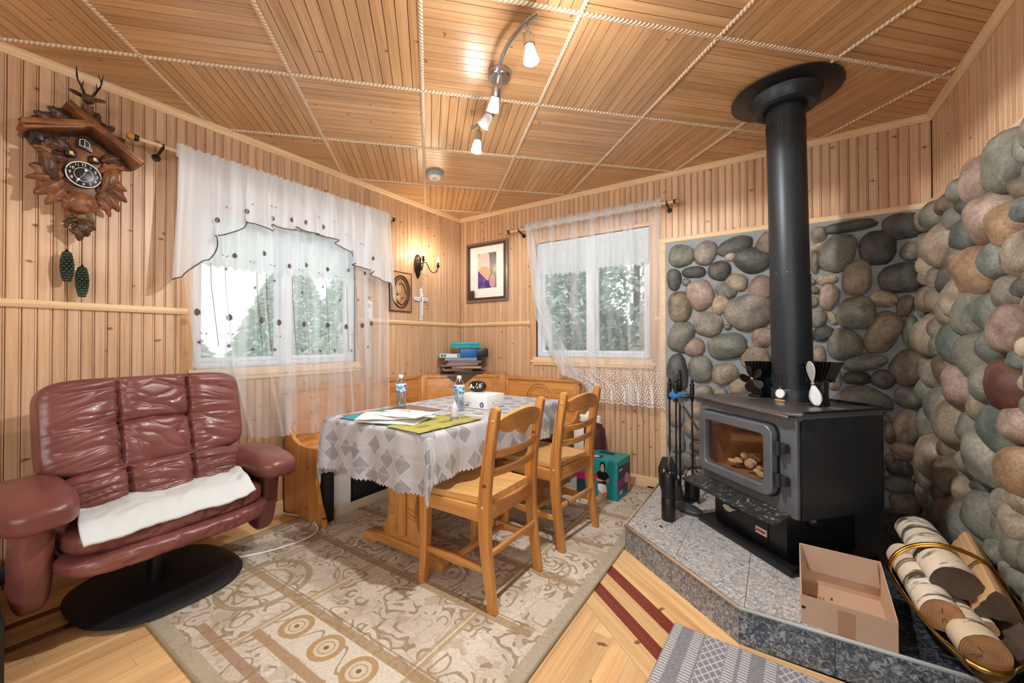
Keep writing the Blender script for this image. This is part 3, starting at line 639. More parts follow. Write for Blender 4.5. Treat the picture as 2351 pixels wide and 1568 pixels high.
for cx in (1.193, 1.397, 1.590): 
    c = paint(c, ringm(cx, -2.372, -1, .066), '#b99d76', 1); c = paint(c, ringm(cx, -2.372, -1, .044), '#d8cdb6', 1); c = paint(c, ringm(cx, -2.372, .026, .032), '#b39c7c', .8); c = paint(c, ringm(cx, -2.372, -1, .01), '#8a7354', 1)
for cx, cy, r in ((.78, -2.30, .20), (1.93, -.80, .07), (1.95, -.55, .07), (1.85, -1.45, .1), (1.42, -1.25, .15), (.86, -1.28, .16)):
    c = paint(c, ringm(cx, cy, r*.86, r), '#a8977a', .8); c = paint(c, ringm(cx, cy, r*.5, r*.58), '#9c8560', .6)
out = rg.math('SUBTRACT', 1.0, rect(RUG[0]+.07, RUG[1]-.055, RUG[2]+.055, RUG[3]-.05))
c = paint(c, out, '#b8ae9a', .85)
c = rg.mix(.35, c, rg.ramp(rg.noise(v, 90, 2), [(.3, (.55,.5,.42)), (.7, (1,1,1))]), 'MULTIPLY')
rg.base(c); rg.bump(rg.noise(v, 260, 2), .5, .004); rg.b.inputs['Specular IOR Level'].default_value = .1
m = MB(); m.prism([(RUG[0], RUG[2]), (RUG[1], RUG[2]), (RUG[1], RUG[3]), (RUG[0], RUG[3])], .009, c=.003)
rug = tag(m.build('rug', rg.m), 'large beige and brown ornamental panel rug under the dining table', 'rug')
m = MB()
for a, b in (((RUG[0], RUG[2]), (RUG[1], RUG[2])), ((RUG[1], RUG[2]), (RUG[1], RUG[3]))): m.tube([(a[0], a[1], .006), (b[0], b[1], .006)], .006, 6)
m.build('edge_binding', plain('binding', '#9b9076', .9), rug)

g2 = NM('striped_rug', .95); v = g2.coord((1,1,1), False); X, Y_, Z_ = g2.sep(v)[:3]
def b2(s, a, b): return g2.math('MULTIPLY', g2.math('GREATER_THAN', s, a), g2.math('LESS_THAN', s, b))
g = g2.ramp(g2.noise(v, 160, 2), [(.3, srgb('#7b7e84')), (.7, srgb('#9a9da3'))])
fr_ = g2.math('FRACT', g2.math('MULTIPLY', X, 1/.235)); tick = g2.math('GREATER_THAN', g2.math('SINE', g2.math('MULTIPLY', Y_, 480)), -.1)
for a, b in ((.02, .14), (.33, .47), (.83, .97)): g = g2.mix(g2.math('MULTIPLY', g2.math('MULTIPLY', b2(fr_, a, b), tick), .85), g, srgb('#d9dade'))
z1 = g2.math('LESS_THAN', g2.math('ABSOLUTE', g2.math('SINE', g2.math('ADD', g2.math('MULTIPLY', X, 110), g2.math('MULTIPLY', Y_, 75)))), .28)
z2 = g2.math('LESS_THAN', g2.math('ABSOLUTE', g2.math('SINE', g2.math('SUBTRACT', g2.math('MULTIPLY', X, 110), g2.math('MULTIPLY', Y_, 75)))), .28)
g = g2.mix(g2.math('MULTIPLY', g2.math('MULTIPLY', b2(fr_, .50, .82), g2.math('MAXIMUM', z1, z2)), .8), g, srgb('#d9dade'))
g2.base(g); g2.bump(g2.noise(v, 300, 2), .6, .004)
m = MB(); m.prism([(0, 0), (1.3, 0), (1.3, -.75), (0, -.75)], .009, c=.003)
o = m.build('striped_rug', g2.m); o.location = (2.447, -1.522, 0); o.rotation_euler.z = R(-3)
tag(o, 'small grey and white striped woven rug in front of the stone hearth step', 'rug')

HZ = .14
HP = [(2.10, -.03), (2.10, -1.063), (2.672, -1.50), (LB-.03, -1.47), (LB-.03, -.03)]
def granite(name, cs):
    q = NM(name, .38); v = q.coord((1,1,1)); vo = q.node('ShaderNodeTexVoronoi'); vo.inputs['Scale'].default_value = 85; vo.inputs['Randomness'].default_value = 1
    nn = q.node('ShaderNodeTexNoise'); nn.inputs['Scale'].default_value = 58; nn.inputs['Detail'].default_value = 4; nn.inputs['Distortion'].default_value = 1.6; q.link(v, nn.inputs['Vector']); q.link(v, vo.inputs['Vector'])
    c = q.ramp(nn.outputs['Fac'], [(.34, srgb(cs[0])), (.46, srgb(cs[1])), (.53, srgb(cs[2])), (.66, srgb(cs[3]))])
    sp = q.math('LESS_THAN', q.noise(q.coord((1,1,1)), 30, 1), .27); c = q.mix(sp, c, srgb('#2f3236')); q.base(c); q.bump(nn.outputs['Fac'], .08, .002); return q.m
G1 = granite('granite_top', ('#85878b', '#a3a5a8', '#b9bab9', '#d8d7d4')); G2 = granite('granite_riser', ('#55585f', '#73777d', '#8c8f93', '#b2b5b7')); GD = granite('hearth_dark', ('#15181d', '#242a31', '#363d45', '#5c646b'))
hearth = empty('hearth', (2.9, -.8, 0), 0, 'raised hearth platform of speckled grey granite tiles under the stove', 'hearth')
def hb(m, name, mat, sm=None): o = m.build(name, mat, hearth, smooth=sm); o.location = (-2.9, .8, 0); return o
hin = [(2.12, -.03), (2.12, -1.05), (2.68, -1.482), (LB-.03, -1.452), (LB-.03, -.03)]
m = MB(); m.prism(hin, HZ-.012); hb(m, 'core', M_['gap'])
def halfp(P):
    out = []; cx = sum(p[0] for p in P)/len(P); cy = sum(p[1] for p in P)/len(P)
    for i in range(len(P)):
        a, b = P[i], P[(i+1) % len(P)]; nx, ny = b[1]-a[1], a[0]-b[0]; l = math.hypot(nx, ny); nx /= l; ny /= l; c = nx*a[0]+ny*a[1]
        if nx*cx+ny*cy > c: nx, ny, c = -nx, -ny, -c
        out.append((nx, ny, c))
    return out
hh = halfp([(2.112, -.03), (2.112, -1.057), (2.677, -1.49), (LB-.03, -1.46), (LB-.03, -.03)])
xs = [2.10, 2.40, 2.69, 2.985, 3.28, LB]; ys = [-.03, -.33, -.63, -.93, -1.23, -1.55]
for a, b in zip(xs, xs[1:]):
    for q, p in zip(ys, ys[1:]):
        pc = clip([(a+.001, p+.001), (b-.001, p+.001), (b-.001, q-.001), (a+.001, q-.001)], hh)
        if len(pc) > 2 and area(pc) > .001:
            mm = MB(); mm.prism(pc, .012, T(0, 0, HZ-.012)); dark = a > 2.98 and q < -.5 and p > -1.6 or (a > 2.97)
            hb(mm, 'tile', GD if (a > 2.98) else G1)  # tiles towards the right wall get the darker speckle colours
# riser tiles
def riser(a, b, n, mat):
    d = Vector((b[0]-a[0], b[1]-a[1], 0)); L = d.length; d.normalize(); nr = Vector((d.y, -d.x, 0))
    for k in range(n):
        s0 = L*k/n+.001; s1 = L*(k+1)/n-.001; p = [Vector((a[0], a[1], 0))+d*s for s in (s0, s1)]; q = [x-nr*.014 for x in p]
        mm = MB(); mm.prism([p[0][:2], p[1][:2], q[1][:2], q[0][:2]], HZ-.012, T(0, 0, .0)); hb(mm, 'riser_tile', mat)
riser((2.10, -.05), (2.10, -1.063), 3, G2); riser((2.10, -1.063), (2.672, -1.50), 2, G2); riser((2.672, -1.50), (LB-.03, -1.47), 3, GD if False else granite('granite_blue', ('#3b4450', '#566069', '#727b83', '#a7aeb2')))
edge = plain('edge_trim', '#b7a08a', .6, 0, .15); edge2 = plain('edge_trim_light', '#a9b1b5', .5)
for a, b, mt in (((2.10, -.05), (2.10, -1.063), edge), ((2.10, -1.063), (2.672, -1.50), edge), ((2.672, -1.50), (LB-.03, -1.47), edge2)):
    MBx = MB(); MBx.tube([(a[0], a[1], HZ-.004), (b[0], b[1], HZ-.004)], .007, 8); hb(MBx, 'edge_trim', mt, 180)

# ---------------- dining chairs ----------------
def spl_outline(pts):        # (x, z, width) centreline -> closed outline in xz
    P = bez([(p[0], p[1], p[2]) for p in pts], 6); L = []; Rr = []
    for i, p in enumerate(P):
        a = P[max(0, i-1)]; b = P[min(len(P)-1, i+1)]; t = Vector((b.x-a.x, b.y-a.y)).normalized(); n_ = Vector((-t.y, t.x))
        L.append((p.x+n_.x*p.z/2, p.y+n_.y*p.z/2)); Rr.append((p.x-n_.x*p.z/2, p.y-n_.y*p.z/2))
    return L+Rr[::-1]
XZ = lambda y0: Matrix(((1,0,0,0),(0,0,1,y0),(0,1,0,0),(0,0,0,1)))          # prism xy -> world xz, thickness along y
def make_chair():
    root = empty('dining_chair'); hw = .19
    rear = [(.215, .0, .040), (.196, .12, .044), (.176, .28, .052), (.172, .42, .058), (.178, .52, .054), (.196, .66, .048), (.222, .80, .043), (.230, .845, .040)]
    for s in (-1, 1):
        m = MB(); out = spl_outline(rear); top = rear[-1]; cap = [(top[0]+.02*math.cos(R(a)), top[1]+.016*math.sin(R(a))) for a in range(0, 181, 30)]
        k = len(out)//2; out = out[:k]+cap[::-1]+out[k:]
        m.prism(out, .030, XZ(s*hw-.015), c=.004); post = m.build('leg', M_['honey'], root)
        for (px, pz) in ((.224, .80), (.170, .43)):
            MB().ell((px, s*hw+s*.015, pz), (.008, .004, .008), su=10, sv=6).build('plug', M_['seat_wood'], post, smooth=180)
        m = MB(); fl = [(-.198, 0, .034), (-.186, .10, .038), (-.180, .25, .044), (-.182, .42, .046)]
        m.prism(spl_outline(fl), .038, XZ(s*hw-.019), c=.004); m.build('leg', M_['honey'], root)
        m = MB(); m.box(-.165, .16, s*hw-.012, s*hw+.012, .365, .428, c=.003); m.build('side_rail', M_['honey_x'], root)
        m = MB(); m.prism([(-.17, .155), (0, .145), (.18, .155), (.18, .178), (0, .188), (-.17, .178)], .020, XZ(s*hw-.010), c=.005); m.build('stretcher', M_['honey_x'], root)
    m = MB(); m.box(-.195, -.165, -.17, .17, .365, .428, c=.003); m.build('front_rail', M_['honey_y'], root)
    m = MB(); m.box(.16, .185, -.175, .175, .365, .428, c=.003); m.build('back_rail', M_['honey_y'], root)
    m = MB(); m.box(-.01, .012, -.18, .18, .155, .178, c=.004); m.build('stretcher', M_['honey_y'], root)
    m = MB(); m.box(.185, .203, -.18, .18, .22, .245, c=.004); m.build('stretcher', M_['honey_y'], root)
    # scooped seat, widest at the front, of glued boards
    m = MB()
    def seat(u, v):
        x = lerp(-.215, .165, u); w = lerp(.205, .170, u); y = lerp(-w, w, v); e = min(u, 1-u, v, 1-v)
        dip = .012*math.sin(PI*min(1, max(0, v)))**.8*math.sin(PI*min(1, u*1.05))
        front = -.02*max(0, 1-u*7)**2 if False else -.008*max(0, 1-u*8)
        return (x, y, .458-dip+front)
    nb_ = 5
    for k in range(nb_):
        m = MB(); f = lambda u, v, k=k: seat(u, (k+v)/nb_*.999)
        nu = 14
        top = [[f(i/nu, j/4) for j in range(5)] for i in range(nu+1)]
        vs = [p for r_ in top for p in r_]+[(p[0], p[1], .430) for r_ in top for p in r_]; N = (nu+1)*5; fs = []
        for i in range(nu):
            for j in range(4):
                a = i*5+j; fs.append((a, a+5, a+6, a+1)); fs.append((a+N, a+1+N, a+6+N, a+5+N))
        for i in range(nu): fs += [(i*5, i*5+N, (i+1)*5+N, (i+1)*5), (i*5+4, (i+1)*5+4, (i+1)*5+4+N, i*5+4+N)]
        for j in range(4): fs += [(j, j+1, j+1+N, j+N), (nu*5+j, nu*5+j+N, nu*5+j+1+N, nu*5+j+1)]
        m.add(vs, fs); m.build('seat_board' if k else 'seat_board', M_['seat_wood'], root, smooth=40)
    # slats and crest rail, bowed backwards
    def bow(z0f, z1f, x0, n=14, th=.018):
        m = MB(); vs = []; fs = []
        for i in range(n+1):
            t = i/n; y = lerp(-.178, .178, t); b = .028*math.sin(PI*t); s = z0f(t); e = z1f(t)
            vs += [(x0(s)+b-th/2, y, s), (x0(s)+b+th/2, y, s), (x0(e)+b+th/2, y, e), (x0(e)+b-th/2, y, e)]
        for i in range(n):
            for k in range(4): fs.append((i*4+k, (i+1)*4+k, (i+1)*4+(k+1)%4, i*4+(k+1)%4))
        fs += [(3,2,1,0), (n*4, n*4+1, n*4+2, n*4+3)]; return m.add(vs, fs)
    xp = lambda z: .172+(z-.45)*.15
    for z in (.572, .652): bow(lambda t: z-.017, lambda t: z+.017, xp).build('slat', M_['honey_y'], root, bevel=.004)
    bow(lambda t: .742+.014*math.cos(2*PI*t)+.010*math.cos(6*PI*t)*(.3+math.sin(PI*t)) , lambda t: .800+.040*math.sin(PI*t)**.9, xp, 24, .022).build('crest_rail', M_['honey_y'], root, bevel=.004)
    return root
c1 = make_chair(); c1.location = (1.590, -1.692, .009)
tag(c1, 'honey pine ladder-back chair nearest the viewer, half lit and half shaded seat', 'chair', 'pine chairs along the table')
c2 = copy_tree(c1); c2.location = (1.635, -1.075, .009); c2.rotation_euler.z = R(-6)
tag(c2, 'honey pine ladder-back chair farther back, in front of the teal carton', 'chair', 'pine chairs along the table')

# ---------------- table and cloth ----------------
TX0, TX1, TY0, TY1, TZ = .725, 1.50, -1.945, -.68, .722
tb = empty('dining_table', (1.11, -1.31, .009), 0, 'pine trestle dining table under the grey and white patterned cloth', 'table')
m = MB(); m.box(TX0-1.11, TX1-1.11, TY0+1.31, TY1+1.31, .685, TZ-.009, c=.01); m.build('tabletop', M_['honey_y'], tb)
for s in (-1, 1):
    yy = s*.44
    half = [(.125, .06), (.15, .10), (.115, .17), (.10, .24), (.115, .33), (.14, .42), (.135, .50), (.115, .56), (.13, .62), (.14, .685)]
    P = bez([(a, b, 0) for a, b in half], 4); out = [(p.x, p.y) for p in P]+[(-p.x, p.y) for p in P[::-1]]
    m = MB(); m.prism(out, .036, XZ(yy-.018), c=.005); ped = m.build('trestle_panel', M_['honey'], tb)
    m = MB(); m.box(-.045, .045, yy-.03, yy-.018, .10, .62, c=.004); m.build('stile', M_['honey'], ped)
    for k in range(3):
        for sx in (-1, 1): MB().tube([(sx*.105, yy-.020, .19+k*.022), (sx*.055, yy-.022, .205+k*.022)], .004, 6).build('carved_groove', M_['honey_x'], ped)
    foot = [(-.31, 0), (-.20, 0), (-.18, .02), (.18, .02), (.20, 0), (.31, 0), (.315, .03), (.28, .058), (.16, .07), (.05, .075), (-.05, .075), (-.16, .07), (-.28, .058), (-.315, .03)]
    m = MB(); m.prism(foot, .075, XZ(yy-.0375), c=.008); m.build('foot', M_['honey_x'], tb)
    m = MB(); m.box(-.30, .30, yy-.03, yy+.03, .64, .685, c=.006); m.build('top_bearer', M_['honey_x'], tb)
m = MB(); m.box(-.03, -.0, -.42, .42, .25, .36, c=.005); m.build('stretcher', M_['honey_y'], tb)

cl = NM('table_cloth', .75); v = cl.coord((1,1,1), False, 'UV'); 
vo = cl.node('ShaderNodeTexVoronoi'); vo.voronoi_dimensions = '2D'; vo.distance = 'MANHATTAN'; vo.inputs['Scale'].default_value = 8.5; vo.inputs['Randomness'].default_value = .75; cl.link(v, vo.inputs['Vector'])
dm = cl.math('LESS_THAN', vo.outputs['Distance'], .40); ed = cl.math('MULTIPLY', cl.math('GREATER_THAN', vo.outputs['Distance'], .40), cl.math('LESS_THAN', vo.outputs['Distance'], .455))
wv_ = cl.node('ShaderNodeTexWave'); wv_.wave_type = 'RINGS'; wv_.inputs['Scale'].default_value = 3.2; wv_.inputs['Distortion'].default_value = 3; cl.link(v, wv_.inputs['Vector'])
c = cl.mix(dm, srgb('#d0d4dc'), srgb('#aaaeb7')); c = cl.mix(cl.math('MULTIPLY', ed, .5), c, srgb('#e6e8ee')); c = cl.mix(cl.math('MULTIPLY', cl.math('GREATER_THAN', wv_.outputs['Fac'], .95), .22), c, srgb('#f6f7fa'))
cl.base(c); cl.bump(cl.noise(v, 240, 2), .1, .001)
tl = cl.node('ShaderNodeBsdfTranslucent'); cl.link(c, tl.inputs['Color']); mx = cl.node('ShaderNodeMixShader'); mx.inputs[0].default_value = .25
cl.link(cl.b.outputs[0], mx.inputs[1]); cl.link(tl.outputs[0], mx.inputs[2]); cl.link(mx.outputs[0], cl.n['Material Output'].inputs[0])
def cloth(u, v):
    ohL, ohR, ohF, ohB = .33, .215, .27, .20
    a = lerp(TX0-ohL, TX1+ohR, u); b = lerp(TY0-ohF, TY1+ohB, v)
    ex = TX0-a if a < TX0 else (a-TX1 if a > TX1 else 0); ey = TY0-b if b < TY0 else (b-TY1 if b > TY1 else 0)
    sx = -1 if a < TX0 else 1; sy = -1 if b < TY0 else 1
    px = min(max(a, TX0), TX1); py = min(max(b, TY0), TY1); e = math.hypot(ex, ey); z = TZ+.004
    if e == 0:
        return (px, py, z+.0015*noise.noise(Vector((a*3, b*3, 0))))
    # edge hem with small scallops
    tooth = 0
    if u < .008 or u > .992: tooth = .006*math.cos(b*2*PI/.022)
    if v < .008 or v > .992: tooth = .006*math.cos(a*2*PI/.022)
    nx, ny = ex/e*sx, ey/e*sy; corner = 4*(ex*ey)/(e*e) if ex and ey else 0
    s = (b*1.0 if ex and not ey else a*1.0); fold = .012*math.sin(s*19+1)+.008*math.sin(s*41+2)
    if ex and ey:
        phi = math.atan2(ey, ex); fold = .010*math.sin(phi*8)
        k = max(0, 1-abs(phi-PI/4)/(PI/4)); e *= 1-.10*k
    r = .010+.03*min(1, e/.1)*.5+min(1, e/.2)*fold+.05*e
    bend = min(e, .02)
    return (px+nx*(bend*.6+r), py+ny*(bend*.6+r), z-max(0, e-.008)+tooth)
m = MB(); NU, NV = 190, 250; m.grid(cloth, NU, NV); o = m.build('tablecloth', cl.m, None, smooth=180)
uvl = o.data.uv_layers.new(name='UVMap')
for lp in o.data.loops:
    i, j = divmod(lp.vertex_index, NV+1); uvl.data[lp.index].uv = (i/NU*1.29, j/NV*1.73)
tag(o, 'grey and white patterned tablecloth with scalloped hem draped over the dining table', 'tablecloth')

# ---------------- corner bench ----------------
bench = empty('corner_bench', (0, 0, .009), 0, 'honey pine corner bench with carved arch backs along both walls', 'bench')
endp = [(.03, 0), (.50, 0), (.495, .03), (.44, .14), (.405, .26), (.42, .35), (.475, .41), (.505, .45), (.50, .475), (.47, .485), (.40, .468), (.30, .462), (.20, .47), (.13, .50), (.09, .56), (.075, .66), (.07, .80), (.06, .825), (.03, .825)]
m = MB(); m.prism(endp, .028, XZ(-1.835), c=.006); m.build('end_panel', M_['honey'], bench)
m = MB(); m.box(.035, .47, -1.807, -.55, .425, .45, c=.008)
m.build('seat', M_['seat_wood'], bench)
m = MB()
for k in range(3): m.box(.06+k*.135, .19+k*.135, -1.805, -.6, .449, .456, c=.002)
m.build('seat_boards', M_['honey_y'], bench)
def backpanel(axis, a0, a1, off, top):
    m = MB(); fr_ = MB()
    def bx(M, s0, s1, t0, t1, z0, z1, c=.004):
        if axis == 'y': M.box(t0, t1, s0, s1, z0, z1, c=c)
        else: M.box(s0, s1, -t1, -t0, z0, z1, c=c)
    bx(m, a0, a1, off, off+.018, .44, top-.02, 0.001); p = m.build('back_panel', M_['honey_x'] if axis == 'x' else M_['honey_y'], bench)
    bx(fr_, a0, a1, off-.005, off+.032, top-.025, top); bx(fr_, a0, a0+.045, off+.0, off+.03, .44, top-.02); bx(fr_, a1-.045, a1, off+.0, off+.03, .44, top-.02); bx(fr_, a0, a1, off, off+.028, .44, .48)
    fr_.build('back_frame', M_['honey_y'], bench)
    # raised arch moulding with stepped shoulders
    c_ = (a0+a1)/2; zz = .60; r1 = .13; pts = []
    for rr, w in ((.135, .006), (.105, .004)):
        q = [(a0+.09, zz)]+[(c_-rr-.03, zz)]+[(c_+rr*math.cos(R(a)), zz+.02+rr*.95*math.sin(R(a))) for a in range(180, -1, -12)]+[(c_+rr+.03, zz)]+[(a1-.09, zz)]
        t = MB(); t.tube([(off+.022, s, z) if axis == 'y' else (s, -off-.022, z) for s, z in q], w, 6); t.build('arch_moulding', M_['honey'], p)
backpanel('y', -1.805, -1.22, .03, .822); backpanel('y', -1.21, -.60, .03, .822)
backpanel('x', .605, 1.385, .03, .80)
# diagonal corner part: posts, slanting back and a little cupboard top behind it
dg = Matrix.Translation((.33, -.33, 0)) @ RZ(45)
m = MB(); m.box(-.37, .37, -.012, .006, .44, .80, dg, c=.002); m.build('corner_back', M_['honey_x'], bench)
m = MB(); m.box(-.385, .385, -.02, .012, .79, .822, dg, c=.004); m.build('top_rail', M_['honey_x'], bench)
for s in (-1, 1): m = MB(); m.box(s*.37-.028, s*.37+.028, -.022, .012, .44, .815, dg, c=.004); m.build('corner_post', M_['honey'], bench)
m = MB(); m.prism([(.02, -.02), (.02, -.60), (.60, -.02)], .016, T(0, 0, .812)); m.build('corner_shelf', M_['honey_x'], bench)
m = MB(); m.prism([(.03, -.03), (.03, -.62), (.47, -.55), (.62, -.47), (.62, -.03)], .025, T(0, 0, .425)); m.build('corner_seat', M_['seat_wood'], bench)
m = MB(); m.box(.60, 1.36, -.47, -.035, .425, .45, c=.008); m.build('seat', M_['seat_wood'], bench)
m = MB(); YZ = lambda x0: Matrix(((0,0,1,x0),(-1,0,0,0),(0,1,0,0),(0,0,0,1)))
m.prism([(p[0]-.0, p[1]*.975) for p in endp], .028, YZ(1.362), c=.006); m.build('end_panel', M_['honey'], bench)
pale = plain('pale_board', '#d9c9b0', .6)
m = MB(); m.box(.40, .42, -1.805, -.6, .0, .055, c=.003); m.build('plinth', pale, bench)
m = MB(); m.box(.62, 1.36, -.42, -.40, .0, .055, c=.003); m.build('plinth', pale, bench)
m = MB(); m.box(.41, .43, -1.807, -.6, .36, .425, c=.003); m.build('seat_rail', M_['honey_y'], bench)
m = MB(); m.box(.62, 1.36, -.43, -.41, .36, .425, c=.003); m.build('seat_rail', M_['honey_x'], bench)

# ---------------- leather swivel loveseat ----------------
le = NM('leather', .34); v = le.coord((1,1,1), False); f = le.noise(v, 5, 5, .6)
le.base(le.ramp(f, [(.3, srgb('#683a38')), (.55, srgb('#7a4844')), (.8, srgb('#8a5853'))])); le.bump(le.noise(v, 220, 3), .12, .002)
le.m.node_tree.nodes['Principled BSDF'].inputs['Coat Weight'].default_value = .12
LE = le.m; seamm = plain('seam', '#3a1d1a', .5)
sofa = empty('swivel_loveseat', (.365, -2.585, 0), R(3), 'wide maroon leather swivel loveseat with pillow arms and black oval foot', 'loveseat')
def wr(p, sx, sy, sz, amp, sd, sharp=1):
    q = Vector((p.x*sx, p.y*sy, p.z*sz)); n_ = noise.noise(q+Vector((sd, sd*2, 0))); n2 = noise.noise(q*2.1+Vector((0, sd, sd)))
    return -amp*(max(0, 1-abs(n_)*3.2)**2*.9+max(0, 1-abs(n2)*3)**2*.45)
def back_fn(p, rows=2, sd=3):
    y, z = p.y, p.z; d = 0
    for ys_ in (-.34, .36): d -= .38*math.exp(-((y-ys_)/.018)**2)+.22*math.exp(-((y-ys_)/.10)**2)
    if rows == 2 and abs(y) < 2: d -= (.26 if -.34 < y < .36 else .06)*math.exp(-((z-(.02-.10*abs(y)))/.03)**2)+.12*math.exp(-((z-.02)/.12)**2)
    side = abs(y) > .35
    w = wr(Vector((0, y*(.9 if side else 1.6), z*(2.7 if side else 1.7)+(1.1*abs(y) if side else y*.9))), 1, 1, 1, .15, sd)
    k = 1+.0; q = p.copy(); edge = (1-abs(y)**6)*(1-abs(z)**8)
    if p.x > -.2: q.x = p.x+(d+w)*max(0, edge)*min(1, (p.x+.2)*2)
    return q
tilt = T(-.075, 0, .775) @ RY(-13)
m = MB(); m.cush((.085, .368, .205), (10, 150, 84), 7, tilt, lambda p: back_fn(p, 2, 3.3)); bc = m.build('back_cushion', LE, sofa, smooth=180)
m = MB(); m.cush((.085, .335, .085), (10, 130, 36), 5, T(.015, 0, .515) @ RY(-12), lambda p: back_fn(p, 1, 7.7)); m.build('lumbar_cushion', LE, sofa, smooth=180)
def seat_fn(sd):
    def f(p):
        q = p.copy(); w = wr(Vector((p.x*.6, p.y*4, p.z)), 1, 1, 1, .07, sd); q.z += w*.6*(1-abs(p.x)**4); q.x += w*.5*max(0, p.x); return q
    return f
m = MB(); m.cush((.245, .345, .055), (60, 110, 12), 4.5, T(.095, 0, .395), seat_fn(2.2)); m.build('seat_cushion', LE, sofa, smooth=180)
m = MB(); m.cush((.27, .365, .045), (60, 110, 12), 4.2, T(.105, 0, .318), seat_fn(5.1)); m.build('front_roll', LE, sofa, smooth=180)
for s in (-1, 1):
    def arm_fn(p, s=s):
        q = p.copy(); q.z += -.18*p.x*p.x-.14*(p.y*s)*(p.y*s); q.y += .0; w = wr(Vector((p.x*3, p.y*2, p.z*2)), 1, 1, 1, .05, 4+s); q.z += w*(1 if p.z < 0 else .2); return q
    m = MB(); m.ell((0,0,0), (.225, .105, .062), T(.115, s*.405, .560 if s < 0 else .515) @ RY(4) @ RX(-s*4), 60, 36, .62, arm_fn); m.build('arm_pad', LE, sofa, smooth=180)
    def leg_fn(p):
        q = p.copy(); q.x *= 1+.10*p.z; q.z += .0; return q
    m = MB(); m.ell((0,0,0), (.085, .052, .200), T(.125, s*.405, .355 if s < 0 else .335) @ RY(8), 44, 36, .55, leg_fn); m.build('arm_support', LE, sofa, smooth=180)
m = MB(); m.ell((0, .01, .022), (.325, .30, .020), None, 64, 10, .75); m.build('swivel_base', M_['matt_black'], sofa, smooth=60)
m = MB(); m.cyl((0,0,.03), (0,0,.27), .035, .035, 20); m.build('column', M_['black'], sofa)
m = MB(); m.box(-.16, .20, -.22, .22, .255, .28, c=.006); m.box(-.14, -.10, -.47, .47, .20, .26, c=.006); m.box(-.17, -.13, -.50, -.44, .12, .26, c=.004); m.build('steel_frame', M_['black'], sofa)
m = MB()
def blanket(u, v):
    x = lerp(-.07, .345, u); y = lerp(-.285, .29, v)+.02*math.sin(u*5); e = max(0, u-.78)/.22
    z = .474+.012*noise.noise(Vector((u*3, v*5, 1)))+.006*noise.noise(Vector((u*9, v*14, 3)))-.060*e**1.6
    if v > .93: z += .02*(v-.93)/.07
    if v < .05: z += .0
    return (x+.012*math.sin(v*9), y, z)
m.grid(blanket, 60, 90); bl = m.build('seat_pad', plain('pale_blue_fabric', '#d5dfe2', .8, 0, .03, bump=.15, bs=240), None, smooth=180, solid=.012); bl.matrix_world = Matrix.Translation((.375, -2.60, 0)) @ RZ(3)
tag(bl, 'pale bluish white fabric pad lying on the seat of the maroon loveseat', 'pad')

def rrect(x0, x1, z0, z1, r, n=5):
    out = []
    for cx, cz, a in ((x1-r, z1-r, 0), (x0+r, z1-r, 90), (x0+r, z0+r, 180), (x1-r, z0+r, 270)): out += arc((cx, cz), r, a, a+90, n)
    return out
def ring_prism(m, o, i, y0, y1, M=None):
    n = len(o); vs = [(p[0], y0, p[1]) for p in o]+[(p[0], y0, p[1]) for p in i]+[(p[0], y1, p[1]) for p in o]+[(p[0], y1, p[1]) for p in i]; fs = []
    for k in range(n):
        j = (k+1) % n; fs += [(k, j, n+j, n+k), (2*n+k, 3*n+k, 3*n+j, 2*n+j), (k, 2*n+k, 2*n+j, j), (n+k, n+j, 3*n+j, 3*n+k)]
    return m.add(vs, fs, M)
# ---------------- wood stove (front faces the room corner-wise; local: x right along the front, -y out of the front) ----------------
ST = (2.827, -.772); SA = R(-43)
stove = empty('wood_stove', (ST[0], ST[1], HZ), SA, 'big black cast wood stove with a glass door standing on the granite hearth', 'stove')
w, d = .29, .235                                     # half width, half depth
SB = M_['stove_black']; SG = M_['stove_grey']
m = MB(); m.box(-.285, .285, -.285, .21, 0, .035, c=.006); m.build('base_plate', M_['black'], stove)
m = MB(); m.box(-.215, .215, -.225, .17, .035, .25, c=.005); pd = m.build('pedestal', M_['black'], stove)
m = MB(); m.box(-.215, .12, -.229, -.225, .05, .235, c=.001); m.build('pedestal_panel', M_['black'], pd)
lab = plain('label_cream', '#e6dccb', .6); lr = plain('label_red', '#b5402c', .6)
m = MB(); m.box(.055, .115, -.233, -.229, .085, .115); t = m.build('label', lab, pd, smooth=None)
m = MB(); m.box(.060, .110, -.2345, -.233, .095, .106); m.build('label_print', lr, pd, smooth=None)
cream = plain('decal', '#cfc6ae', .5); m = MB()      # leaf decal
leaf = [(-.17,.168), (-.16,.182), (-.13,.186), (-.105,.178), (-.075,.182), (-.10,.170), (-.12,.155), (-.145,.153)]
m.prism(leaf, .002, Matrix(((1,0,0,.01),(0,0,-1,-.229),(0,1,0,-.045),(0,0,0,1)))); m.build('leaf_emblem', cream, pd, smooth=None)
# body of plates
body = MB()
for q in ((-w, -w+.012, -d, d, .25, .66), (w-.012, w, -d, d, .25, .66), (-w, w, d-.012, d, .25, .66), (-w, w, -d, d, .25, .30), (-w, w, -d, d, .62, .66)): body.box(*q)
bd = body.build('body', SB, stove, smooth=None)
m = MB(); m.box(w-.004, w+.004, -d+.01, d-.01, .235, .665, c=.002); m.build('side_shield', SB, stove)
m = MB(); m.box(-w-.004, -w+.004, -d+.01, d-.01, .235, .665, c=.002); m.build('side_shield', SB, stove)
m = MB(); ring_prism(m, [(-w, .24), (w, .24), (w, .675), (-w, .675)], [(-.225, .342), (.168, .342), (.168, .586), (-.225, .586)], -d-.018, -d); m.build('front_plate', SG, stove, smooth=None, bevel=.003)
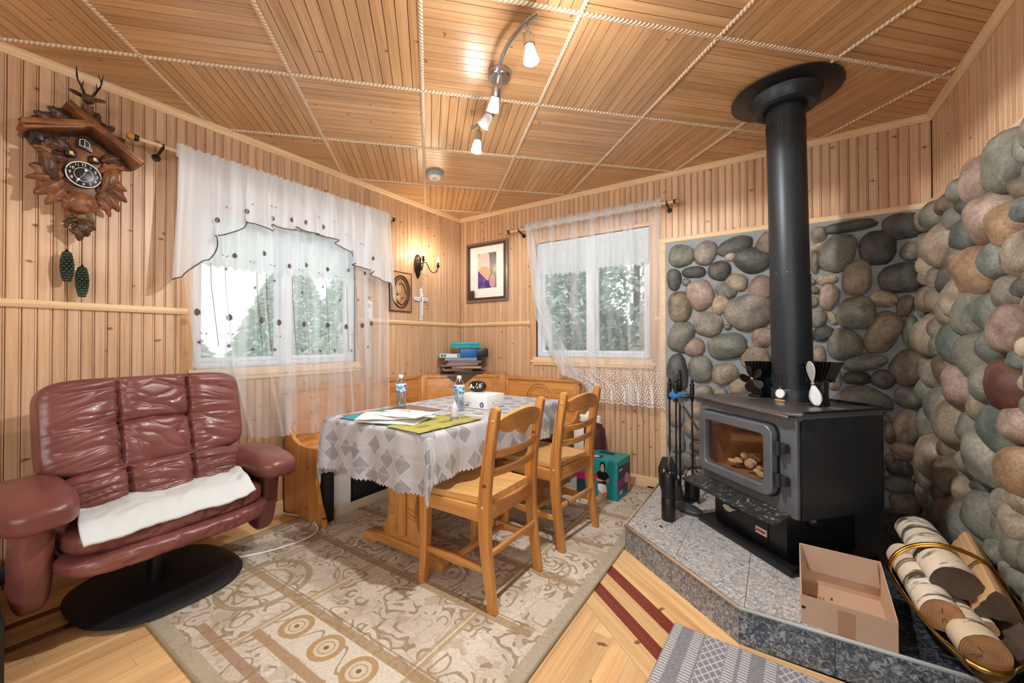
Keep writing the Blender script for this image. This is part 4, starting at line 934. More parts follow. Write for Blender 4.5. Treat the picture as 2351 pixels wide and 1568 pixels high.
# top with a soft raised lip in front, chamfered corners
out = [(-w-.03, -d-.045), (w-.03, -d-.075), (w+.02, -d-.03), (w+.03, d+.01), (-w-.03, d+.01)]
out = [(-w-.035, -d-.02), (-w-.01, -d-.05), (w-.045, -d-.06), (w-.01, -d-.045), (w+.02, -d-.01), (w+.028, d+.015), (-w-.03, d+.015)]
m = MB(); m.prism(out, .014, T(0,0,.682), c=.004); tp = m.build('top_plate', M_['stove_top'], stove)
m = MB(); m.tube([(-w-.03, -d-.035, .686), (w-.045, -d-.062, .682), (w-.01, -d-.048, .676)], .009, 8); m.build('front_lip', M_['stove_top'], tp)
m = MB(); m.box(-w, w, -d-.01, d, .655, .683, c=.003); m.build('top_band', SG, stove)
m = MB(); m.tube([(-w-.03, d+.01, .70), (w+.03, d+.01, .70), (w+.03, -d-.01, .70)], .006, 6); m.build('top_rim', M_['black'], tp)
# door: rounded frame with glass and visible fire bricks / ash
door = MB(); ring_prism(door, rrect(-.262, .205, .305, .625, .045), rrect(-.215, .158, .350, .578, .018), -d-.060, -d-.020)
dr = door.build('door', SG, stove, bevel=.006)
m = MB(); ring_prism(m, rrect(-.268, .211, .299, .631, .047), rrect(-.25, .193, .318, .612, .04), -d-.03, -d-.016); m.build('door_back_rim', M_['black'], dr)
sgl = NM('stove_glass', .04, 0, (.5,.36,.26)); sgl.b.inputs['Transmission Weight'].default_value = 0
sgl.n.remove(sgl.b); t1 = sgl.node('ShaderNodeBsdfTransparent'); t1.inputs['Color'].default_value = (.92,.84,.76,1); gl = sgl.node('ShaderNodeBsdfGlossy', Roughness=.05); mx = sgl.node('ShaderNodeMixShader'); mx.inputs[0].default_value = .12
sgl.link(t1.outputs[0], mx.inputs[1]); sgl.link(gl.outputs[0], mx.inputs[2]); sgl.link(mx.outputs[0], sgl.n['Material Output'].inputs[0])
m = MB(); m.box(-.218, .161, -d-.036, -d-.031, .347, .581); m.build('door_glass', sgl.m, dr, smooth=None)
brick = plain('fire_brick', '#c08a6c', .85, 0, .2); ash = plain('ash', '#e6d8c2', .95, 0, .3, bump=.5, bs=80); soot = plain('inside_soot', '#b5917a', .8, 0, .3)
FBX = ((-.25, -.24, -d, d-.03, .30, .62), (.185, .195, -d, d-.03, .30, .62), (-.25, .195, d-.045, d-.03, .30, .62), (-.25, .195, -d, d-.03, .30, .325), (-.25, .195, -d, d-.03, .60, .62))
for k, q in enumerate(FBX): m = MB(); m.box(*q); m.build('firebox_lining', soot, stove, smooth=None)
for k in range(4): m = MB(); m.box(-.235+k*.105, -.133+k*.105, d-.07, d-.046, .33, .50, c=.003); m.build('fire_brick', brick, stove)
m = MB(); m.box(-.235, .18, -.05, .02, .525, .550, c=.003); m.build('baffle_brick', brick, stove)
for y in (-.12, .08): m = MB(); m.cyl((-.24, y, .570), (.185, y, .570), .010, .010, 10); m.build('air_tube', soot, stove)
for k in range(34):
    rr = random.Random(k); m = MB(); m.ell((-.16+k*.0090, rr.uniform(-.20, -.02), .338+.06*math.exp(-((k-9)/7)**2)+rr.uniform(-.01, .01)), (.022*rr.uniform(.7,1.5), .018, .014*rr.uniform(.7,1.6)), None, 9, 6); m.build('ember_lump', ash, stove)
# hinges, handle
for z in (.535, .395):
    m = MB(); m.box(.212, .262, -d-.052, -d-.022, z-.022, z+.022, c=.006); m.cyl((.232, -d-.055, z-.028), (.232, -d-.055, z+.028), .011, .011, 10); m.build('hinge', M_['stove_black'], stove)
coil = MB(); P = [(-.292+.004*math.cos(t*2.2)-t*.0032, -d-.075-.012*math.cos(t*1.0)-t*.0022, .500+t*.0062+.0*math.sin(t)) for t in range(0)]
ax0 = Vector((-.278, -d-.05, .505)); ax1 = Vector((-.335, -d-.10, .63)); ax2 = Vector((-.352, -d-.115, .668))
hd = MB(); hd.tube([(-.245, -d-.045, .51), ax0, ax1], .006, 8); hdl = hd.build('door_handle', M_['black'], stove)
dv = (ax2-ax1).normalized(); u_ = dv.cross(Vector((0,0,1))).normalized(); w_ = dv.cross(u_)
coil.tube([ax1+dv*(t*.0016)+(u_*math.cos(t*.9)+w_*math.sin(t*.9))*.013*(1-abs(t/28-.5)*.7) for t in range(42)], .003, 6); coil.build('coil_grip', M_['chrome'], hdl)
# ash shelf: a slanting apron below the door
m = MB(); vs = [(-.31, -d-.015, .255), (.262, -d-.015, .255), (.262, -d-.11, .225), (.10, -d-.125, .225), (-.335, -d-.115, .225), (-.31, -d-.015, .247), (.262, -d-.015, .247), (.262, -d-.11, .217), (.10, -d-.125, .217), (-.335, -d-.115, .217)]
m.add(vs, [(0,1,2,3,4), (9,8,7,6,5), (0,5,6,1), (1,6,7,2), (2,7,8,3), (3,8,9,4), (4,9,5,0)])
aq = NM('ash_shelf', .4, .5); v = aq.coord((1,1,1)); aq.base(aq.ramp(aq.noise(v, 38, 5, .7), [(.35, srgb('#34373a')), (.58, srgb('#4b4e50')), (.66, srgb('#b8b5ae'))])); m.build('ash_shelf', aq.m, stove, smooth=None)
m = MB(); m.ell((.235, -.10, .20), (.03, .03, .03)); m.cyl((.18, -.10, .20), (.27, -.1, .2), .012); m.build('air_control_knob', M_['black'], stove)

# pipe: own thing, stands in the stove collar and meets the ceiling
PX, PY = 2.868, -.690
pp = empty('stovepipe', (PX, PY, .836), 0, 'tall black stovepipe rising from the stove to a round ceiling collar', 'stovepipe', rot=(R(.45), R(-.85), 0))
PB = M_['pipe_black']
m = MB(); m.lathe([(.098, 0), (.098, .058), (.095, .062)], 40); m.build('bottom_collar', PB, pp, smooth=40)
m = MB(); m.lathe([(.0905, .05), (.0905, .64)], 40); m.build('lower_pipe', PB, pp, smooth=40)
m = MB(); m.lathe([(.0875, .64), (.0875, 1.56)], 40); m.build('upper_pipe', PB, pp, smooth=40)
m = MB(); m.lathe([(.0918, .632), (.0918, .642)], 40); m.build('seam_band', PB, pp, smooth=40)
for z0, r_, zz in ((.085, .0912, .05), (1.40, .0882, .04)):
    for k in range(30):
        a = 2*PI*k/30; M2 = Matrix.Translation((0,0,z0)) @ Matrix.Rotation(a, 4, 'Z')
        MB().box(r_-.003, r_+.0006, -.003, .003, 0, zz, M2).build('vent_slot', M_['black'], pp, smooth=None)
for a in (230, 245, 262): MB().ell((.0880*math.cos(R(a)), .0880*math.sin(R(a)), .655), (.004,.004,.004), None, 8, 6).build('screw', M_['chrome'], pp)
m = MB(); m.lathe([(.088, 1.515), (.130, 1.515), (.146, 1.525), (.150, 1.555), (.160, 1.580), (.165, 1.588)], 48, cap=False); m.build('thimble_cone', PB, pp, smooth=30, solid=.003)
m = MB(); m.lathe([(.088, 1.584), (.238, 1.584), (.247, 1.589), (.247, 1.598), (.088, 1.600)], 64, cap=False); m.build('ceiling_plate', M_['black'], pp, smooth=30)

# ---- things on top of the stove (plate top at 0.836) ----
ZT = .836
def stove_fan(name, loc, rz, blades, bm_, fins, h, label, twist=28, br=.075):
    root = empty(name, (loc[0], loc[1], ZT), rz, label, 'fan')
    m = MB(); m.box(-.035, .035, -.03, .03, 0, .012, c=.002); m.build('foot', M_['black'], root)
    m = MB(); m.prism([(-.033, .010), (.033, .010), (.028, h*.25), (.030, h*.55), (-.030, h*.55), (-.028, h*.25)], .045, XZ(-.012), c=.003); m.build('body', M_['black'], root)
    m = MB(); m.box(-.05, .05, -.012, .05, h*.55, h*.575, c=.001); m.build('fin_plate', M_['black'], root)
    for k in range(fins):
        t = (k/(fins-1)-.5); x0 = t*.07; x1 = t*.13
        vs = [(x0-.0012, -.02, h*.57), (x0+.0012, -.02, h*.57), (x0+.0012, .07, h*.57), (x0-.0012, .07, h*.57), (x1-.0012, -.02, h), (x1+.0012, -.02, h), (x1+.0012, .085, h), (x1-.0012, .085, h)]
        MB().add(vs, [(0,3,2,1),(4,5,6,7),(0,1,5,4),(1,2,6,5),(2,3,7,6),(3,0,4,7)]).build('cooling_fin', M_['black'], root, smooth=None)
    hz = h*.52; m = MB(); m.cyl((0, -.045, hz), (0, -.012, hz), .007, .007, 12); m.ell((0, -.047, hz), (.009, .006, .009), None, 12, 8); m.build('hub', M_['chrome'] if bm_ is not M_['black'] else M_['dark_bronze'], root)
    for k, a in enumerate(blades):
        def f(u, v):
            r_ = lerp(.006, br, u); ww = .030*math.sin(PI*min(1, u*.92+.06))**.7*(.55+.65*u); y = (v-.5)*2*ww
            return (r_, y*math.sin(R(twist))*.8, y*math.cos(R(twist)))
        M2 = Matrix.Translation((0, -.046, hz)) @ Matrix.Rotation(R(a), 4, 'Y')
        MB().grid(f, 14, 6, M2).build('blade', bm_, root, smooth=180, solid=.0015)
    return root
stove_fan('stove_fan', (2.712, -.650), R(-35), (35, 105, 180, 250, 320), M_['dark_bronze'], 7, .192, 'small black five-blade heat fan on the stove left of the pipe')
alu = plain('brushed_aluminium', '#c9ced0', .35, .6)
stove_fan('stove_fan', (2.962, -.862), R(-30), (80, 262), alu, 9, .205, 'heat fan with two silver blades on the stove right of the pipe', br=.105)
th = empty('stove_thermometer', (2.815, -.782, ZT), R(-30), 'small round silver stove thermometer leaning at the foot of the pipe', 'thermometer')
m = MB(); m.lathe([(0, 0), (.026, 0), (.027, .004), (.024, .007), (0, .007)], 28, T(0, 0, .038) @ RX(80)); m.build('dial', M_['chrome'], th, smooth=40)
m = MB(); m.lathe([(0, .0072), (.021, .0072), (0, .0075)], 24, T(0, 0, .038) @ RX(80)); m.build('dial_face', plain('cream_face', '#dfe6e0', .5), th, smooth=40)
m = MB(); m.box(-.024, .024, -.012, .012, 0, .008, c=.002); m.build('stand', plain('copper_tan', '#c49a78', .5, .3), th)
m = MB(); m.tube([(0, 0, .062), (.006, 0, .072), (0, 0, .078), (-.006, 0, .072), (0, 0, .062)], .002, 6); m.build('hanging_loop', M_['chrome'], th)
kt = empty('enamel_pot', (2.755, -.535, ZT), 0, 'dark teal enamel pot standing behind the small black fan', 'pot')
teal = plain('teal_enamel', '#1c4450', .2); m = MB(); m.lathe([(0, 0), (.055, 0), (.060, .006), (.060, .115), (.063, .12), (.057, .12), (.055, .01), (0, .008)], 32); m.build('pot_body', teal, kt, smooth=40)
m = MB(); m.lathe([(.0, .126), (.04, .124), (.062, .118), (.0, .118)], 32); m.build('lid', M_['chrome'], kt, smooth=40)
m = MB(); m.box(0, .085, 0, .045, 0, .004, c=.001); o = m.build('metal_plate', M_['stove_grey']); o.location = (2.99, -.93, ZT+.0005); o.rotation_euler.z = R(-43); tag(o, 'thin steel plate lying on the stove top beside the silver-bladed fan', 'plate')
m = MB(); m.ell((0, 0, .003), (.03, .02, .003), None, 12, 6); o = m.build('spoon_rest', plain('tin', '#a8a6a2', .3, .8)); o.location = (2.70, -.775, ZT); tag(o, 'small shiny metal scrap lying on the left of the stove top', 'metal scrap')

# ---- fireplace tool set ----
tx, ty = 2.285, -.53
ts = empty('fireplace_tool_stand', (tx, ty, HZ), 0, 'black fireplace tool stand with ring hooks left of the stove', 'tool stand')
BK = M_['black']
m = MB(); m.lathe([(0, 0), (.085, 0), (.085, .006), (.04, .016), (.012, .03), (0, .03)], 32); m.build('base', BK, ts, smooth=40)
m = MB(); m.cyl((0, 0, .02), (0, 0, .72), .0065, .0065, 12); m.build('pole', BK, ts)
def finial(m, x, y, z, s=1):
    m.lathe([(.0, 0), (.010*s, .002), (.0135*s, .02), (.0145*s, .06), (.012*s, .075), (.0145*s, .082), (.010*s, .09), (.0145*s, .10), (.0125*s, .112), (.006*s, .118), (.010*s, .125), (.009*s, .134), (0, .14)], 16, T(x, y, z))
m = MB(); finial(m, 0, 0, .685); m.build('finial', BK, ts, smooth=60)
m = MB(); m.tube([(.075*math.cos(t*PI/12), .06*math.sin(t*PI/12), .655) for t in range(24)], .005, 8, closed=True); m.tube([(-.075, 0, .655), (.075, 0, .655)], .004, 8); m.build('hook_ring', BK, ts)
def tool(name, x, y, label, head, cat):
    r_ = empty(name, (tx+x, ty+y, HZ+.08), 0, label, cat, 'hanging fireplace tools')
    m = MB(); m.cyl((0,0,.05), (0,0,.56), .0055, .0055, 10); m.build('shaft', BK, r_)
    m = MB(); finial(m, 0, 0, .545); m.build('handle', BK, r_, smooth=60); head(r_); return r_
def h_poker(r_): m = MB(); m.tube([(0,0,.06), (0,0,-.03)], .005, 8); m.tube([(0,0,.02), (.02, 0, .012), (.03, 0, -.01)], .004, 8); m.build('poker_tip', BK, r_)
def h_brush(r_):
    m = MB(); m.cyl((0,0,.03), (0,0,.06), .03, .02, 14); m.build('brush_block', BK, r_)
    m = MB(); m.lathe([(.03, .03), (.04, -.02), (.046, -.065), (0, -.065)], 16); m.build('bristles', plain('bristles', '#2a2a2c', .9, bump=.8, bs=300), r_)
def h_shovel(r_):
    m = MB(); m.tube([(-.038, 0, .035), (-.04, 0, .08), (-.022, 0, .12), (0, 0, .145), (.022, 0, .12), (.04, 0, .08), (.038, 0, .035)], .004, 8); m.build('yoke', BK, r_)
    def f(u, v): x = lerp(-.045, .045, u); return (x*(1-.1*v), .012-.03*(2*u-1)**2-.01*v, lerp(.05, -.075, v))
    MB().grid(f, 12, 8).build('shovel_pan', BK, r_, smooth=180, solid=.002)
tool('fireplace_poker', -.062, .0, 'black fireplace poker hanging leftmost on the tool stand', h_poker, 'poker')
tool('hearth_brush', -.012, -.058, 'black hearth brush hanging at the front of the tool stand', h_brush, 'brush')
tool('hearth_shovel', .072, .0, 'black ash shovel with looped neck hanging nearest the stove', h_shovel, 'shovel')
m = MB(); m.tube(bez([(-.04,.0,.0), (-.02,-.012,.015), (0,-.015,-.004), (.02,-.012,.012), (.045,0,.002)], 5), .009, 8, flat=1.4); m.ell((-.012,-.018,.0), (.022,.01,.02)); o = m.build('blue_ribbon', plain('blue_cloth', '#1f6fb8', .7)); o.location = (tx-.01, ty-.05, HZ+.66); tag(o, 'bright blue ribbon tied round the top of the fireplace tool stand', 'ribbon')
bl = empty('hearth_bellows', (2.225, -.60, HZ), R(20), 'black leather fireplace bellows leaning upright behind the black canister', 'bellows')
m = MB(); m.prism([(-.02, 0), (.02, 0), (.05, .10), (.055, .20), (.03, .27), (-.03, .27), (-.055, .20), (-.05, .10)], .045, XZ(-.02), c=.006); m.build('bellows_body', M_['matt_black'], bl)
cn = empty('black_canister', (2.286, -.872, HZ), 0, 'tall glossy black canister with a curved silver spout on the hearth edge', 'canister')
m = MB(); m.lathe([(0, 0), (.036, 0), (.037, .004), (.037, .125), (.0358, .127), (.037, .129), (.037, .258), (.034, .264), (0, .264)], 32); m.build('canister_body', M_['black'], cn, smooth=40)
m = MB(); m.box(-.008, .014, -.01, .012, .262, .31, c=.003); m.ell((-.02, -.012, .285), (.012,.01,.014)); m.build('valve', M_['black'], cn)
m = MB(); m.tube(bez([(0,0,.30), (.004,0,.34), (.018,0,.385), (.034,0,.415)], 6), .005, 8); m.ell((-.018, -.02, .275), (.009,.009,.012)); m.ell((.012, -.022, .268), (.006,.006,.01)); m.build('spout', M_['chrome'], cn)
m = MB(); m.ell((0,0,.02), (.10, .05, .022), RZ(-30), fn=lambda p: Vector((p.x, p.y, p.z*(1-.4*p.x)))); o = m.build('dust_pan', plain('dark_rubber', '#3a3d40', .5)); o.location = (2.355, -.70, HZ); tag(o, 'dark grey rubber scoop lying on the hearth below the fireplace tools', 'scoop')

# ---- cardboard box ----
cb = empty('cardboard_box', (2.994, -1.325, HZ), R(-1.5), 'open shallow brown cardboard box standing on the hearth beside the firewood', 'box')
CX, CY, CH = .125, .152, .100; CB = M_['cardboard']; CI = M_['cardboard_in']
m = MB(); m.box(-CX, CX, -CY, CY, .001, .005); m.build('bottom', CI, cb, smooth=None)
m = MB(); m.box(-CX, CX, -CY-.003, -CY, 0, CH); fr0 = m.build('front_wall', CB, cb, smooth=None)
m = MB(); m.box(-.025, .02, -CY-.0042, -CY-.003, .0, .085); m.build('tape', plain('tan_tape', '#a47f63', .35), fr0, smooth=None)
m = MB(); m.box(-CX, -CX+.012, -CY-.0042, -CY-.003, .055, .063); m.build('black_mark', BK, fr0, smooth=None)
m = MB(); m.box(-CX, CX, CY, CY+.003, 0, .155); m.build('back_wall', CI, cb, smooth=None)
for s in (-1, 1): m = MB(); m.prism([(-CY, 0), (CY, 0), (CY, .155), (-CY, CH)], .003, Matrix(((0,0,1,s*CX-.0015),(1,0,0,0),(0,1,0,0),(0,0,0,1)))); m.build('side_wall', CI, cb, smooth=None)
m = MB(); m.add([(-CX+.01, CY-.002, .153), (CX-.01, CY-.002, .153), (CX-.002, CY-.012, .060), (-CX+.03, CY-.012, .060), (-CX+.01, CY-.005, .153), (CX-.01, CY-.005, .153), (CX-.002, CY-.015, .060), (-CX+.03, CY-.015, .060)], [(0,1,2,3),(7,6,5,4),(0,4,5,1),(1,5,6,2),(2,6,7,3),(3,7,4,0)]); m.build('inner_flap', CB, cb, smooth=None)
m = MB(); m.add([(-CX, -CY, CH), (-CX, CY, CH), (-CX-.012, CY+.004, CH+.085), (-CX-.008, -CY+.05, CH+.02)], [(0,1,2,3)]); 
m2 = MB(); ink = plain('ink', '#4b3a30', .8)
for x0, y0, ww, hh_ in ((-.10, .05, .055, .02), (-.03, .05, .006, .02), (-.075, -.01, .02, .028), (-.035, -.015, .028, .004), (-.035, -.024, .028, .010), (-.035, -.036, .022, .004)):
    if ww > .05:
        for q in range(5): m2.box(x0+q*.011, x0+q*.011+.007, y0, y0+.002, .005, .0056); m2.box(x0+q*.011, x0+q*.011+.002, y0-.014, y0, .005, .0056); m2.box(x0+q*.011, x0+q*.011+.007, y0-.014, y0-.012, .005, .0056)
    else: m2.box(x0, x0+ww, y0, y0+hh_, .005, .0056)
m2.build('printed_marks', ink, cb, smooth=None)

# ---- log holder and firewood ----
lh = empty('firewood_holder', (3.30, -1.22, HZ), 0, 'oval brass-rimmed firewood holder with a hoop handle beside the stone wall', 'firewood holder')
A_, B_ = .155, .30
m = MB(); m.tube([(A_*math.cos(t*PI/24), B_*math.sin(t*PI/24), .055+.085*math.cos(t*PI/24)**2) for t in range(48)], .006, 8, closed=True); m.build('brass_rim', M_['brass'], lh)
def sling(u, v):
    a = lerp(-1, 1, u); y = lerp(-.98, .98, v)*B_; x = a*A_*math.sqrt(max(0, 1-(y/B_)**2*.92)); return (x, y, .012+.12*abs(a)**2.2*(1-.45*(y/B_)**2))
MB().grid(sling, 20, 20).build('metal_tray', plain('old_brass', '#6b5a38', .35, .8), lh, smooth=180, solid=.003)
m = MB(); m.tube([(.15*math.cos(R(t)), .06, .125+.135*math.sin(R(t))) for t in range(-5, 186, 8)], .0065, 8, up=(0,1,0)); m.tube([(.15*math.cos(R(t)), .045, .125+.135*math.sin(R(t))) for t in range(-5, 186, 8)], .0045, 8, up=(0,1,0)); m.build('hoop_handle', M_['brass'], lh)
m = MB()
for y in (-.2, .2): m = MB(); m.box(-.08, .08, y-.01, y+.01, 0, .014, c=.003); m.build('foot', BK, lh)
br_ = NM('birch_bark', .7); v = br_.coord((4, 1.0, 4)); n_ = br_.noise(br_.coord((3, 14, 3)), 1.6, 5, .7, .4); n2 = br_.noise(br_.coord((1,1,1)), 5, 3)
c = br_.ramp(n2, [(.3, srgb('#d9c7a8')), (.7, srgb('#eee6d8'))]); c = br_.mix(br_.ramp(n_, [(.54, (0,0,0)), (.60, (1,1,1))]), c, srgb('#4d4640')); br_.base(c); br_.bump(n_, .5, .004)
en = NM('log_end', .8); v = en.coord((1,1,1), False); ln = en.node('ShaderNodeVectorMath', operation='LENGTH'); sx = en.sep(v); cb_ = en.node('ShaderNodeCombineXYZ'); en.link(sx[0], cb_.inputs[0]); en.link(sx[2], cb_.inputs[1]); en.link(cb_.outputs[0], ln.inputs[0])
rg_ = en.math('SINE', en.math('ADD', en.math('MULTIPLY', ln.outputs['Value'], 900), en.math('MULTIPLY', en.noise(v, 20, 3), 9)))
c = en.mix(.25, en.ramp(en.noise(v, 26, 5), [(.3, srgb('#9a6b45')), (.7, srgb('#c79a6c'))]), en.ramp(en.math('MULTIPLY_ADD', rg_, .5, .5), [(0, srgb('#8a5c3a')), (1, srgb('#d0a57a'))])); en.base(c)
dkb = plain('dark_bark', '#54463c', .85, 0, .35, bump=.8, bs=40); split = wood('split_wood', ('#dcb98c', '#caa270', '#a97c4c'), 'y', .7, .2, 1, .1)
def log(x, y, z, r0, L, rz, rx, label, barkm, endm, seed, shape=None, sx_=1.0):
    root = empty('firewood_log', (x, y, z), 0, label, 'log', 'firewood in the brass holder', rot=(R(rx), 0, R(rz))); rr = random.Random(seed)
    off = Vector((rr.uniform(-9,9),)*3); N = 30
    def pr(a): return shape(a) if shape else 1+.05*noise.noise(Vector((math.cos(a)*1.2, math.sin(a)*1.2, seed)))
    def f(u, v):
        a = 2*PI*v; t = lerp(-L/2, L/2, u); r_ = r0*pr(a)*(1+.03*noise.noise(Vector((math.cos(a), math.sin(a), t*8))+off)); return (r_*math.cos(a)*sx_, t, r_*math.sin(a))
    MB().grid(f, 18, N).build('bark', barkm, root, smooth=50)
    for s, u in ((-1, 0), (1, 1)):
        vs = [(f(u, k/N)[0]*.985, s*(L/2+.0005), f(u, k/N)[2]*.985) for k in range(N)]; MB().add(vs, [tuple(range(N))]).build('cut_end', endm, root, smooth=None)
        if s == -1 and endm is en.m:
            for (a, l) in ((rr.uniform(0, 360), .6), (rr.uniform(0, 360), .45), (rr.uniform(0, 360), .5)):
                ca, sa = math.cos(R(a)), math.sin(R(a)); MB().tube([(ca*r0*.15, -L/2-.001, sa*r0*.15), (ca*r0*l, -L/2-.001, sa*r0*l)], .0012, 5).build('crack', dkb, root)
    return root
half = lambda a: 1.0 if 0 <= (a % (2*PI)) <= PI else .62/max(.62, abs(math.sin(a)))*.9
wedge = lambda a: min(1.15, .62/math.cos(((a+.5) % (2*PI/3))-PI/3))*(1+.05*math.sin(a*7))
log(3.228, -1.205, HZ+.125, .053, .36, 3, 4, 'round birch log on top at the left of the holder, sawn end facing out', br_.m, en.m, 1)
log(3.285, -1.10, HZ+.190, .066, .40, 2, 3, 'large white birch log on the top of the pile, dark broken underside', br_.m, dkb, 2, half)
log(3.295, -1.275, HZ+.070, .057, .38, 4, 0, 'thick birch log at the bottom with a wide pale sawn end', br_.m, en.m, 3)
log(3.355, -1.17, HZ+.085, .026, .34, -2, 0, 'thin peeled branch wedged between the birch logs', br_.m, split, 4)
log(3.395, -1.135, HZ+.175, .055, .40, -6, 6, 'split log with brown bark beside the stone wall', split, dkb, 5, wedge)
log(3.42, -1.27, HZ+.080, .050, .34, 3, 0, 'dark barked log at the lower right of the holder', dkb, dkb, 6, wedge)

# ---------------- curtains ----------------
def sheermat(name, op, col=(.90,.95,1.0), k=.5):
    q = NM(name, .8, 0, col); q.n.remove(q.b); t_ = q.node('ShaderNodeBsdfTransparent'); d_ = q.node('ShaderNodeBsdfDiffuse'); l_ = q.node('ShaderNodeBsdfTranslucent')
    d_.inputs['Color'].default_value = (*col, 1); l_.inputs['Color'].default_value = (*col, 1)
    m1 = q.node('ShaderNodeMixShader'); m1.inputs[0].default_value = .5; q.link(d_.outputs[0], m1.inputs[1]); q.link(l_.outputs[0], m1.inputs[2])
    m2 = q.node('ShaderNodeMixShader'); lw = q.node('ShaderNodeLayerWeight'); lw.inputs['Blend'].default_value = .35
    tc = q.node('ShaderNodeTexCoord'); s3 = q.sep(tc.outputs['Object']); cx = q.node('ShaderNodeCombineXYZ')
    q.link(q.math('MULTIPLY', q.math('ADD', s3[0], s3[1]), 13.0), cx.inputs[0]); q.link(q.math('MULTIPLY', s3[2], .55), cx.inputs[2])
    gather = q.math('MULTIPLY', q.math('MAXIMUM', q.math('SUBTRACT', q.noise(cx.outputs[0], 1.0, 2), .47), 0), 1.8)      # gathered cloth lies denser in the pleats
    q.link(q.math('MINIMUM', q.math('ADD', q.math('MULTIPLY_ADD', lw.outputs['Facing'], k, op), gather), .95), m2.inputs[0]); q.link(t_.outputs[0], m2.inputs[1]); q.link(m1.outputs[0], m2.inputs[2]); q.link(m2.outputs[0], q.n['Material Output'].inputs[0]); return q.m
SH1 = sheermat('sheer_voile', .30); SHB = sheermat('sheer_voile_light', .20, k=.35); SH2 = sheermat('sheer_voile_thick', .60); LACE = sheermat('lace', .80)
def interp(tab, x):
    for (a, b), (c, d_) in zip(tab, tab[1:]):
        if x <= c: t = (x-a)/(c-a) if c > a else 0; return b+(d_-b)*max(0, min(1, t))
    return tab[-1][1]
def rod(name, axis, a0, a1, z, off, label, br, fin):
    root = empty(name, (0,0,0), 0, label, 'curtain rod'); P = (lambda s, o, zz: (o, s, zz)) if axis == 'y' else (lambda s, o, zz: (s, -o, zz))
    m = MB(); m.cyl(P(a0, off, z), P(a1, off, z), .0095, .0095, 14); m.build('wooden_pole', M_['trim_wood'], root)
    for s, dr_ in ((a0, -1), (a1, 1)):
        m = MB(); m.ell(P(s+dr_*.025, off, z), (.019,.019,.019), None, 16, 12); m.build('finial', M_['honey_x'], root, smooth=180)
        m = MB(); m.cyl(P(s-dr_*.004, off, z), P(s+dr_*.010, off, z), .015, .018, 14); m.build('collar', M_['black'], root)
    for s in br:
        m = MB(); m.cyl(P(s, 0, z-.035), P(s, off, z-.012), .007, .007, 10); m.tube([P(s, off-.02, z+.006), P(s, off-.012, z-.012), P(s, off, z-.016), P(s, off+.014, z-.008), P(s, off+.016, z+.008)], .006, 8); m.cyl(P(s, 0, z-.035), P(s, .008, z-.035), .02, .018, 14); m.build('bracket', M_['black'], root)
rod('curtain_rod', 'y', -2.60, -.985, 2.178, .10, 'wooden curtain rod with black brackets above the embroidered curtain', (-2.50, -1.02), .1)
rod('curtain_rod', 'x', .690, 2.17, 2.185, .09, 'wooden curtain rod with black brackets above the lace-edged curtain', (.80, 2.12), .1)
# left main sheer: function of u (along) and v (down)
def A_main(u, v):
    left = interp([(0, -2.44), (.43, -2.43), (.75, -2.37), (1, -2.26)], v); right = interp([(0, -1.05), (.4, -1.03), (1, -1.02)], v)
    y = lerp(left, right, u); zb = interp([(0, .60), (.22, .53), (.5, .50), (.75, .49), (1, .59)], u)+.010*abs(math.sin(u*PI*13))
    z = lerp(2.172, zb, v); k = min(1, .25+v*2.2)
    f = .6*math.sin(u*46+1.4*math.sin(u*9))+.30*math.sin(u*87+2)+.3*math.sin(u*19)
    return (.102+.034*k*f, y+.020*k*math.sin(u*46+1.4*math.sin(u*9)+1.2), z)
def curtain(name, fn, nu, nv, mat, label, cat='curtain', sol=0):
    o = MB().grid(fn, nu, nv).build(name, mat, None, smooth=180); tag(o, label, cat); return o
ca = curtain('sheer_curtain', A_main, 300, 60, SH1, 'long white voile curtain with dark embroidered leaves over the left window')
emb = plain('embroidery_dark', '#5d4c48', .9); 
def motif(m, fn, u, v, kind, s=1):
    p = Vector(fn(u, v)); e = 1e-3; tu = (Vector(fn(u+e, v))-p).normalized(); tv = Vector((0, 0, -1)); n_ = tu.cross(tv).normalized()
    if n_.x < 0: n_ = -n_
    p += n_*.002; Q = lambda a, b: p+Vector((0, 1, 0))*a*s+Vector((0, 0, 1))*b*s+n_*.001
    if kind == 0: m.add([Q(0, .022), Q(.015, .010), Q(.017, -.008), Q(0, -.022), Q(-.017, -.010), Q(-.014, .010)], [(0,1,2,3,4,5)])
    elif kind == 1:
        for a in range(0, 360, 60): m.add([Q(0, 0), Q(.004*math.cos(R(a+40)), .004*math.sin(R(a+40))), Q(.022*math.cos(R(a)), .022*math.sin(R(a))), Q(.004*math.cos(R(a-40)), .004*math.sin(R(a-40)))], [(0,1,2,3)])
    else:
        m.add([Q(.0, .0), Q(.006, .006), Q(.018, .016), Q(.010, .002)], [(0,1,2,3)]); m.add([Q(-.02, .01), Q(-.014, .014), Q(-.008, .004), Q(-.014, .004)], [(0,1,2,3)])
def stems(m, fn, u, v0, v1, w=.0014):
    P = [Vector(fn(u, lerp(v0, v1, k/14)))+Vector((.002, 0, 0)) for k in range(15)]; m.tube(P, w, 4)
mm = MB(); er = random.Random(21)
for k in range(9): motif(mm, A_main, .06+k*.105+er.uniform(-.01, .01), .545, 0)
for k in range(9): motif(mm, A_main, .03+k*.105+er.uniform(-.01, .01), .655, 1)
for k in range(10): motif(mm, A_main, .07+k*.1, .60+er.uniform(-.02, .02), 2)
for k in range(8): motif(mm, A_main, .10+k*.105, .30+er.uniform(-.02, .02), 0, .8); motif(mm, A_main, .15+k*.105, .33, 2)
for k in range(9): motif(mm, A_main, .05+k*.105, .40+er.uniform(-.03, .03), 1, .8)
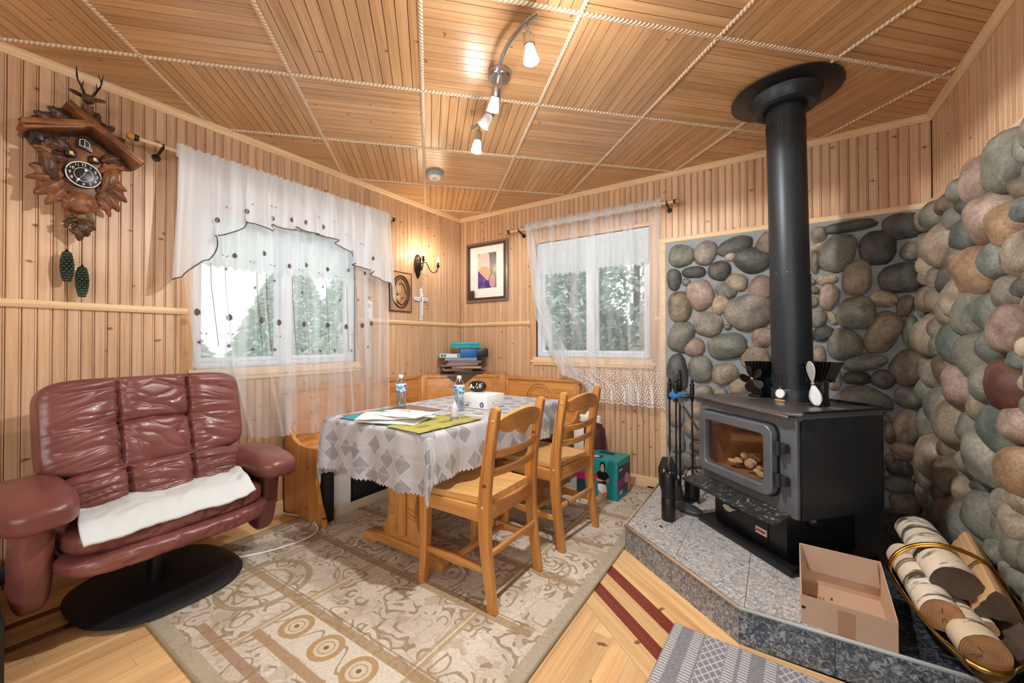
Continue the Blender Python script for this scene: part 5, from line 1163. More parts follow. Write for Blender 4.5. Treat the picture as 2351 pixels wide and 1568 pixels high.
for k in range(12): motif(mm, A_main, er.random(), er.uniform(.74, .95), 2, .9)
for u in (.10, .17, .265, .33, .42, .52, .60, .70, .78): stems(mm, A_main, u, .36, .66)
tag(mm.build('embroidered_leaves', emb, ca, smooth=None), kind='stuff')
val_edge = [(0, 1.47), (.035, 1.49), (.08, 1.60), (.10, 1.67), (.125, 1.735), (.16, 1.76), (.205, 1.845), (.27, 1.865), (.30, 1.835), (.36, 1.885), (.40, 1.875), (.47, 1.905), (.53, 1.875), (.60, 1.885), (.66, 1.85), (.715, 1.82), (.73, 1.73), (.82, 1.705), (.83, 1.70), (.92, 1.635), (.955, 1.62), (.985, 1.50), (1, 1.46)]
def A_val(u, v):
    y = lerp(-2.445, -1.045, u); zb = interp(val_edge, u); z = lerp(2.20, zb, v); k = min(1, .2+v*2)
    flare = interp([(0, -.045), (.06, -.02), (.1, 0), (.93, 0), (1, .07)], u)*v
    f = .5*math.sin(u*60+1)+.4*math.sin(u*113)+.3*math.sin(u*21+2)
    return (.150+.032*k*f+.02*v, y+flare+.034*v*math.sin(u*60+2.4)*(1 if .08 < u < .9 else .3), z+.006*math.sin(u*220)*(1-v)*(v < .02))
cv = curtain('swag_valance', A_val, 300, 30, SH2, 'white voile swag valance with brown corded edge hanging over the left curtain', 'valance')
m = MB(); m.tube([Vector(A_val(k/260, 1)) for k in range(261)], .0035, 6); m.build('corded_edge', emb, cv)
mm = MB()
for k in range(9): motif(mm, A_val, .13+k*.09, .80, 0, .8); motif(mm, A_val, .17+k*.09, .66+er.uniform(-.05, .05), 2)
tag(mm.build('embroidered_leaves', emb, cv, smooth=None), kind='stuff')
def header(fn_axis, a0, a1, z, off, mat):           # gathered rod pocket ruffle
    m = MB()
    def f(u, v):
        s = lerp(a0, a1, u); r_ = .017+.006*math.sin(u*260)+.003*math.sin(u*71); th = 2*PI*v; o = off+r_*math.cos(th); zz = z+r_*1.5*math.sin(th)+(.010*abs(math.sin(u*130)) if .15 < v < .35 else 0)
        return (o, s, zz) if fn_axis == 'y' else (s, -o, zz)
    m.grid(f, 300, 12); return m
header('y', -2.445, -1.05, 2.182, .105, SH2).build('rod_pocket', SH2, cv, smooth=180)
# right sheer: straight on the right, pulled in at the lower left
def B_main(u, v):
    left = interp([(0, .878), (.53, .965), (.73, 1.11), (.86, 1.215), (.9, 1.40), (.93, 1.46), (1, 1.47)], v); right = interp([(0, 2.072), (1, 2.09)], v)
    x = lerp(left, right, u); zb = interp([(0, .64), (1, .63)], u)+.014*abs(math.sin(u*PI*16)); z = lerp(2.20, zb, v); k = min(1, .3+v*1.5)
    f = .5*math.sin(u*38)+.3*math.sin(u*71+1)+.4*math.exp(-u*9)*math.sin(u*100)*v
    return (x+.010*k*math.sin(u*38+1.3), -.095-.030*k*f, z)
cbt = curtain('sheer_curtain', B_main, 260, 70, SHB, 'white sheer curtain with scalloped lace hem over the right window, left side pulled aside')
def B_tail(u, v):     # gathered tail swept to the left of the pull
    a = interp([(0, .88), (.45, .96), (.75, 1.10), (1, 1.235)], v); b = interp([(0, .95), (.45, 1.06), (.75, 1.24), (1, 1.43)], v)
    x = lerp(a, b, u); z = lerp(2.18, lerp(.845, .80, u)+.012*abs(math.sin(u*14)), v); return (x, -.115-.014*math.sin(u*17)*v, z)
o = MB().grid(B_tail, 50, 50).build('gathered_tail', SH1, cbt, smooth=180)
header('x', .875, 2.075, 2.197, .09, SH2).build('rod_pocket', SH2, cbt, smooth=180)
mm = MB(); sr2 = random.Random(8)       # woven lace border: rows of little leaves
for k in range(44):
    for r_ in range(13):
        u = .05+k*.0215+(r_ % 2)*.010; v = .835+r_*.0122; p = Vector(B_main(u, v))+Vector((0, -.003, 0)); s = .0065
        if r_ < 6: mm.add([p+Vector((0,0,s)), p+Vector((s,0,s*.5)), p+Vector((s*.3,0,-s*.8)), p+Vector((-s*.4,0,-s*.2))], [(0,1,2,3)]); 
        else: mm.add([p+Vector((0,0,s*1.3)), p+Vector((s*.8,0,0)), p+Vector((0,0,-s*1.3)), p+Vector((-s*.8,0,0))], [(0,1,2,3)])
lm = plain('lace_thread', '#f3f4f6', .8); tag(mm.build('lace_border', lm, cbt, smooth=None), kind='stuff')
m = MB(); m.tube([Vector(B_main(k/300, 1)) for k in range(301)], .003, 6); m.build('hem_edge', lm, cbt)
# short lace café valances inside the window recesses
def cafe(name, axis, a0, a1, zt, zb, off, n, label):
    def f(u, v):
        s = lerp(a0, a1, u); z = lerp(zt, zb+.022*abs(math.cos(u*PI*n)), v); o = off+.008*math.sin(u*60)
        return (o, s, z) if axis == 'y' else (s, -o, z)
    o = MB().grid(f, 200, 8).build(name, LACE, None, smooth=180); tag(o, label, 'valance'); 
    m = MB(); m.cyl((off, a0, zt) if axis == 'y' else (a0, -off, zt), (off, a1, zt) if axis == 'y' else (a1, -off, zt), .005, .005, 8); m.build('tension_rod', M_['white'], o)
cafe('lace_valance', 'y', WA[0]+.01, -1.80, 1.915, 1.585, -.02, 11, 'short scalloped lace valance in the left half of the left window')
cafe('lace_valance', 'y', -1.79, WA[1]-.01, 1.915, 1.60, -.02, 11, 'short scalloped lace valance in the right half of the left window')
cafe('lace_valance', 'x', WBk[0]+.01, 1.455, 2.045, 1.74, -.02, 11, 'short scalloped lace valance in the left half of the right window')
cafe('lace_valance', 'x', 1.465, WBk[1]-.01, 2.045, 1.755, -.02, 11, 'short scalloped lace valance in the right half of the right window')

# ---------------- cuckoo clock (front faces -y locally; hung on the left wall) ----------------
ck = empty('cuckoo_clock', (0, -2.79, 1.92), R(90), 'carved dark wood cuckoo clock with leaves, stag head and pine cone weights', 'clock')
cw = NM('carved_walnut', .38); v = cw.coord((1,1,1), False); f = cw.noise(v, 9, 5, .6); cw.base(cw.ramp(f, [(.3, srgb('#4a2c1d')), (.5, srgb('#7a4c2e')), (.72, srgb('#a66f43'))])); cw.bump(cw.noise(v, 60, 3), .3, .004); CW = cw.m
cdk = NM('carved_dark', .4); v = cdk.coord((1,1,1), True); f = cdk.noise(v, 14, 5, .6); cdk.base(cdk.ramp(f, [(.3, srgb('#2c1c17')), (.55, srgb('#54382a')), (.75, srgb('#8a6244'))])); CDK = cdk.m
FY = Matrix(((1,0,0,0),(0,0,-1,0),(0,1,0,0),(0,0,0,1)))       # prism (x,z) pushed towards -y
def at(dy): return Matrix.Translation((0, dy, 0)) @ FY
m = MB(); m.prism([(-.125, .095), (0, .19), (.112, .11), (.105, -.06), (.06, -.11), (-.06, -.11), (-.12, -.04)], .10, at(0), c=.004); hs_ = m.build('house_body', CW, ck)
def cleaf(tip, base, wd, dy, mat=None, name='carved_leaf', curl=.018):
    t_ = Vector((tip[0], tip[1])); b_ = Vector((base[0], base[1])); d_ = t_-b_; L = d_.length; d_.normalize(); n_ = Vector((-d_.y, d_.x))
    def f(u, v):
        ww = wd*math.sin(PI*min(1, .08+u*.92))**.8*(1+.18*math.sin(u*22)); s = (v-.5)*2; p = b_+d_*L*u+n_*ww*s*.5
        return (p.x, dy-.004-curl*math.sin(PI*u)-.010*(1-abs(s))+.006*abs(math.sin(u*20+abs(s)*4))*abs(s), p.y)
    o = MB().grid(f, 24, 10).build(name, mat or CDK, ck, smooth=180, solid=.006); return o
LV = [((-0.184, 0.196), (-0.06, 0.206), .06), ((-0.142, 0.254), (-0.05, 0.215), .055), ((-0.102, 0.293), (0.0, 0.245), .06), ((-0.034, 0.339), (0.0, 0.25), .06), ((0.061, 0.337), (0.012, 0.25), .06), ((0.116, 0.287), (0.02, 0.24), .05), ((0.153, 0.248), (0.07, 0.195), .05),
 ((-0.15, 0.084), (-0.085, 0.055), .05), ((-0.16, -0.003), (-0.06, -0.02), .06), ((-0.169, -0.06), (-0.08, -0.035), .035), ((-0.145, -0.126), (-0.06, -0.04), .06), ((-0.112, -0.162), (-0.05, -0.06), .045),
 ((0.138, 0.091), (0.055, 0.035), .055), ((0.150, -0.022), (0.055, 0.01), .045), ((0.151, -0.077), (0.06, -0.012), .05), ((0.124, -0.132), (0.05, -0.03), .055), ((0.093, -0.165), (0.05, -0.07), .035), ((.03, -.155), (0, -.09), .05), ((-.06, -.165), (-.02, -.09), .05)]
for k, (a, b, w_2) in enumerate(LV): cleaf(a, b, w_2, -.045 if k < 7 else -.095, CDK if k < 7 else CW)
for a, b, w_2 in (((-.135, .12), (-.06, .10), .05), ((-.12, .045), (-.05, .06), .045), ((.12, .13), (.06, .09), .04), ((-.09, .15), (-.04, .09), .035)): cleaf(a, b, w_2, -.10, CDK)
for p0, p1, w_2 in (((-.055, .310), (.200, .130), .026), ((-.03, .280), (.190, .118), .018), ((.03, .245), (-.182, .165), .030), ((.0, .222), (-.178, .140), .018)):
    a = Vector(p0); b = Vector(p1); d_ = (b-a).normalized(); n_ = Vector((-d_.y, d_.x))*w_2/2
    m = MB(); m.prism([(a-n_)[:], (b-n_*.8)[:], (b+d_*.008)[:], (b+n_*.8)[:], (a+n_)[:]], .15, at(-.005), c=.006); m.build('roof_beam', CW, ck)
m = MB(); m.prism([(-.150, .110), (-.125, .105), (-.125, .14), (-.165, .145)], .12, at(-.01), c=.002); m.build('eave_block', M_['black'], ck)
m = MB(); m.prism([(-.022, .130), (.03, .118), (.03, .160), (.012, .178), (-.012, .180), (-.022, .160)], .012, at(-.10), c=.002); cd_ = m.build('cuckoo_door', M_['black'], ck)
m = MB()
for x in (-.012, .004, .020): m.tube([(x, -.113, .136), (x, -.113, .165 if x < .02 else .155)], .0012, 5)
m.tube([(-.012, -.113, .136), (.020, -.113, .134)], .0012, 5); m.tube([(-.012, -.113, .165), (.004, -.113, .170), (.020, -.113, .156)], .0012, 5); m.build('door_outline', M_['white'], cd_)
for x, z in ((-.04, .089), (.036, .087)):
    m = MB(); m.ell((x, -.108, z), (.020, .012, .019), None, 18, 10, .7); wn_ = m.build('window_opening', M_['black'], ck)
    m = MB(); m.box(x-.006, x+.006, -.124, -.118, z-.008, z+.008, c=.002); m.build('yellow_shutter', plain('amber', '#e0b34a', .5), wn_)
m = MB(); m.lathe([(0, .012), (.054, .012), (.060, .008), (.060, 0), (0, 0)], 48, T(0, -.108, .002) @ RX(90)); dl = m.build('clock_dial', M_['black'], ck, smooth=40)
m = MB(); m.tube([(.057*math.cos(t*PI/24), -.1215, .002+.057*math.sin(t*PI/24)) for t in range(48)], .0022, 6, closed=True); m.tube([(.031*math.cos(t*PI/24), -.121, .002+.031*math.sin(t*PI/24)) for t in range(48)], .0009, 6, closed=True); m.build('dial_ring', M_['white'], dl)
def text(s, size, M, mat, parent, name, ext=.0006):
    c_ = bpy.data.curves.new('t', 'FONT'); c_.body = s; c_.size = size; c_.extrude = ext; c_.align_x = 'CENTER'; c_.align_y = 'CENTER'; c_.resolution_u = 3
    o = bpy.data.objects.new('t', c_); COL.objects.link(o); dgp = bpy.context.evaluated_depsgraph_get(); me = bpy.data.meshes.new_from_object(o.evaluated_get(dgp)); bpy.data.objects.remove(o)
    me.materials.clear(); me.materials.append(mat); r_ = bpy.data.objects.new(name, me); COL.objects.link(r_); r_.parent = parent; r_.matrix_basis = M; return r_
for k in range(1, 13):
    a = R(90-30*k); text(str(k), .017, T(.044*math.cos(a), -.1212, .002+.044*math.sin(a)) @ RX(90), M_['white'], dl, 'numeral')
for a, l, w_2 in ((238, .040, .003), (72, .028, .004)):
    ca_, sa_ = math.cos(R(a)), math.sin(R(a)); m = MB(); m.tube([(0, -.124, .002), (ca_*l*.5, -.124, .002+sa_*l*.5), (ca_*l, -.124, .002+sa_*l)], lambda t: w_2*(1-.6*t), 6, flat=.4); m.ell((ca_*l*.8, -.124, .002+sa_*l*.8), (.005, .001, .005), None, 10, 6); m.build('clock_hand', M_['white'], dl)
m = MB(); m.ell((-.005, -.100, -.125), (.062, .022, .045), None, 26, 16, 1, lambda p: p*(1+.18*noise.noise(p*3))); m.build('carved_mass', CW, ck, smooth=180)
for (x, z, s) in ((.088, .012, 1), (-.108, .015, -1)):     # two carved birds at the sides of the dial
    m = MB(); m.tube(bez([(x+s*.028, -.118, z+.05), (x+s*.01, -.125, z+.035), (x, -.13, z), (x-s*.012, -.122, z-.04), (x-s*.03, -.112, z-.075)], 5), lambda t: .006+.021*math.sin(PI*min(1, t*.95+.03))**1.3, 10); b_ = m.build('carved_bird', CW if s > 0 else CDK, ck, smooth=180)
    m = MB(); m.ell((x+s*.026, -.126, z+.048), (.011,.011,.011)); m.lathe([(.005, 0), (0, .016)], 8, T(x+s*.034, -.128, z+.05) @ RY(70*s)); m.build('bird_head', CDK, b_, smooth=180)
    m = MB(); m.ell((x-s*.004, -.148, z-.005), (.010, .008, .032), None, 14, 10); m.build('bird_wing', CDK, b_, smooth=180)
m = MB(); grr = random.Random(4)
for k in range(26):
    a = grr.uniform(0, 2*PI); r_ = .034*math.sqrt(grr.random()); MB
    m.ell((-.028+r_*math.cos(a), -.075-.02*(1-r_/.034), -.222+r_*math.sin(a)*1.1), (.0085,.0085,.0085), None, 10, 8)
m.build('grape_cluster', CDK, ck, smooth=180)
cleaf((-.004, -.297), (-.005, -.205), .05, -.06); cleaf((.048, -.235), (-.003, -.205), .045, -.065); cleaf((.02, -.275), (.0, -.20), .045, -.075)
m = MB(); m.box(-.045, .02, -.07, 0, -.20, -.11, c=.01); m.build('lower_block', CW, ck)
# stag head
m = MB(); m.tube(bez([(.015, -.05, .255), (.015, -.075, .30), (.015, -.095, .345)], 6), lambda t: .026-.006*t, 14); hd_ = m.build('stag_neck', CW, ck, smooth=180)
m = MB(); m.ell((.015, -.112, .366), (.023, .038, .022), Matrix.Identity(4), 22, 14, 1, lambda p: Vector((p.x*(1-.35*max(0, -p.y)), p.y, p.z*(1-.3*max(0, -p.y))-.25*max(0, -p.y)))); hh2 = m.build('stag_head', CDK, ck, smooth=180)
for s, tipx in ((-1, -.045), (1, .080)):
    m = MB(); m.ell((0,0,0), (.028, .006, .010), T(.015+s*.036, -.095, .382) @ RY(s*-14), 14, 8); m.build('stag_ear', CDK, hh2, smooth=180)
for P_ in ([(.006, -.10, .385), (-.006, -.10, .418), (-.020, -.098, .455), (-.022, -.096, .505)], [(.028, -.10, .385), (.046, -.10, .425), (.060, -.098, .465), (.050, -.096, .505)]):
    m = MB(); m.tube(bez(P_, 6), lambda t: .0055*(1-.75*t), 8); s = -1 if P_[-1][0] < 0 else 1
    m.tube([P_[1], (P_[1][0]-s*.006+.0, -.112, P_[1][2]+.028)], lambda t: .004*(1-.8*t), 6); m.tube([P_[2], (P_[2][0]+s*.004, -.115, P_[2][2]+.040)], lambda t: .0038*(1-.8*t), 6); m.tube([P_[0], (P_[0][0]+s*.012, -.115, P_[0][2]+.022)], lambda t: .004*(1-.8*t), 6); m.build('antler', M_['dark_bronze'], hh2)
cone = plain('cone_green', '#3a4a3e', .25, .6, .5)
for x, z0, z1 in ((-.041, -.352, -.495), (.008, -.416, -.562)):
    m = MB(); L = z0-z1
    for k in range(11):
        t = k/10; r_ = .0175*math.sin(PI*(.12+.80*t))**.6; zc = z0-.012-t*(L-.02)
        for q in range(7):
            a = 2*PI*(q+.5*(k % 2))/7; m.ell((x+r_*math.cos(a), -.055+r_*math.sin(a), zc), (.0078, .0078, .0085), None, 8, 6)
    m.ell((x, -.055, (z0+z1)/2), (.015, .015, L*.47)); wt = m.build('pine_cone_weight', cone, ck, smooth=180)
    m = MB(); m.lathe([(.004, 0), (.009, .004), (.005, .010), (.002, .018)], 10, T(x, -.055, z0-.008)); m.tube([(x, -.055, z0), (x, -.055, -.20)], .0009, 5); m.build('chain', M_['dark_bronze'], wt)

# ---------------- pictures and small wall things ----------------
fw = plain('frame_walnut', '#4a342a', .35); fs = plain('frame_silver', '#8d8178', .3, .5)
pf = empty('framed_picture', (.363, 0, 1.85), 0, 'framed picture of a leaning head over purple cloth with a wide white mat', 'picture')
W2, H2 = .262, .305
m = MB(); ring_prism(m, [(-W2,-H2),(W2,-H2),(W2,H2),(-W2,H2)], [(-W2+.03,-H2+.03),(W2-.03,-H2+.03),(W2-.03,H2-.03),(-W2+.03,H2-.03)], -.026, -.001); m.build('outer_frame', fs, pf, smooth=None, bevel=.004)
m = MB(); ring_prism(m, [(-W2+.024,-H2+.024),(W2-.024,-H2+.024),(W2-.024,H2-.024),(-W2+.024,H2-.024)], [(-W2+.045,-H2+.045),(W2-.045,-H2+.045),(W2-.045,H2-.045),(-W2+.045,H2-.045)], -.034, -.001); m.build('inner_frame', fw, pf, smooth=None, bevel=.003)
m = MB(); m.box(-W2+.04, W2-.04, -.010, -.004, -H2+.04, H2-.04); m.build('mat_board', M_['white'], pf, smooth=None)
pq = NM('picture_print', .25); v = pq.coord((1,1,1), False); X, Y_, Z_ = pq.sep(v)[:3]; nz = pq.noise(v, 9, 3)
c = pq.ramp(nz, [(.3, srgb('#4c4f56')), (.7, srgb('#8a8a8c'))])
def blob(cx, cz, rx, rz, soft=.2):
    dx = pq.math('DIVIDE', pq.math('SUBTRACT', X, cx), rx); dz = pq.math('DIVIDE', pq.math('SUBTRACT', Z_, cz), rz)
    d_ = pq.math('ADD', pq.math('MULTIPLY', dx, dx), pq.math('MULTIPLY', dz, dz)); d_ = pq.math('ADD', d_, pq.math('MULTIPLY', pq.math('SUBTRACT', nz, .5), 2.2)); return pq.math('SMOOTH_MIN', pq.math('MAXIMUM', pq.math('DIVIDE', pq.math('SUBTRACT', 1.1, d_), soft), 0), 1, .1)
c = pq.mix(blob(-.05, .07, .09, .16), c, srgb('#d9c9c4')); c = pq.mix(blob(-.03, -.02, .075, .075), c, srgb('#d3a88c'))
slope = pq.math('GREATER_THAN', pq.math('ADD', pq.math('MULTIPLY', X, -.9), pq.math('MULTIPLY', Z_, -1.0)), .085)
c = pq.mix(slope, c, pq.ramp(nz, [(.4, srgb('#3b2a7c')), (.6, srgb('#5a3f9c')), (.72, srgb('#b98fb8'))])); c = pq.mix(blob(.07, -.10, .035, .07), c, srgb('#c39aa8')); pq.base(c)
m = MB(); m.box(-.115, .115, -.0125, -.010, -.165, .190); m.build('print', pq.m, pf, smooth=None)
m = MB(); m.box(-.205, -.145, -.040, -.034, -.265, -.185, c=.001); m.box(-.19, -.16, -.042, -.040, -.25, -.20); m.build('tucked_photo', fw, pf)
pl = empty('carved_plaque', (0, -.825, 1.588), R(90), 'carved wooden plaque with two heads in an oval, beside the wall lamp', 'plaque')
pw1 = plain('plaque_wood', '#b98d68', .5, 0, .15); pw2 = plain('plaque_dark', '#4a2a1a', .5, 0, .2)
m = MB(); m.box(-.125, .125, -.018, -.001, -.175, .175, c=.004); m.build('board', pw1, pl)
m = MB(); ring_prism(m, [(-.127,-.177),(.127,-.177),(.127,.177),(-.127,.177)], [(-.119,-.169),(.119,-.169),(.119,.169),(-.119,.169)], -.020, -.001); m.build('burnt_edge', pw2, pl, smooth=None)
m = MB(); m.tube([(.098*math.cos(t*PI/24), -.021, .142*math.sin(t*PI/24)) for t in range(48)], .011, 8, closed=True, flat=.6); m.build('oval_border', pw2, pl)
for pts, r_ in (([(-.075, .02), (-.05, .09), (.0, .12), (.05, .09), (.075, .02), (.07, -.05), (.045, -.11)], .008), ([(-.03, .05), (.0, .075), (.035, .05), (.06, -.02)], .006), ([(-.07, -.05), (-.03, -.10), (.02, -.115), (.06, -.07)], .008), ([(-.05, -.02), (-.03, -.05), (-.005, -.06), (.03, -.05)], .006)):
    MB().tube(bez([(a, -.022, b) for a, b in pts], 5), r_, 6, flat=.6).build('relief_line', pw2, pl)
m = MB(); m.ell((-.025, -.020, .02), (.03, .010, .042), RY(0)); m.ell((-.03, -.021, -.062), (.026, .010, .028)); m.build('relief_face', plain('plaque_light', '#cfa780', .5), pl, smooth=180)

sc = empty('wall_sconce', (0, -.585, 1.86), R(90), 'dark bronze two-candle wall lamp with lit flame bulbs and crystal drops', 'lamp')
BZ = M_['dark_bronze']
bulbm = NM('lit_bulb', .3); bulbm.n.remove(bulbm.b); e_ = bulbm.node('ShaderNodeEmission'); e_.inputs['Color'].default_value = (1, .86, .66, 1); e_.inputs['Strength'].default_value = 9; bulbm.link(e_.outputs[0], bulbm.n['Material Output'].inputs[0])
m = MB(); m.ell((-.03, -.012, -.015), (.045, .014, .115), None, 20, 16, 1, lambda p: Vector((p.x*(1 if p.z > -.2 else 1+.7*(p.z+.2)), p.y, p.z))); m.build('back_plate', BZ, sc, smooth=180)
for pts in ([(-.03, -.02, 0), (-.05, -.07, -.05), (-.065, -.11, -.03), (-.07, -.125, .02)], [(-.02, -.02, .0), (.03, -.05, .03), (.06, -.09, -.055), (.09, -.125, -.06), (.105, -.14, -.015)]):
    m = MB(); m.tube(bez(pts, 7), .0045, 8); ar = m.build('arm', BZ, sc); e = Vector(pts[-1])
    m = MB(); m.lathe([(.004, -.005), (.012, .002), (.016, .008), (.010, .012), (.009, .045), (.0, .047)], 14, Matrix.Translation(e)); m.build('candle_sleeve', BZ, ar, smooth=50)
    m = MB(); m.lathe([(.006, .046), (.012, .058), (.013, .068), (.008, .084), (.0, .100)], 14, Matrix.Translation(e)); m.build('flame_bulb', bulbm.m, ar, smooth=180)
    for k in range(6):
        a = k*PI/3; MB().tube([e, e+Vector((.014*math.cos(a), .014*math.sin(a), .014)), e+Vector((.028*math.cos(a), .028*math.sin(a), .028))], lambda t: .004*(1-.8*t), 5, flat=.5).build('metal_leaf', BZ, ar)
cry = NM('crystal', .05, 0, (.95,.95,.98)); cry.b.inputs['Transmission Weight'].default_value = .7
for x, y, z in ((.085, -.12, -.075), (.125, -.15, -.055), (.03, -.06, -.075), (-.02, -.04, -.07), (.0, -.045, -.03), (.012, -.05, -.095)):
    MB().lathe([(0, .016), (.006, .006), (.008, -.004), (0, -.018)], 6, T(x, y, z)).build('crystal_drop', cry.m, sc, smooth=None)
lf = random.Random(2)
for k in range(9):
    a = lf.uniform(-.6, 2.6); p = Vector((-.02, -.03, -.02+lf.uniform(-.07, .07))); MB().tube([p, p+Vector((.02*math.cos(a), -.02, .02*math.sin(a))), p+Vector((.045*math.cos(a), -.035, .04*math.sin(a)))], lambda t: .005*(1-.7*t), 5, flat=.5).build('metal_leaf', BZ, sc)
cr = empty('hanging_crucifix', (0, -.577, 1.50), R(90), 'pearly white cross hanging from a bead chain below the wall lamp', 'cross')
pw = NM('pearl', .25, .2, srgb('#d6dde0')); PWm = pw.m
m = MB(); m.box(-.016, .016, -.022, -.006, -.14, .12, c=.005); m.box(-.072, .072, -.022, -.006, .022, .062, c=.005)
for x, z in ((-.074, .042), (.074, .042), (0, -.145), (0, .125)): m.ell((x, -.014, z), (.02, .010, .02))
m.build('cross', PWm, cr, smooth=40)
m = MB(); m.tube(bez([(0, -.03, .09), (.001, -.032, .02), (-.002, -.032, -.05), (.0, -.03, -.11)], 5), .006, 8); m.tube([(-.05, -.028, .05), (0, -.03, .035), (.05, -.028, .05)], .004, 6); m.ell((0, -.033, .075), (.009,.009,.011)); m.build('figure', M_['white'], cr, smooth=180)
for k in range(16):
    t = k/15; MB().ell((.004+.018*math.sin(t*5), -.02, .145+t*.15), (.0042,)*3, None, 8, 6).build('bead', PWm, cr, smooth=180)
tm = empty('wall_remote', (0, -1.155, 1.405), R(90), 'small white plastic wall remote behind the edge of the left curtain', 'remote')
m = MB(); m.box(-.032, .032, -.02, -.001, -.075, .075, c=.008); m.build('case', M_['white'], tm)
m = MB(); m.box(-.015, .015, -.022, -.020, .02, .05, c=.002); m.build('display', plain('lcd_grey', '#9aa3ab', .4), tm)
m = MB(); m.box(-.006, .006, -.023, -.020, -.04, -.028, c=.001); m.build('button', plain('lcd_grey2', '#8d949c', .4), tm)
m = MB(); m.cyl((1.822, -.018, .62), (1.824, -.018, .26), .002, .002, 6); pc_ = m.build('pull_cord', M_['trim_wood']); tag(pc_, 'thin blind pull cord with wooden tassel hanging below the right curtain', 'cord')
m = MB(); m.lathe([(0, 0), (.008, .004), (.006, .02), (.003, .03), (0, .03)], 12, T(1.824, -.018, .232)); m.build('tassel', M_['honey'], pc_, smooth=60)

# ---------------- ceiling things ----------------
tk = empty('track_light', (1.695, -1.672, H), 0, 'curved chrome ceiling light bar with four frosted spot heads', 'lamp')
TL = lambda x, y, z: (x-1.695, y+1.672, z-H)
m = MB(); m.lathe([(.058, 0), (.058, -.024), (.050, -.034), (0, -.034)], 36); cp = m.build('canopy', M_['chrome'], tk, smooth=40)
for s in (-1, 1): MB().ell((s*.035, -.03*s, -.034), (.005,.005,.003)).build('screw', M_['black'], cp)
m = MB(); P1 = bez([TL(2.063, -1.938, 2.372), TL(2.006, -1.930, 2.372), TL(1.94, -1.905, 2.370), TL(1.877, -1.872, 2.370), TL(1.818, -1.826, 2.370), TL(1.766, -1.772, 2.370), TL(1.72, -1.70, 2.372), TL(1.665, -1.625, 2.37), TL(1.59, -1.55, 2.365), TL(1.49, -1.497, 2.36), TL(1.36, -1.472, 2.36)], 5)
m.tube(P1, .0085, 10); m.cyl((0, 0, -.03), (.005, -.01, -.07), .010, .010, 12); m.build('curved_bar', M_['chrome'], tk, smooth=60)
frost = NM('frosted_glass', .35, 0, (.92,.94,.96)); frost.b.inputs['Transmission Weight'].default_value = .35
fl_ = NM('bulb_glow', .3); fl_.n.remove(fl_.b); e_ = fl_.node('ShaderNodeEmission'); e_.inputs['Color'].default_value = (1, .97, .92, 1); e_.inputs['Strength'].default_value = 16; fl_.link(e_.outputs[0], fl_.n['Material Output'].inputs[0])
fl2 = NM('bulb_glow_low', .3); fl2.n.remove(fl2.b); e_ = fl2.node('ShaderNodeEmission'); e_.inputs['Color'].default_value = (1, .97, .93, 1); e_.inputs['Strength'].default_value = 3; fl2.link(e_.outputs[0], fl2.n['Material Output'].inputs[0])
for base_, dir_, glow in ((TL(2.003, -1.925, 2.365), (.14, -.02, -1), fl_.m), (TL(1.745, -1.745, 2.365), (-.35, .12, -.95), fl2.m), (TL(1.640, -1.598, 2.362), (-.45, -.25, -.8), fl2.m), (TL(1.425, -1.482, 2.356), (-.12, -.05, -1), fl_.m)):
    hdx = Vector(base_); dq = Vector(dir_).normalized(); Mh = Matrix.Translation(hdx+dq*.045) @ dq.to_track_quat('Z', 'Y').to_matrix().to_4x4()
    m = MB(); m.cyl(hdx, hdx+dq*.05, .005, .005, 8); m.lathe([(.010, -.01), (.019, .0), (.021, .012), (.022, .045), (.019, .048)], 22, Mh); h_ = m.build('spot_head', M_['chrome'], tk, smooth=45)
    m = MB(); m.lathe([(.019, .046), (.027, .085), (.030, .108), (.026, .108), (.017, .05)], 22, Mh, cap=False); m.build('glass_shade', frost.m, h_, smooth=60)
    m = MB(); m.lathe([(0, .070), (.020, .076), (.0235, .094), (.012, .102), (0, .104)], 20, Mh); m.build('bulb', glow, h_, smooth=180)
sd = empty('smoke_detector', (.620, -1.012, H), 0, 'round white smoke detector on the ceiling near the corner', 'smoke detector')
m = MB(); m.lathe([(.062, 0), (.066, -.006), (.066, -.020), (.056, -.028), (0, -.028)], 36); m.build('housing', plain('detector_grey', '#9fabb4', .5), sd, smooth=35)
m = MB(); m.lathe([(.046, -.027), (.046, -.038), (.040, -.044), (0, -.044)], 30); m.build('sensor_cap', M_['white'], sd, smooth=35)
m = MB(); m.lathe([(.020, -.0445), (.020, -.047), (0, -.047)], 24); m.build('test_button', plain('detector_dark', '#7a8894', .4), sd, smooth=35)

# ---------------- things on the table ----------------
ZC = TZ+.0065
def flat(name, w_2, d_2, x, y, rz, mat, label, cat, z=ZC, th_=.0015, c=0):
    m = MB(); m.box(-w_2/2, w_2/2, -d_2/2, d_2/2, 0, th_, c=c); o = m.build(name, mat, None, smooth=None); o.location = (x, y, z); o.rotation_euler.z = R(rz); return tag(o, label, cat)
flat('placemat', .30, .47, .925, -1.665, -4, plain('brown_mat', '#8f6a5c', .7), 'brown placemat lying under the teal placemat at the table end', 'placemat', ZC)
flat('placemat', .50, .33, 1.06, -1.765, 3, plain('teal_mat', '#1f97a5', .6), 'teal placemat lying under the stack of white envelopes', 'placemat', ZC+.002)
gm = NM('green_mat', .6); v = gm.coord((1,1,1), False); X, Y_, Z_ = gm.sep(v)[:3]; a = gm.math('GREATER_THAN', gm.math('SINE', gm.math('MULTIPLY', X, 62)), .1); b = gm.math('GREATER_THAN', gm.math('SINE', gm.math('MULTIPLY', Y_, 44)), .0); gm.base(gm.mix(gm.math('MULTIPLY', gm.math('MULTIPLY', a, b), .8), srgb('#a8a552'), srgb('#79733c')))
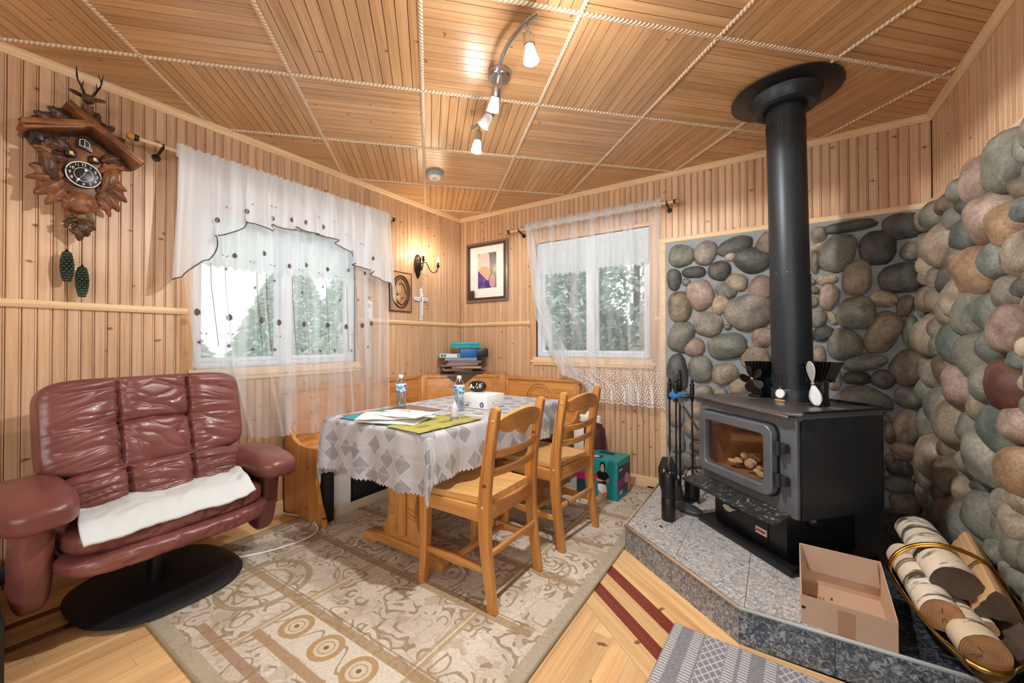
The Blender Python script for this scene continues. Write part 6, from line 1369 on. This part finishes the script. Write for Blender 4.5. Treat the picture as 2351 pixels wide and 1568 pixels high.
flat('placemat', .25, .42, 1.355, -1.755, -4, gm.m, 'yellow-green checked placemat at the corner of the table', 'placemat', ZC+.0040)
def envelope(x, y, z, rz, w_2, d_2, label, sd_, mat='paper'):
    rr = Vector((sd_*3.1, sd_, 0))
    def f(u, v): return ((u-.5)*w_2, (v-.5)*d_2, .006*noise.noise(Vector((u*4, v*4, 0))+rr)+.010*math.sin(PI*u)*math.sin(PI*v)+.004)
    o = MB().grid(f, 24, 18).build('padded_envelope', M_[mat], None, smooth=180, solid=.006); o.location = (x, y, z); o.rotation_euler.z = R(rz); tag(o, label, 'envelope', 'envelopes on the table')
    m = MB(); m.box(-.05, .04, -.006, .006, .0235, .0245); m.build('address_label', plain('label_grey%d' % sd_, '#9b9a97', .7), o, smooth=None); return o
envelope(1.125, -1.815, ZC+.006, 18, .34, .25, 'large white mailing envelope at the bottom of the stack on the teal placemat', 1)
envelope(1.09, -1.83, ZC+.022, 40, .30, .21, 'white mailing envelope in the middle of the stack, turned askew', 2)
envelope(1.18, -1.80, ZC+.036, 8, .27, .17, 'white crumpled envelope on top of the stack', 3, 'white')
pet = NM('bottle_plastic', .06, 0, (.9,.95,1)); pet.n.remove(pet.b); t1 = pet.node('ShaderNodeBsdfTransparent'); t1.inputs['Color'].default_value = (.86,.93,.96,1); gl = pet.node('ShaderNodeBsdfGlossy', Roughness=.06); mx = pet.node('ShaderNodeMixShader'); lw = pet.node('ShaderNodeLayerWeight'); lw.inputs['Blend'].default_value = .45
pet.link(pet.math('MULTIPLY_ADD', lw.outputs['Facing'], .55, .10), mx.inputs[0]); pet.link(t1.outputs[0], mx.inputs[1]); pet.link(gl.outputs[0], mx.inputs[2]); pet.link(mx.outputs[0], pet.n['Material Output'].inputs[0])
lbm = NM('bottle_label', .4); v = lbm.coord((1,1,1), False); X, Y_, Z_ = lbm.sep(v)[:3]; c = lbm.ramp(lbm.noise(v, 26, 2), [(.44, srgb('#1668b0')), (.5, srgb('#e8eef4')), (.56, srgb('#3fa6c8'))]); c = lbm.mix(lbm.math('GREATER_THAN', Z_, .148), c, srgb('#e9eef3')); lbm.base(c)
def bottle(x, y, rz, label):
    b = empty('water_bottle', (x, y, ZC), R(rz), label, 'bottle', 'water bottles on the table')
    m = MB(); m.lathe([(0, .002), (.026, .0), (.031, .006), (.031, .035), (.027, .06), (.031, .085), (.032, .10), (.032, .145), (.028, .165), (.018, .183), (.012, .190), (.012, .198)], 30); m.build('bottle_body', pet.m, b, smooth=50)
    m = MB(); m.lathe([(.0325, .104), (.0328, .108), (.0328, .152), (.032, .156)], 30, cap=False); m.build('label_wrap', lbm.m, b, smooth=50)
    m = MB(); m.lathe([(.0135, .190), (.014, .192), (.014, .207), (.012, .209), (0, .209)], 24); m.build('cap', M_['white'], b, smooth=40)
    m = MB(); m.lathe([(0, .004), (.029, .008), (.029, .035), (.0255, .06), (.029, .075), (0, .075)], 24); m.build('water', pet.m, b, smooth=50)
bottle(.850, -1.545, 20, 'clear water bottle with white cap standing alone near the bench side of the table')
bottle(1.205, -1.405, 80, 'clear water bottle with blue label standing beside the white tissue box')
sb = empty('small_white_bottle', (1.402, -1.668, ZC+.005), 0, 'little white plastic bottle standing on the green placemat', 'bottle')
m = MB(); m.lathe([(0, 0), (.0185, 0), (.0195, .003), (.0205, .062), (.016, .072), (.009, .075)], 24); m.build('bottle_body', plain('bottle_grey', '#d0d1d3', .35), sb, smooth=40)
m = MB(); m.lathe([(.0195, .008), (.0199, .009), (.0199, .022), (.0195, .023)], 24, cap=False); m.build('label_band', plain('slate', '#8d949b', .5), sb)
m = MB(); m.lathe([(.011, .073), (.011, .085), (.006, .088), (.005, .100), (0, .101)], 18); m.build('nozzle_cap', M_['white'], sb, smooth=40)
tbx = empty('tissue_box', (1.215, -1.20, ZC), R(0), 'white cardboard box with black leaf print and a round blue seal on the table', 'box')
m = MB(); m.box(-.115, .115, -.095, .09, 0, .082, c=.001); bx_ = m.build('carton', M_['white'], tbx)
inkb = plain('ink_black', '#25262c', .6); blu = plain('ink_blue', '#27407e', .5)
tr_ = random.Random(6); m = MB()
for k in range(34):
    x = tr_.uniform(-.108, -.01); z = tr_.uniform(.008, .05-(x+.108)*.2); a = tr_.uniform(0, PI); L = .006; m.add([(x-L*math.cos(a), -.0956, z-L*math.sin(a)), (x+.0018*math.sin(a), -.0958, z-.0018*math.cos(a)), (x+L*math.cos(a), -.0956, z+L*math.sin(a)), (x-.0018*math.sin(a), -.0958, z+.0018*math.cos(a))], [(0,1,2,3)])
for k in range(12):
    y = tr_.uniform(-.07, .04); z = tr_.uniform(.008, .04); a = tr_.uniform(.6, 2.4); L = .008; m.add([(.1156, y-L*math.cos(a), z-L*math.sin(a)), (.1156, y+.0018, z), (.1156, y+L*math.cos(a), z+L*math.sin(a)), (.1156, y-.0018, z)], [(0,1,2,3)])
m.build('leaf_print', inkb, bx_, smooth=None)
m = MB(); m.lathe([(0, 0), (.016, 0), (0, .0008)], 26, T(.075, -.0955, .024) @ RX(90)); sl_ = m.build('round_seal', blu, bx_, smooth=None)
m = MB(); m.box(.066, .084, -.0967, -.0962, .026, .030); m.add([(.068, -.0967, .022), (.082, -.0967, .022), (.075, -.0967, .012)], [(0,1,2)]); m.build('seal_mark', M_['white'], bx_, smooth=None)
dk = empty('painted_ornament', (1.148, -1.155, ZC+.083), R(10), 'small round black painted flower ornament resting on the white box', 'ornament')
m = MB(); m.ell((0, 0, .036), (.062, .028, .036), None, 28, 16, .8); ob = m.build('ornament_body', M_['black'], dk, smooth=180)
for x, z, r_, cc in ((-.035, .038, .014, '#e6cfd0'), (-.018, .030, .010, '#d9dfe0'), (.0, .036, .009, '#3d8f96'), (.012, .030, .009, '#cfd35a'), (.03, .040, .016, '#b9ad9a'), (-.045, .028, .007, '#e0e0e0'), (.008, .052, .007, '#e8e6c0')):
    MB().ell((x, -.022, z), (r_*.7, .010, r_), None, 10, 8).build('painted_flower', plain('flower_'+cc[1:], cc, .4), ob, smooth=180)
m = MB(); m.add([(0,0,0), (.05,.01,.0), (.03,-.01,.035), (0,0,.001), (.05,.01,.001), (.03,-.008,.036)], [(0,1,2), (3,5,4), (0,3,4,1), (1,4,5,2), (2,5,3,0)]); o = m.build('black_case', M_['black']); o.location = (1.42, -1.38, ZC); tag(o, 'small black folded case on the cloth behind the first chair back', 'case')
for k, (x, y, rz) in enumerate(((1.33, -1.46, -20), (1.40, -1.50, 10))):
    m = MB(); m.cyl((-.06, 0, .003), (.06, 0, .003), .003, .003, 8); o = m.build('white_pen', M_['white']); o.location = (x, y, ZC); o.rotation_euler.z = R(rz); tag(o, ('thin white pen lying behind the small white bottle', 'thin white pen lying nearest the first chair back')[k], 'pen')

# ---------------- books and boxes on the corner shelf ----------------
zs = .829; bm2 = random.Random(12)
def book(x, y, rz, w_2, d_2, t_, cover, label, pages=True, z=None, cat='book', group='books piled on the corner shelf', name='book'):
    global zs
    r_ = empty(name, (x, y, zs if z is None else z), R(rz), label, cat, group); cm = plain('cover_%s' % cover[1:], cover, .45)
    m = MB(); m.box(-w_2/2, w_2/2, -d_2/2, d_2/2, 0, .002); m.box(-w_2/2, w_2/2, -d_2/2, d_2/2, t_-.002, t_); m.box(-w_2/2, w_2/2, -d_2/2, -d_2/2+.002, 0, t_); m.build('cover', cm, r_, smooth=None)
    if pages: m = MB(); m.box(-w_2/2+.002, w_2/2-.004, -d_2/2+.004, d_2/2-.004, .002, t_-.002); m.build('pages', M_['paper'], r_, smooth=None)
    if z is None: zs += t_+.0005
    return r_
book(.235, -.30, 40, .34, .24, .016, '#3a3a40', 'open dark magazine splayed at the very bottom of the book pile')
book(.30, -.20, 28, .27, .21, .014, '#4a4340', 'grey brown booklet second from the bottom, sticking out towards the picture wall')
book(.20, -.28, 50, .26, .20, .026, '#8c5b45', 'thick rusty brown book low in the pile')
book(.28, -.22, 35, .28, .21, .022, '#b08d78', 'pinkish tan book above the rusty brown one')
book(.21, -.27, 48, .33, .23, .014, '#77797e', 'pale grey magazine sticking out to the left of the pile')
book(.24, -.25, 42, .30, .22, .016, '#c08a7c', 'thin red and white booklet in the middle of the pile')
book(.26, -.23, 38, .31, .23, .022, '#6f7278', 'grey ring folder in the middle of the pile')
book(.22, -.26, 46, .30, .22, .028, '#8b97a8', 'blue grey hardcover below the white and teal book')
book(.165, -.30, 47, .27, .20, .036, '#d9e4ea', 'white book with teal spine blocks sticking out to the left under the blue box')
z_ = zs-.0365
sp = bpy.data.objects[-1] if False else None
m = MB()
for a, b in ((-.125, -.10), (-.095, -.075), (.03, .05), (.06, .085)): m.box(a, b, -.1012, -.1002, .006, .030)
t5 = m.build('spine_blocks', plain('spine_teal', '#2f7f95', .5)); wbk = [o for o in bpy.data.objects if o.name.startswith('book') and o.parent is None and 'teal spine' in o.get('label', '')][0]; t5.parent = wbk
def lidbox(name, x, y, z, rz, w_2, d_2, h_, col, label, lid=True):
    r_ = empty(name, (x, y, z), R(rz), label, 'box', 'boxes on top of the book pile'); mt = plain(name+'_mat', col, .4)
    m = MB(); m.box(-w_2/2, w_2/2, -d_2/2, d_2/2, 0, h_, c=.003); m.build('box_body', mt, r_)
    if lid: m = MB(); m.box(-w_2/2-.004, w_2/2+.004, -d_2/2-.004, d_2/2+.004, h_*.55, h_+.004, c=.004); m.build('lid', mt, r_)
    return r_
lidbox('blue_file_box', .270, -.205, zs-.034, 43, .16, .22, .080, '#1d62ad', 'royal blue box under the turquoise box', False)
lidbox('black_file_box', .370, -.115, zs-.034, 43, .115, .20, .080, '#1b1c20', 'black cardboard box beside the royal blue box', False)
lidbox('turquoise_box', .255, -.215, zs+.052, 40, .27, .24, .056, '#17a0a6', 'turquoise lidded box on the very top of the pile')
m = MB(); m.prism([(-.13, 0), (.13, 0), (.0, -.10)], .003, Matrix(((1,0,0,0),(0,0,-1,-.025),(0,1,0,0),(0,0,0,1))))
o = m.build('brown_doily', plain('brown_cloth', '#5b4538', .8), None, smooth=None); o.matrix_world = Matrix.Translation((.305, -.355, .822)) @ RZ(45) @ T(0, .0, 0); tag(o, 'brown triangular cloth hanging over the corner bench back under the books', 'cloth')
m = MB(); m.ell((0,0,.006), (.028,.018,.006)); m.tube([(0.02,0,.006), (.06,.01,.004)], .003, 6); o = m.build('spoon', M_['chrome']); o.location = (.50, -.16, .829); tag(o, 'small silver spoon lying on the right end of the corner shelf', 'spoon')

# ---------------- under and beside the bench ----------------
def carton(name, x, y, z, rz, w_2, d_2, h_, mat, label, group=None):
    r_ = empty(name, (x, y, z), R(rz), label, 'box', group); m = MB(); m.box(-w_2/2, w_2/2, -d_2/2, d_2/2, 0, h_, c=.003); m.build('box_body', mat, r_); return r_
b1 = carton('white_carton', .33, -1.655, .010, 0, .10, .17, .30, M_['white'], 'tall white carton standing under the bench end')
m = MB(); m.box(-.055, -.0505, -.08, .08, .0, .29, c=.001); m.build('edge_strip', M_['paper'], b1)
carton('black_crate', .22, -1.25, .010, 0, .30, .60, .32, M_['matt_black'], 'black crate pushed under the bench behind the table')
carton('black_case', .42, -1.765, .010, 0, .05, .06, .30, M_['matt_black'], 'narrow black case standing at the bench end panel beside the white carton')
ol = plain('olive_card', '#8d8767', .7)
for x, y, rz, lb in ((.62, -.86, 6, 'olive cardboard box on the floor under the table, nearer the window'), (.80, -.66, 6, 'olive cardboard box with a dark handle slot under the far end of the table')):
    r_ = carton('olive_box', x, y, .010, rz, .22, .28, .30, ol, lb, 'olive boxes under the table'); m = MB(); m.box(-.035, .035, -.1425, -.139, .20, .225, c=.001); m.build('handle_slot', M_['black'], r_)
bg = empty('black_bag', (1.02, -.72, .010), 0, 'dark maroon and black bag on the floor under the far table end', 'bag')
m = MB(); m.ell((0,0,.14), (.14,.11,.14), None, 30, 20, .8, lambda p: p*(1+.12*noise.noise(p*3))); m.build('bag_body', plain('maroon_dark', '#2c161b', .5), bg, smooth=180); m = MB(); m.tube(bez([(-.06,-.1,.22), (-.03,-.13,.31), (.03,-.13,.31), (.06,-.1,.22)], 6), .006, 6); m.build('bag_handle', M_['black'], bg)
# carton of teal print near the window
tc_ = empty('teal_carton', (1.705, -.335, .010), R(-4), 'teal printed carton with a picture of a woman in a black shirt and white briefs', 'carton')
TE = plain('teal_print', '#118c90', .45); DKt = plain('dark_teal_print', '#173f4a', .45); MG = plain('magenta_print', '#b3186e', .45); SKN = plain('skin_print', '#c98d76', .6)
m = MB(); m.box(-.16, .16, -.125, .125, 0, .275, c=.002); tb_ = m.build('carton_body', TE, tc_)
def dec(poly, mat, name, side='f', off=.0008):
    m = MB()
    if side == 'f': m.prism(poly, off, Matrix(((1,0,0,0),(0,0,-1,-.125),(0,1,0,0),(0,0,0,1))))
    elif side == 'r': m.prism(poly, off, Matrix(((0,0,1,.16),(1,0,0,0),(0,1,0,0),(0,0,0,1))))
    else: m.prism(poly, off, T(0, 0, .275))
    return m.build(name, mat, tb_, smooth=None)
sm = lambda pts, n=4: [(p.x, p.y) for p in bez([(a, b, 0) for a, b in pts], n)]
dec([(-.16, .0), (-.05, .0), (-.05, .11), (-.16, .11)], DKt, 'dark_panel'); dec([(-.16, .10), (.03, .12), (.03, .17), (-.16, .155)], MG, 'magenta_band', off=.0012)
dec(sm([(.010, .0), (.02, .05), (.012, .09), (.07, .092), (.085, .05), (.075, .0)]), SKN, 'printed_legs', off=.0016)
dec(sm([(.014, .055), (.018, .10), (.072, .10), (.080, .055), (.05, .038), (.046, .03), (.040, .038)]), M_['white'], 'printed_briefs', off=.0022)
dec(sm([(.015, .10), (.012, .15), (.005, .175), (.03, .195), (.06, .198), (.092, .18), (.100, .15), (.078, .145), (.074, .10)]), M_['black'], 'printed_shirt', off=.0022)
dec(sm([(.038, .19), (.036, .22), (.040, .245), (.058, .245), (.062, .22), (.058, .19)]), SKN, 'printed_face', off=.0026); dec(sm([(.030, .215), (.032, .25), (.05, .262), (.070, .25), (.070, .205), (.061, .225), (.058, .245), (.042, .245), (.037, .225)]), M_['black'], 'printed_hair', off=.003)
dec(sm([(.0, .12), (.03, .115), (.07, .128), (.095, .118), (.100, .145), (.090, .15), (.086, .135), (.05, .13), (.0, .14)]), SKN, 'printed_arms', off=.003)
dec([(-.105, .03), (.105, .03), (.105, .225), (-.105, .24)], DKt, 'side_panel', 'r'); dec([(-.125, .085), (.03, .10), (.03, .145), (-.125, .135)], MG, 'side_band', 'r', .0012)
dec(arc((.045, .125), .038, 0, 350, 20), plain('pink_print', '#d98fae', .5), 'side_disc', 'r', .0016); dec(sm([(.075, .02), (.07, .10), (.10, .14), (.115, .09), (.11, .02)]), SKN, 'side_figure', 'r', .0018)
for z in (.035, .045, .055, .2, .21): dec([(-.09, z), (-.03, z), (-.03, z+.004), (-.09, z+.004)], M_['white'], 'fine_print', 'r', .0018)
dec([(-.14, -.10), (.02, -.10), (.02, -.03), (-.14, -.03)], DKt, 'top_panel', 't'); dec(arc((-.03, -.065), .028, 0, 350, 16), plain('pink_print2', '#e3a9c4', .5), 'top_mark', 't', .0012)
m = MB(); m.tube([(-.05, .04, .278), (.06, .04, .278), (.06, .07, .278), (-.05, .07, .278), (-.05, .04, .278)], .003, 6); m.build('handle_slot', M_['black'], tb_)
bu = empty('maroon_bag', (1.53, -.16, .010), 0, 'maroon quilted bag standing between the bench end and the teal carton', 'bag')
m = MB(); m.ell((0,0,.25), (.12,.075,.26), None, 34, 30, .6, lambda p: Vector((p.x, p.y, p.z))*(1+.05*math.cos(p.z*16)*math.cos(p.x*12))); m.build('bag_body', plain('maroon_cloth', '#4c2028', .55), bu, smooth=180)
m = MB(); m.ell((.0, -.01, .50), (.09, .05, .06), None, 16, 10, .8, lambda p: p*(1+.3*noise.noise(p*2.5))); m.build('white_papers', M_['white'], bu, smooth=30)
m = MB(); m.box(-.105, -.02, -.095, -.083, .24, .44, c=.002); m.build('paper_label', M_['paper'], bu)
m = MB(); m.tube(bez([(.05,-.03,0), (.30,.35,0), (.32,.62,0), (.10,.70,0), (-.1,.66,0)], 8), .005, 8); o = m.build('white_cable', M_['white']); o.location = (.20, -2.52, .015); tag(o, 'loop of white cable on the floor between loveseat and bench', 'cable')
# dark cabinet edge at the far left, outside most of the view
kb = empty('black_cabinet', (.0, -3.10, 0), 0, 'black cabinet edge at the lower left border behind the loveseat', 'cabinet')
m = MB(); m.box(.03, .70, -.45, .045, .0, .24, c=.004); m.build('cabinet_body', M_['black'], kb)
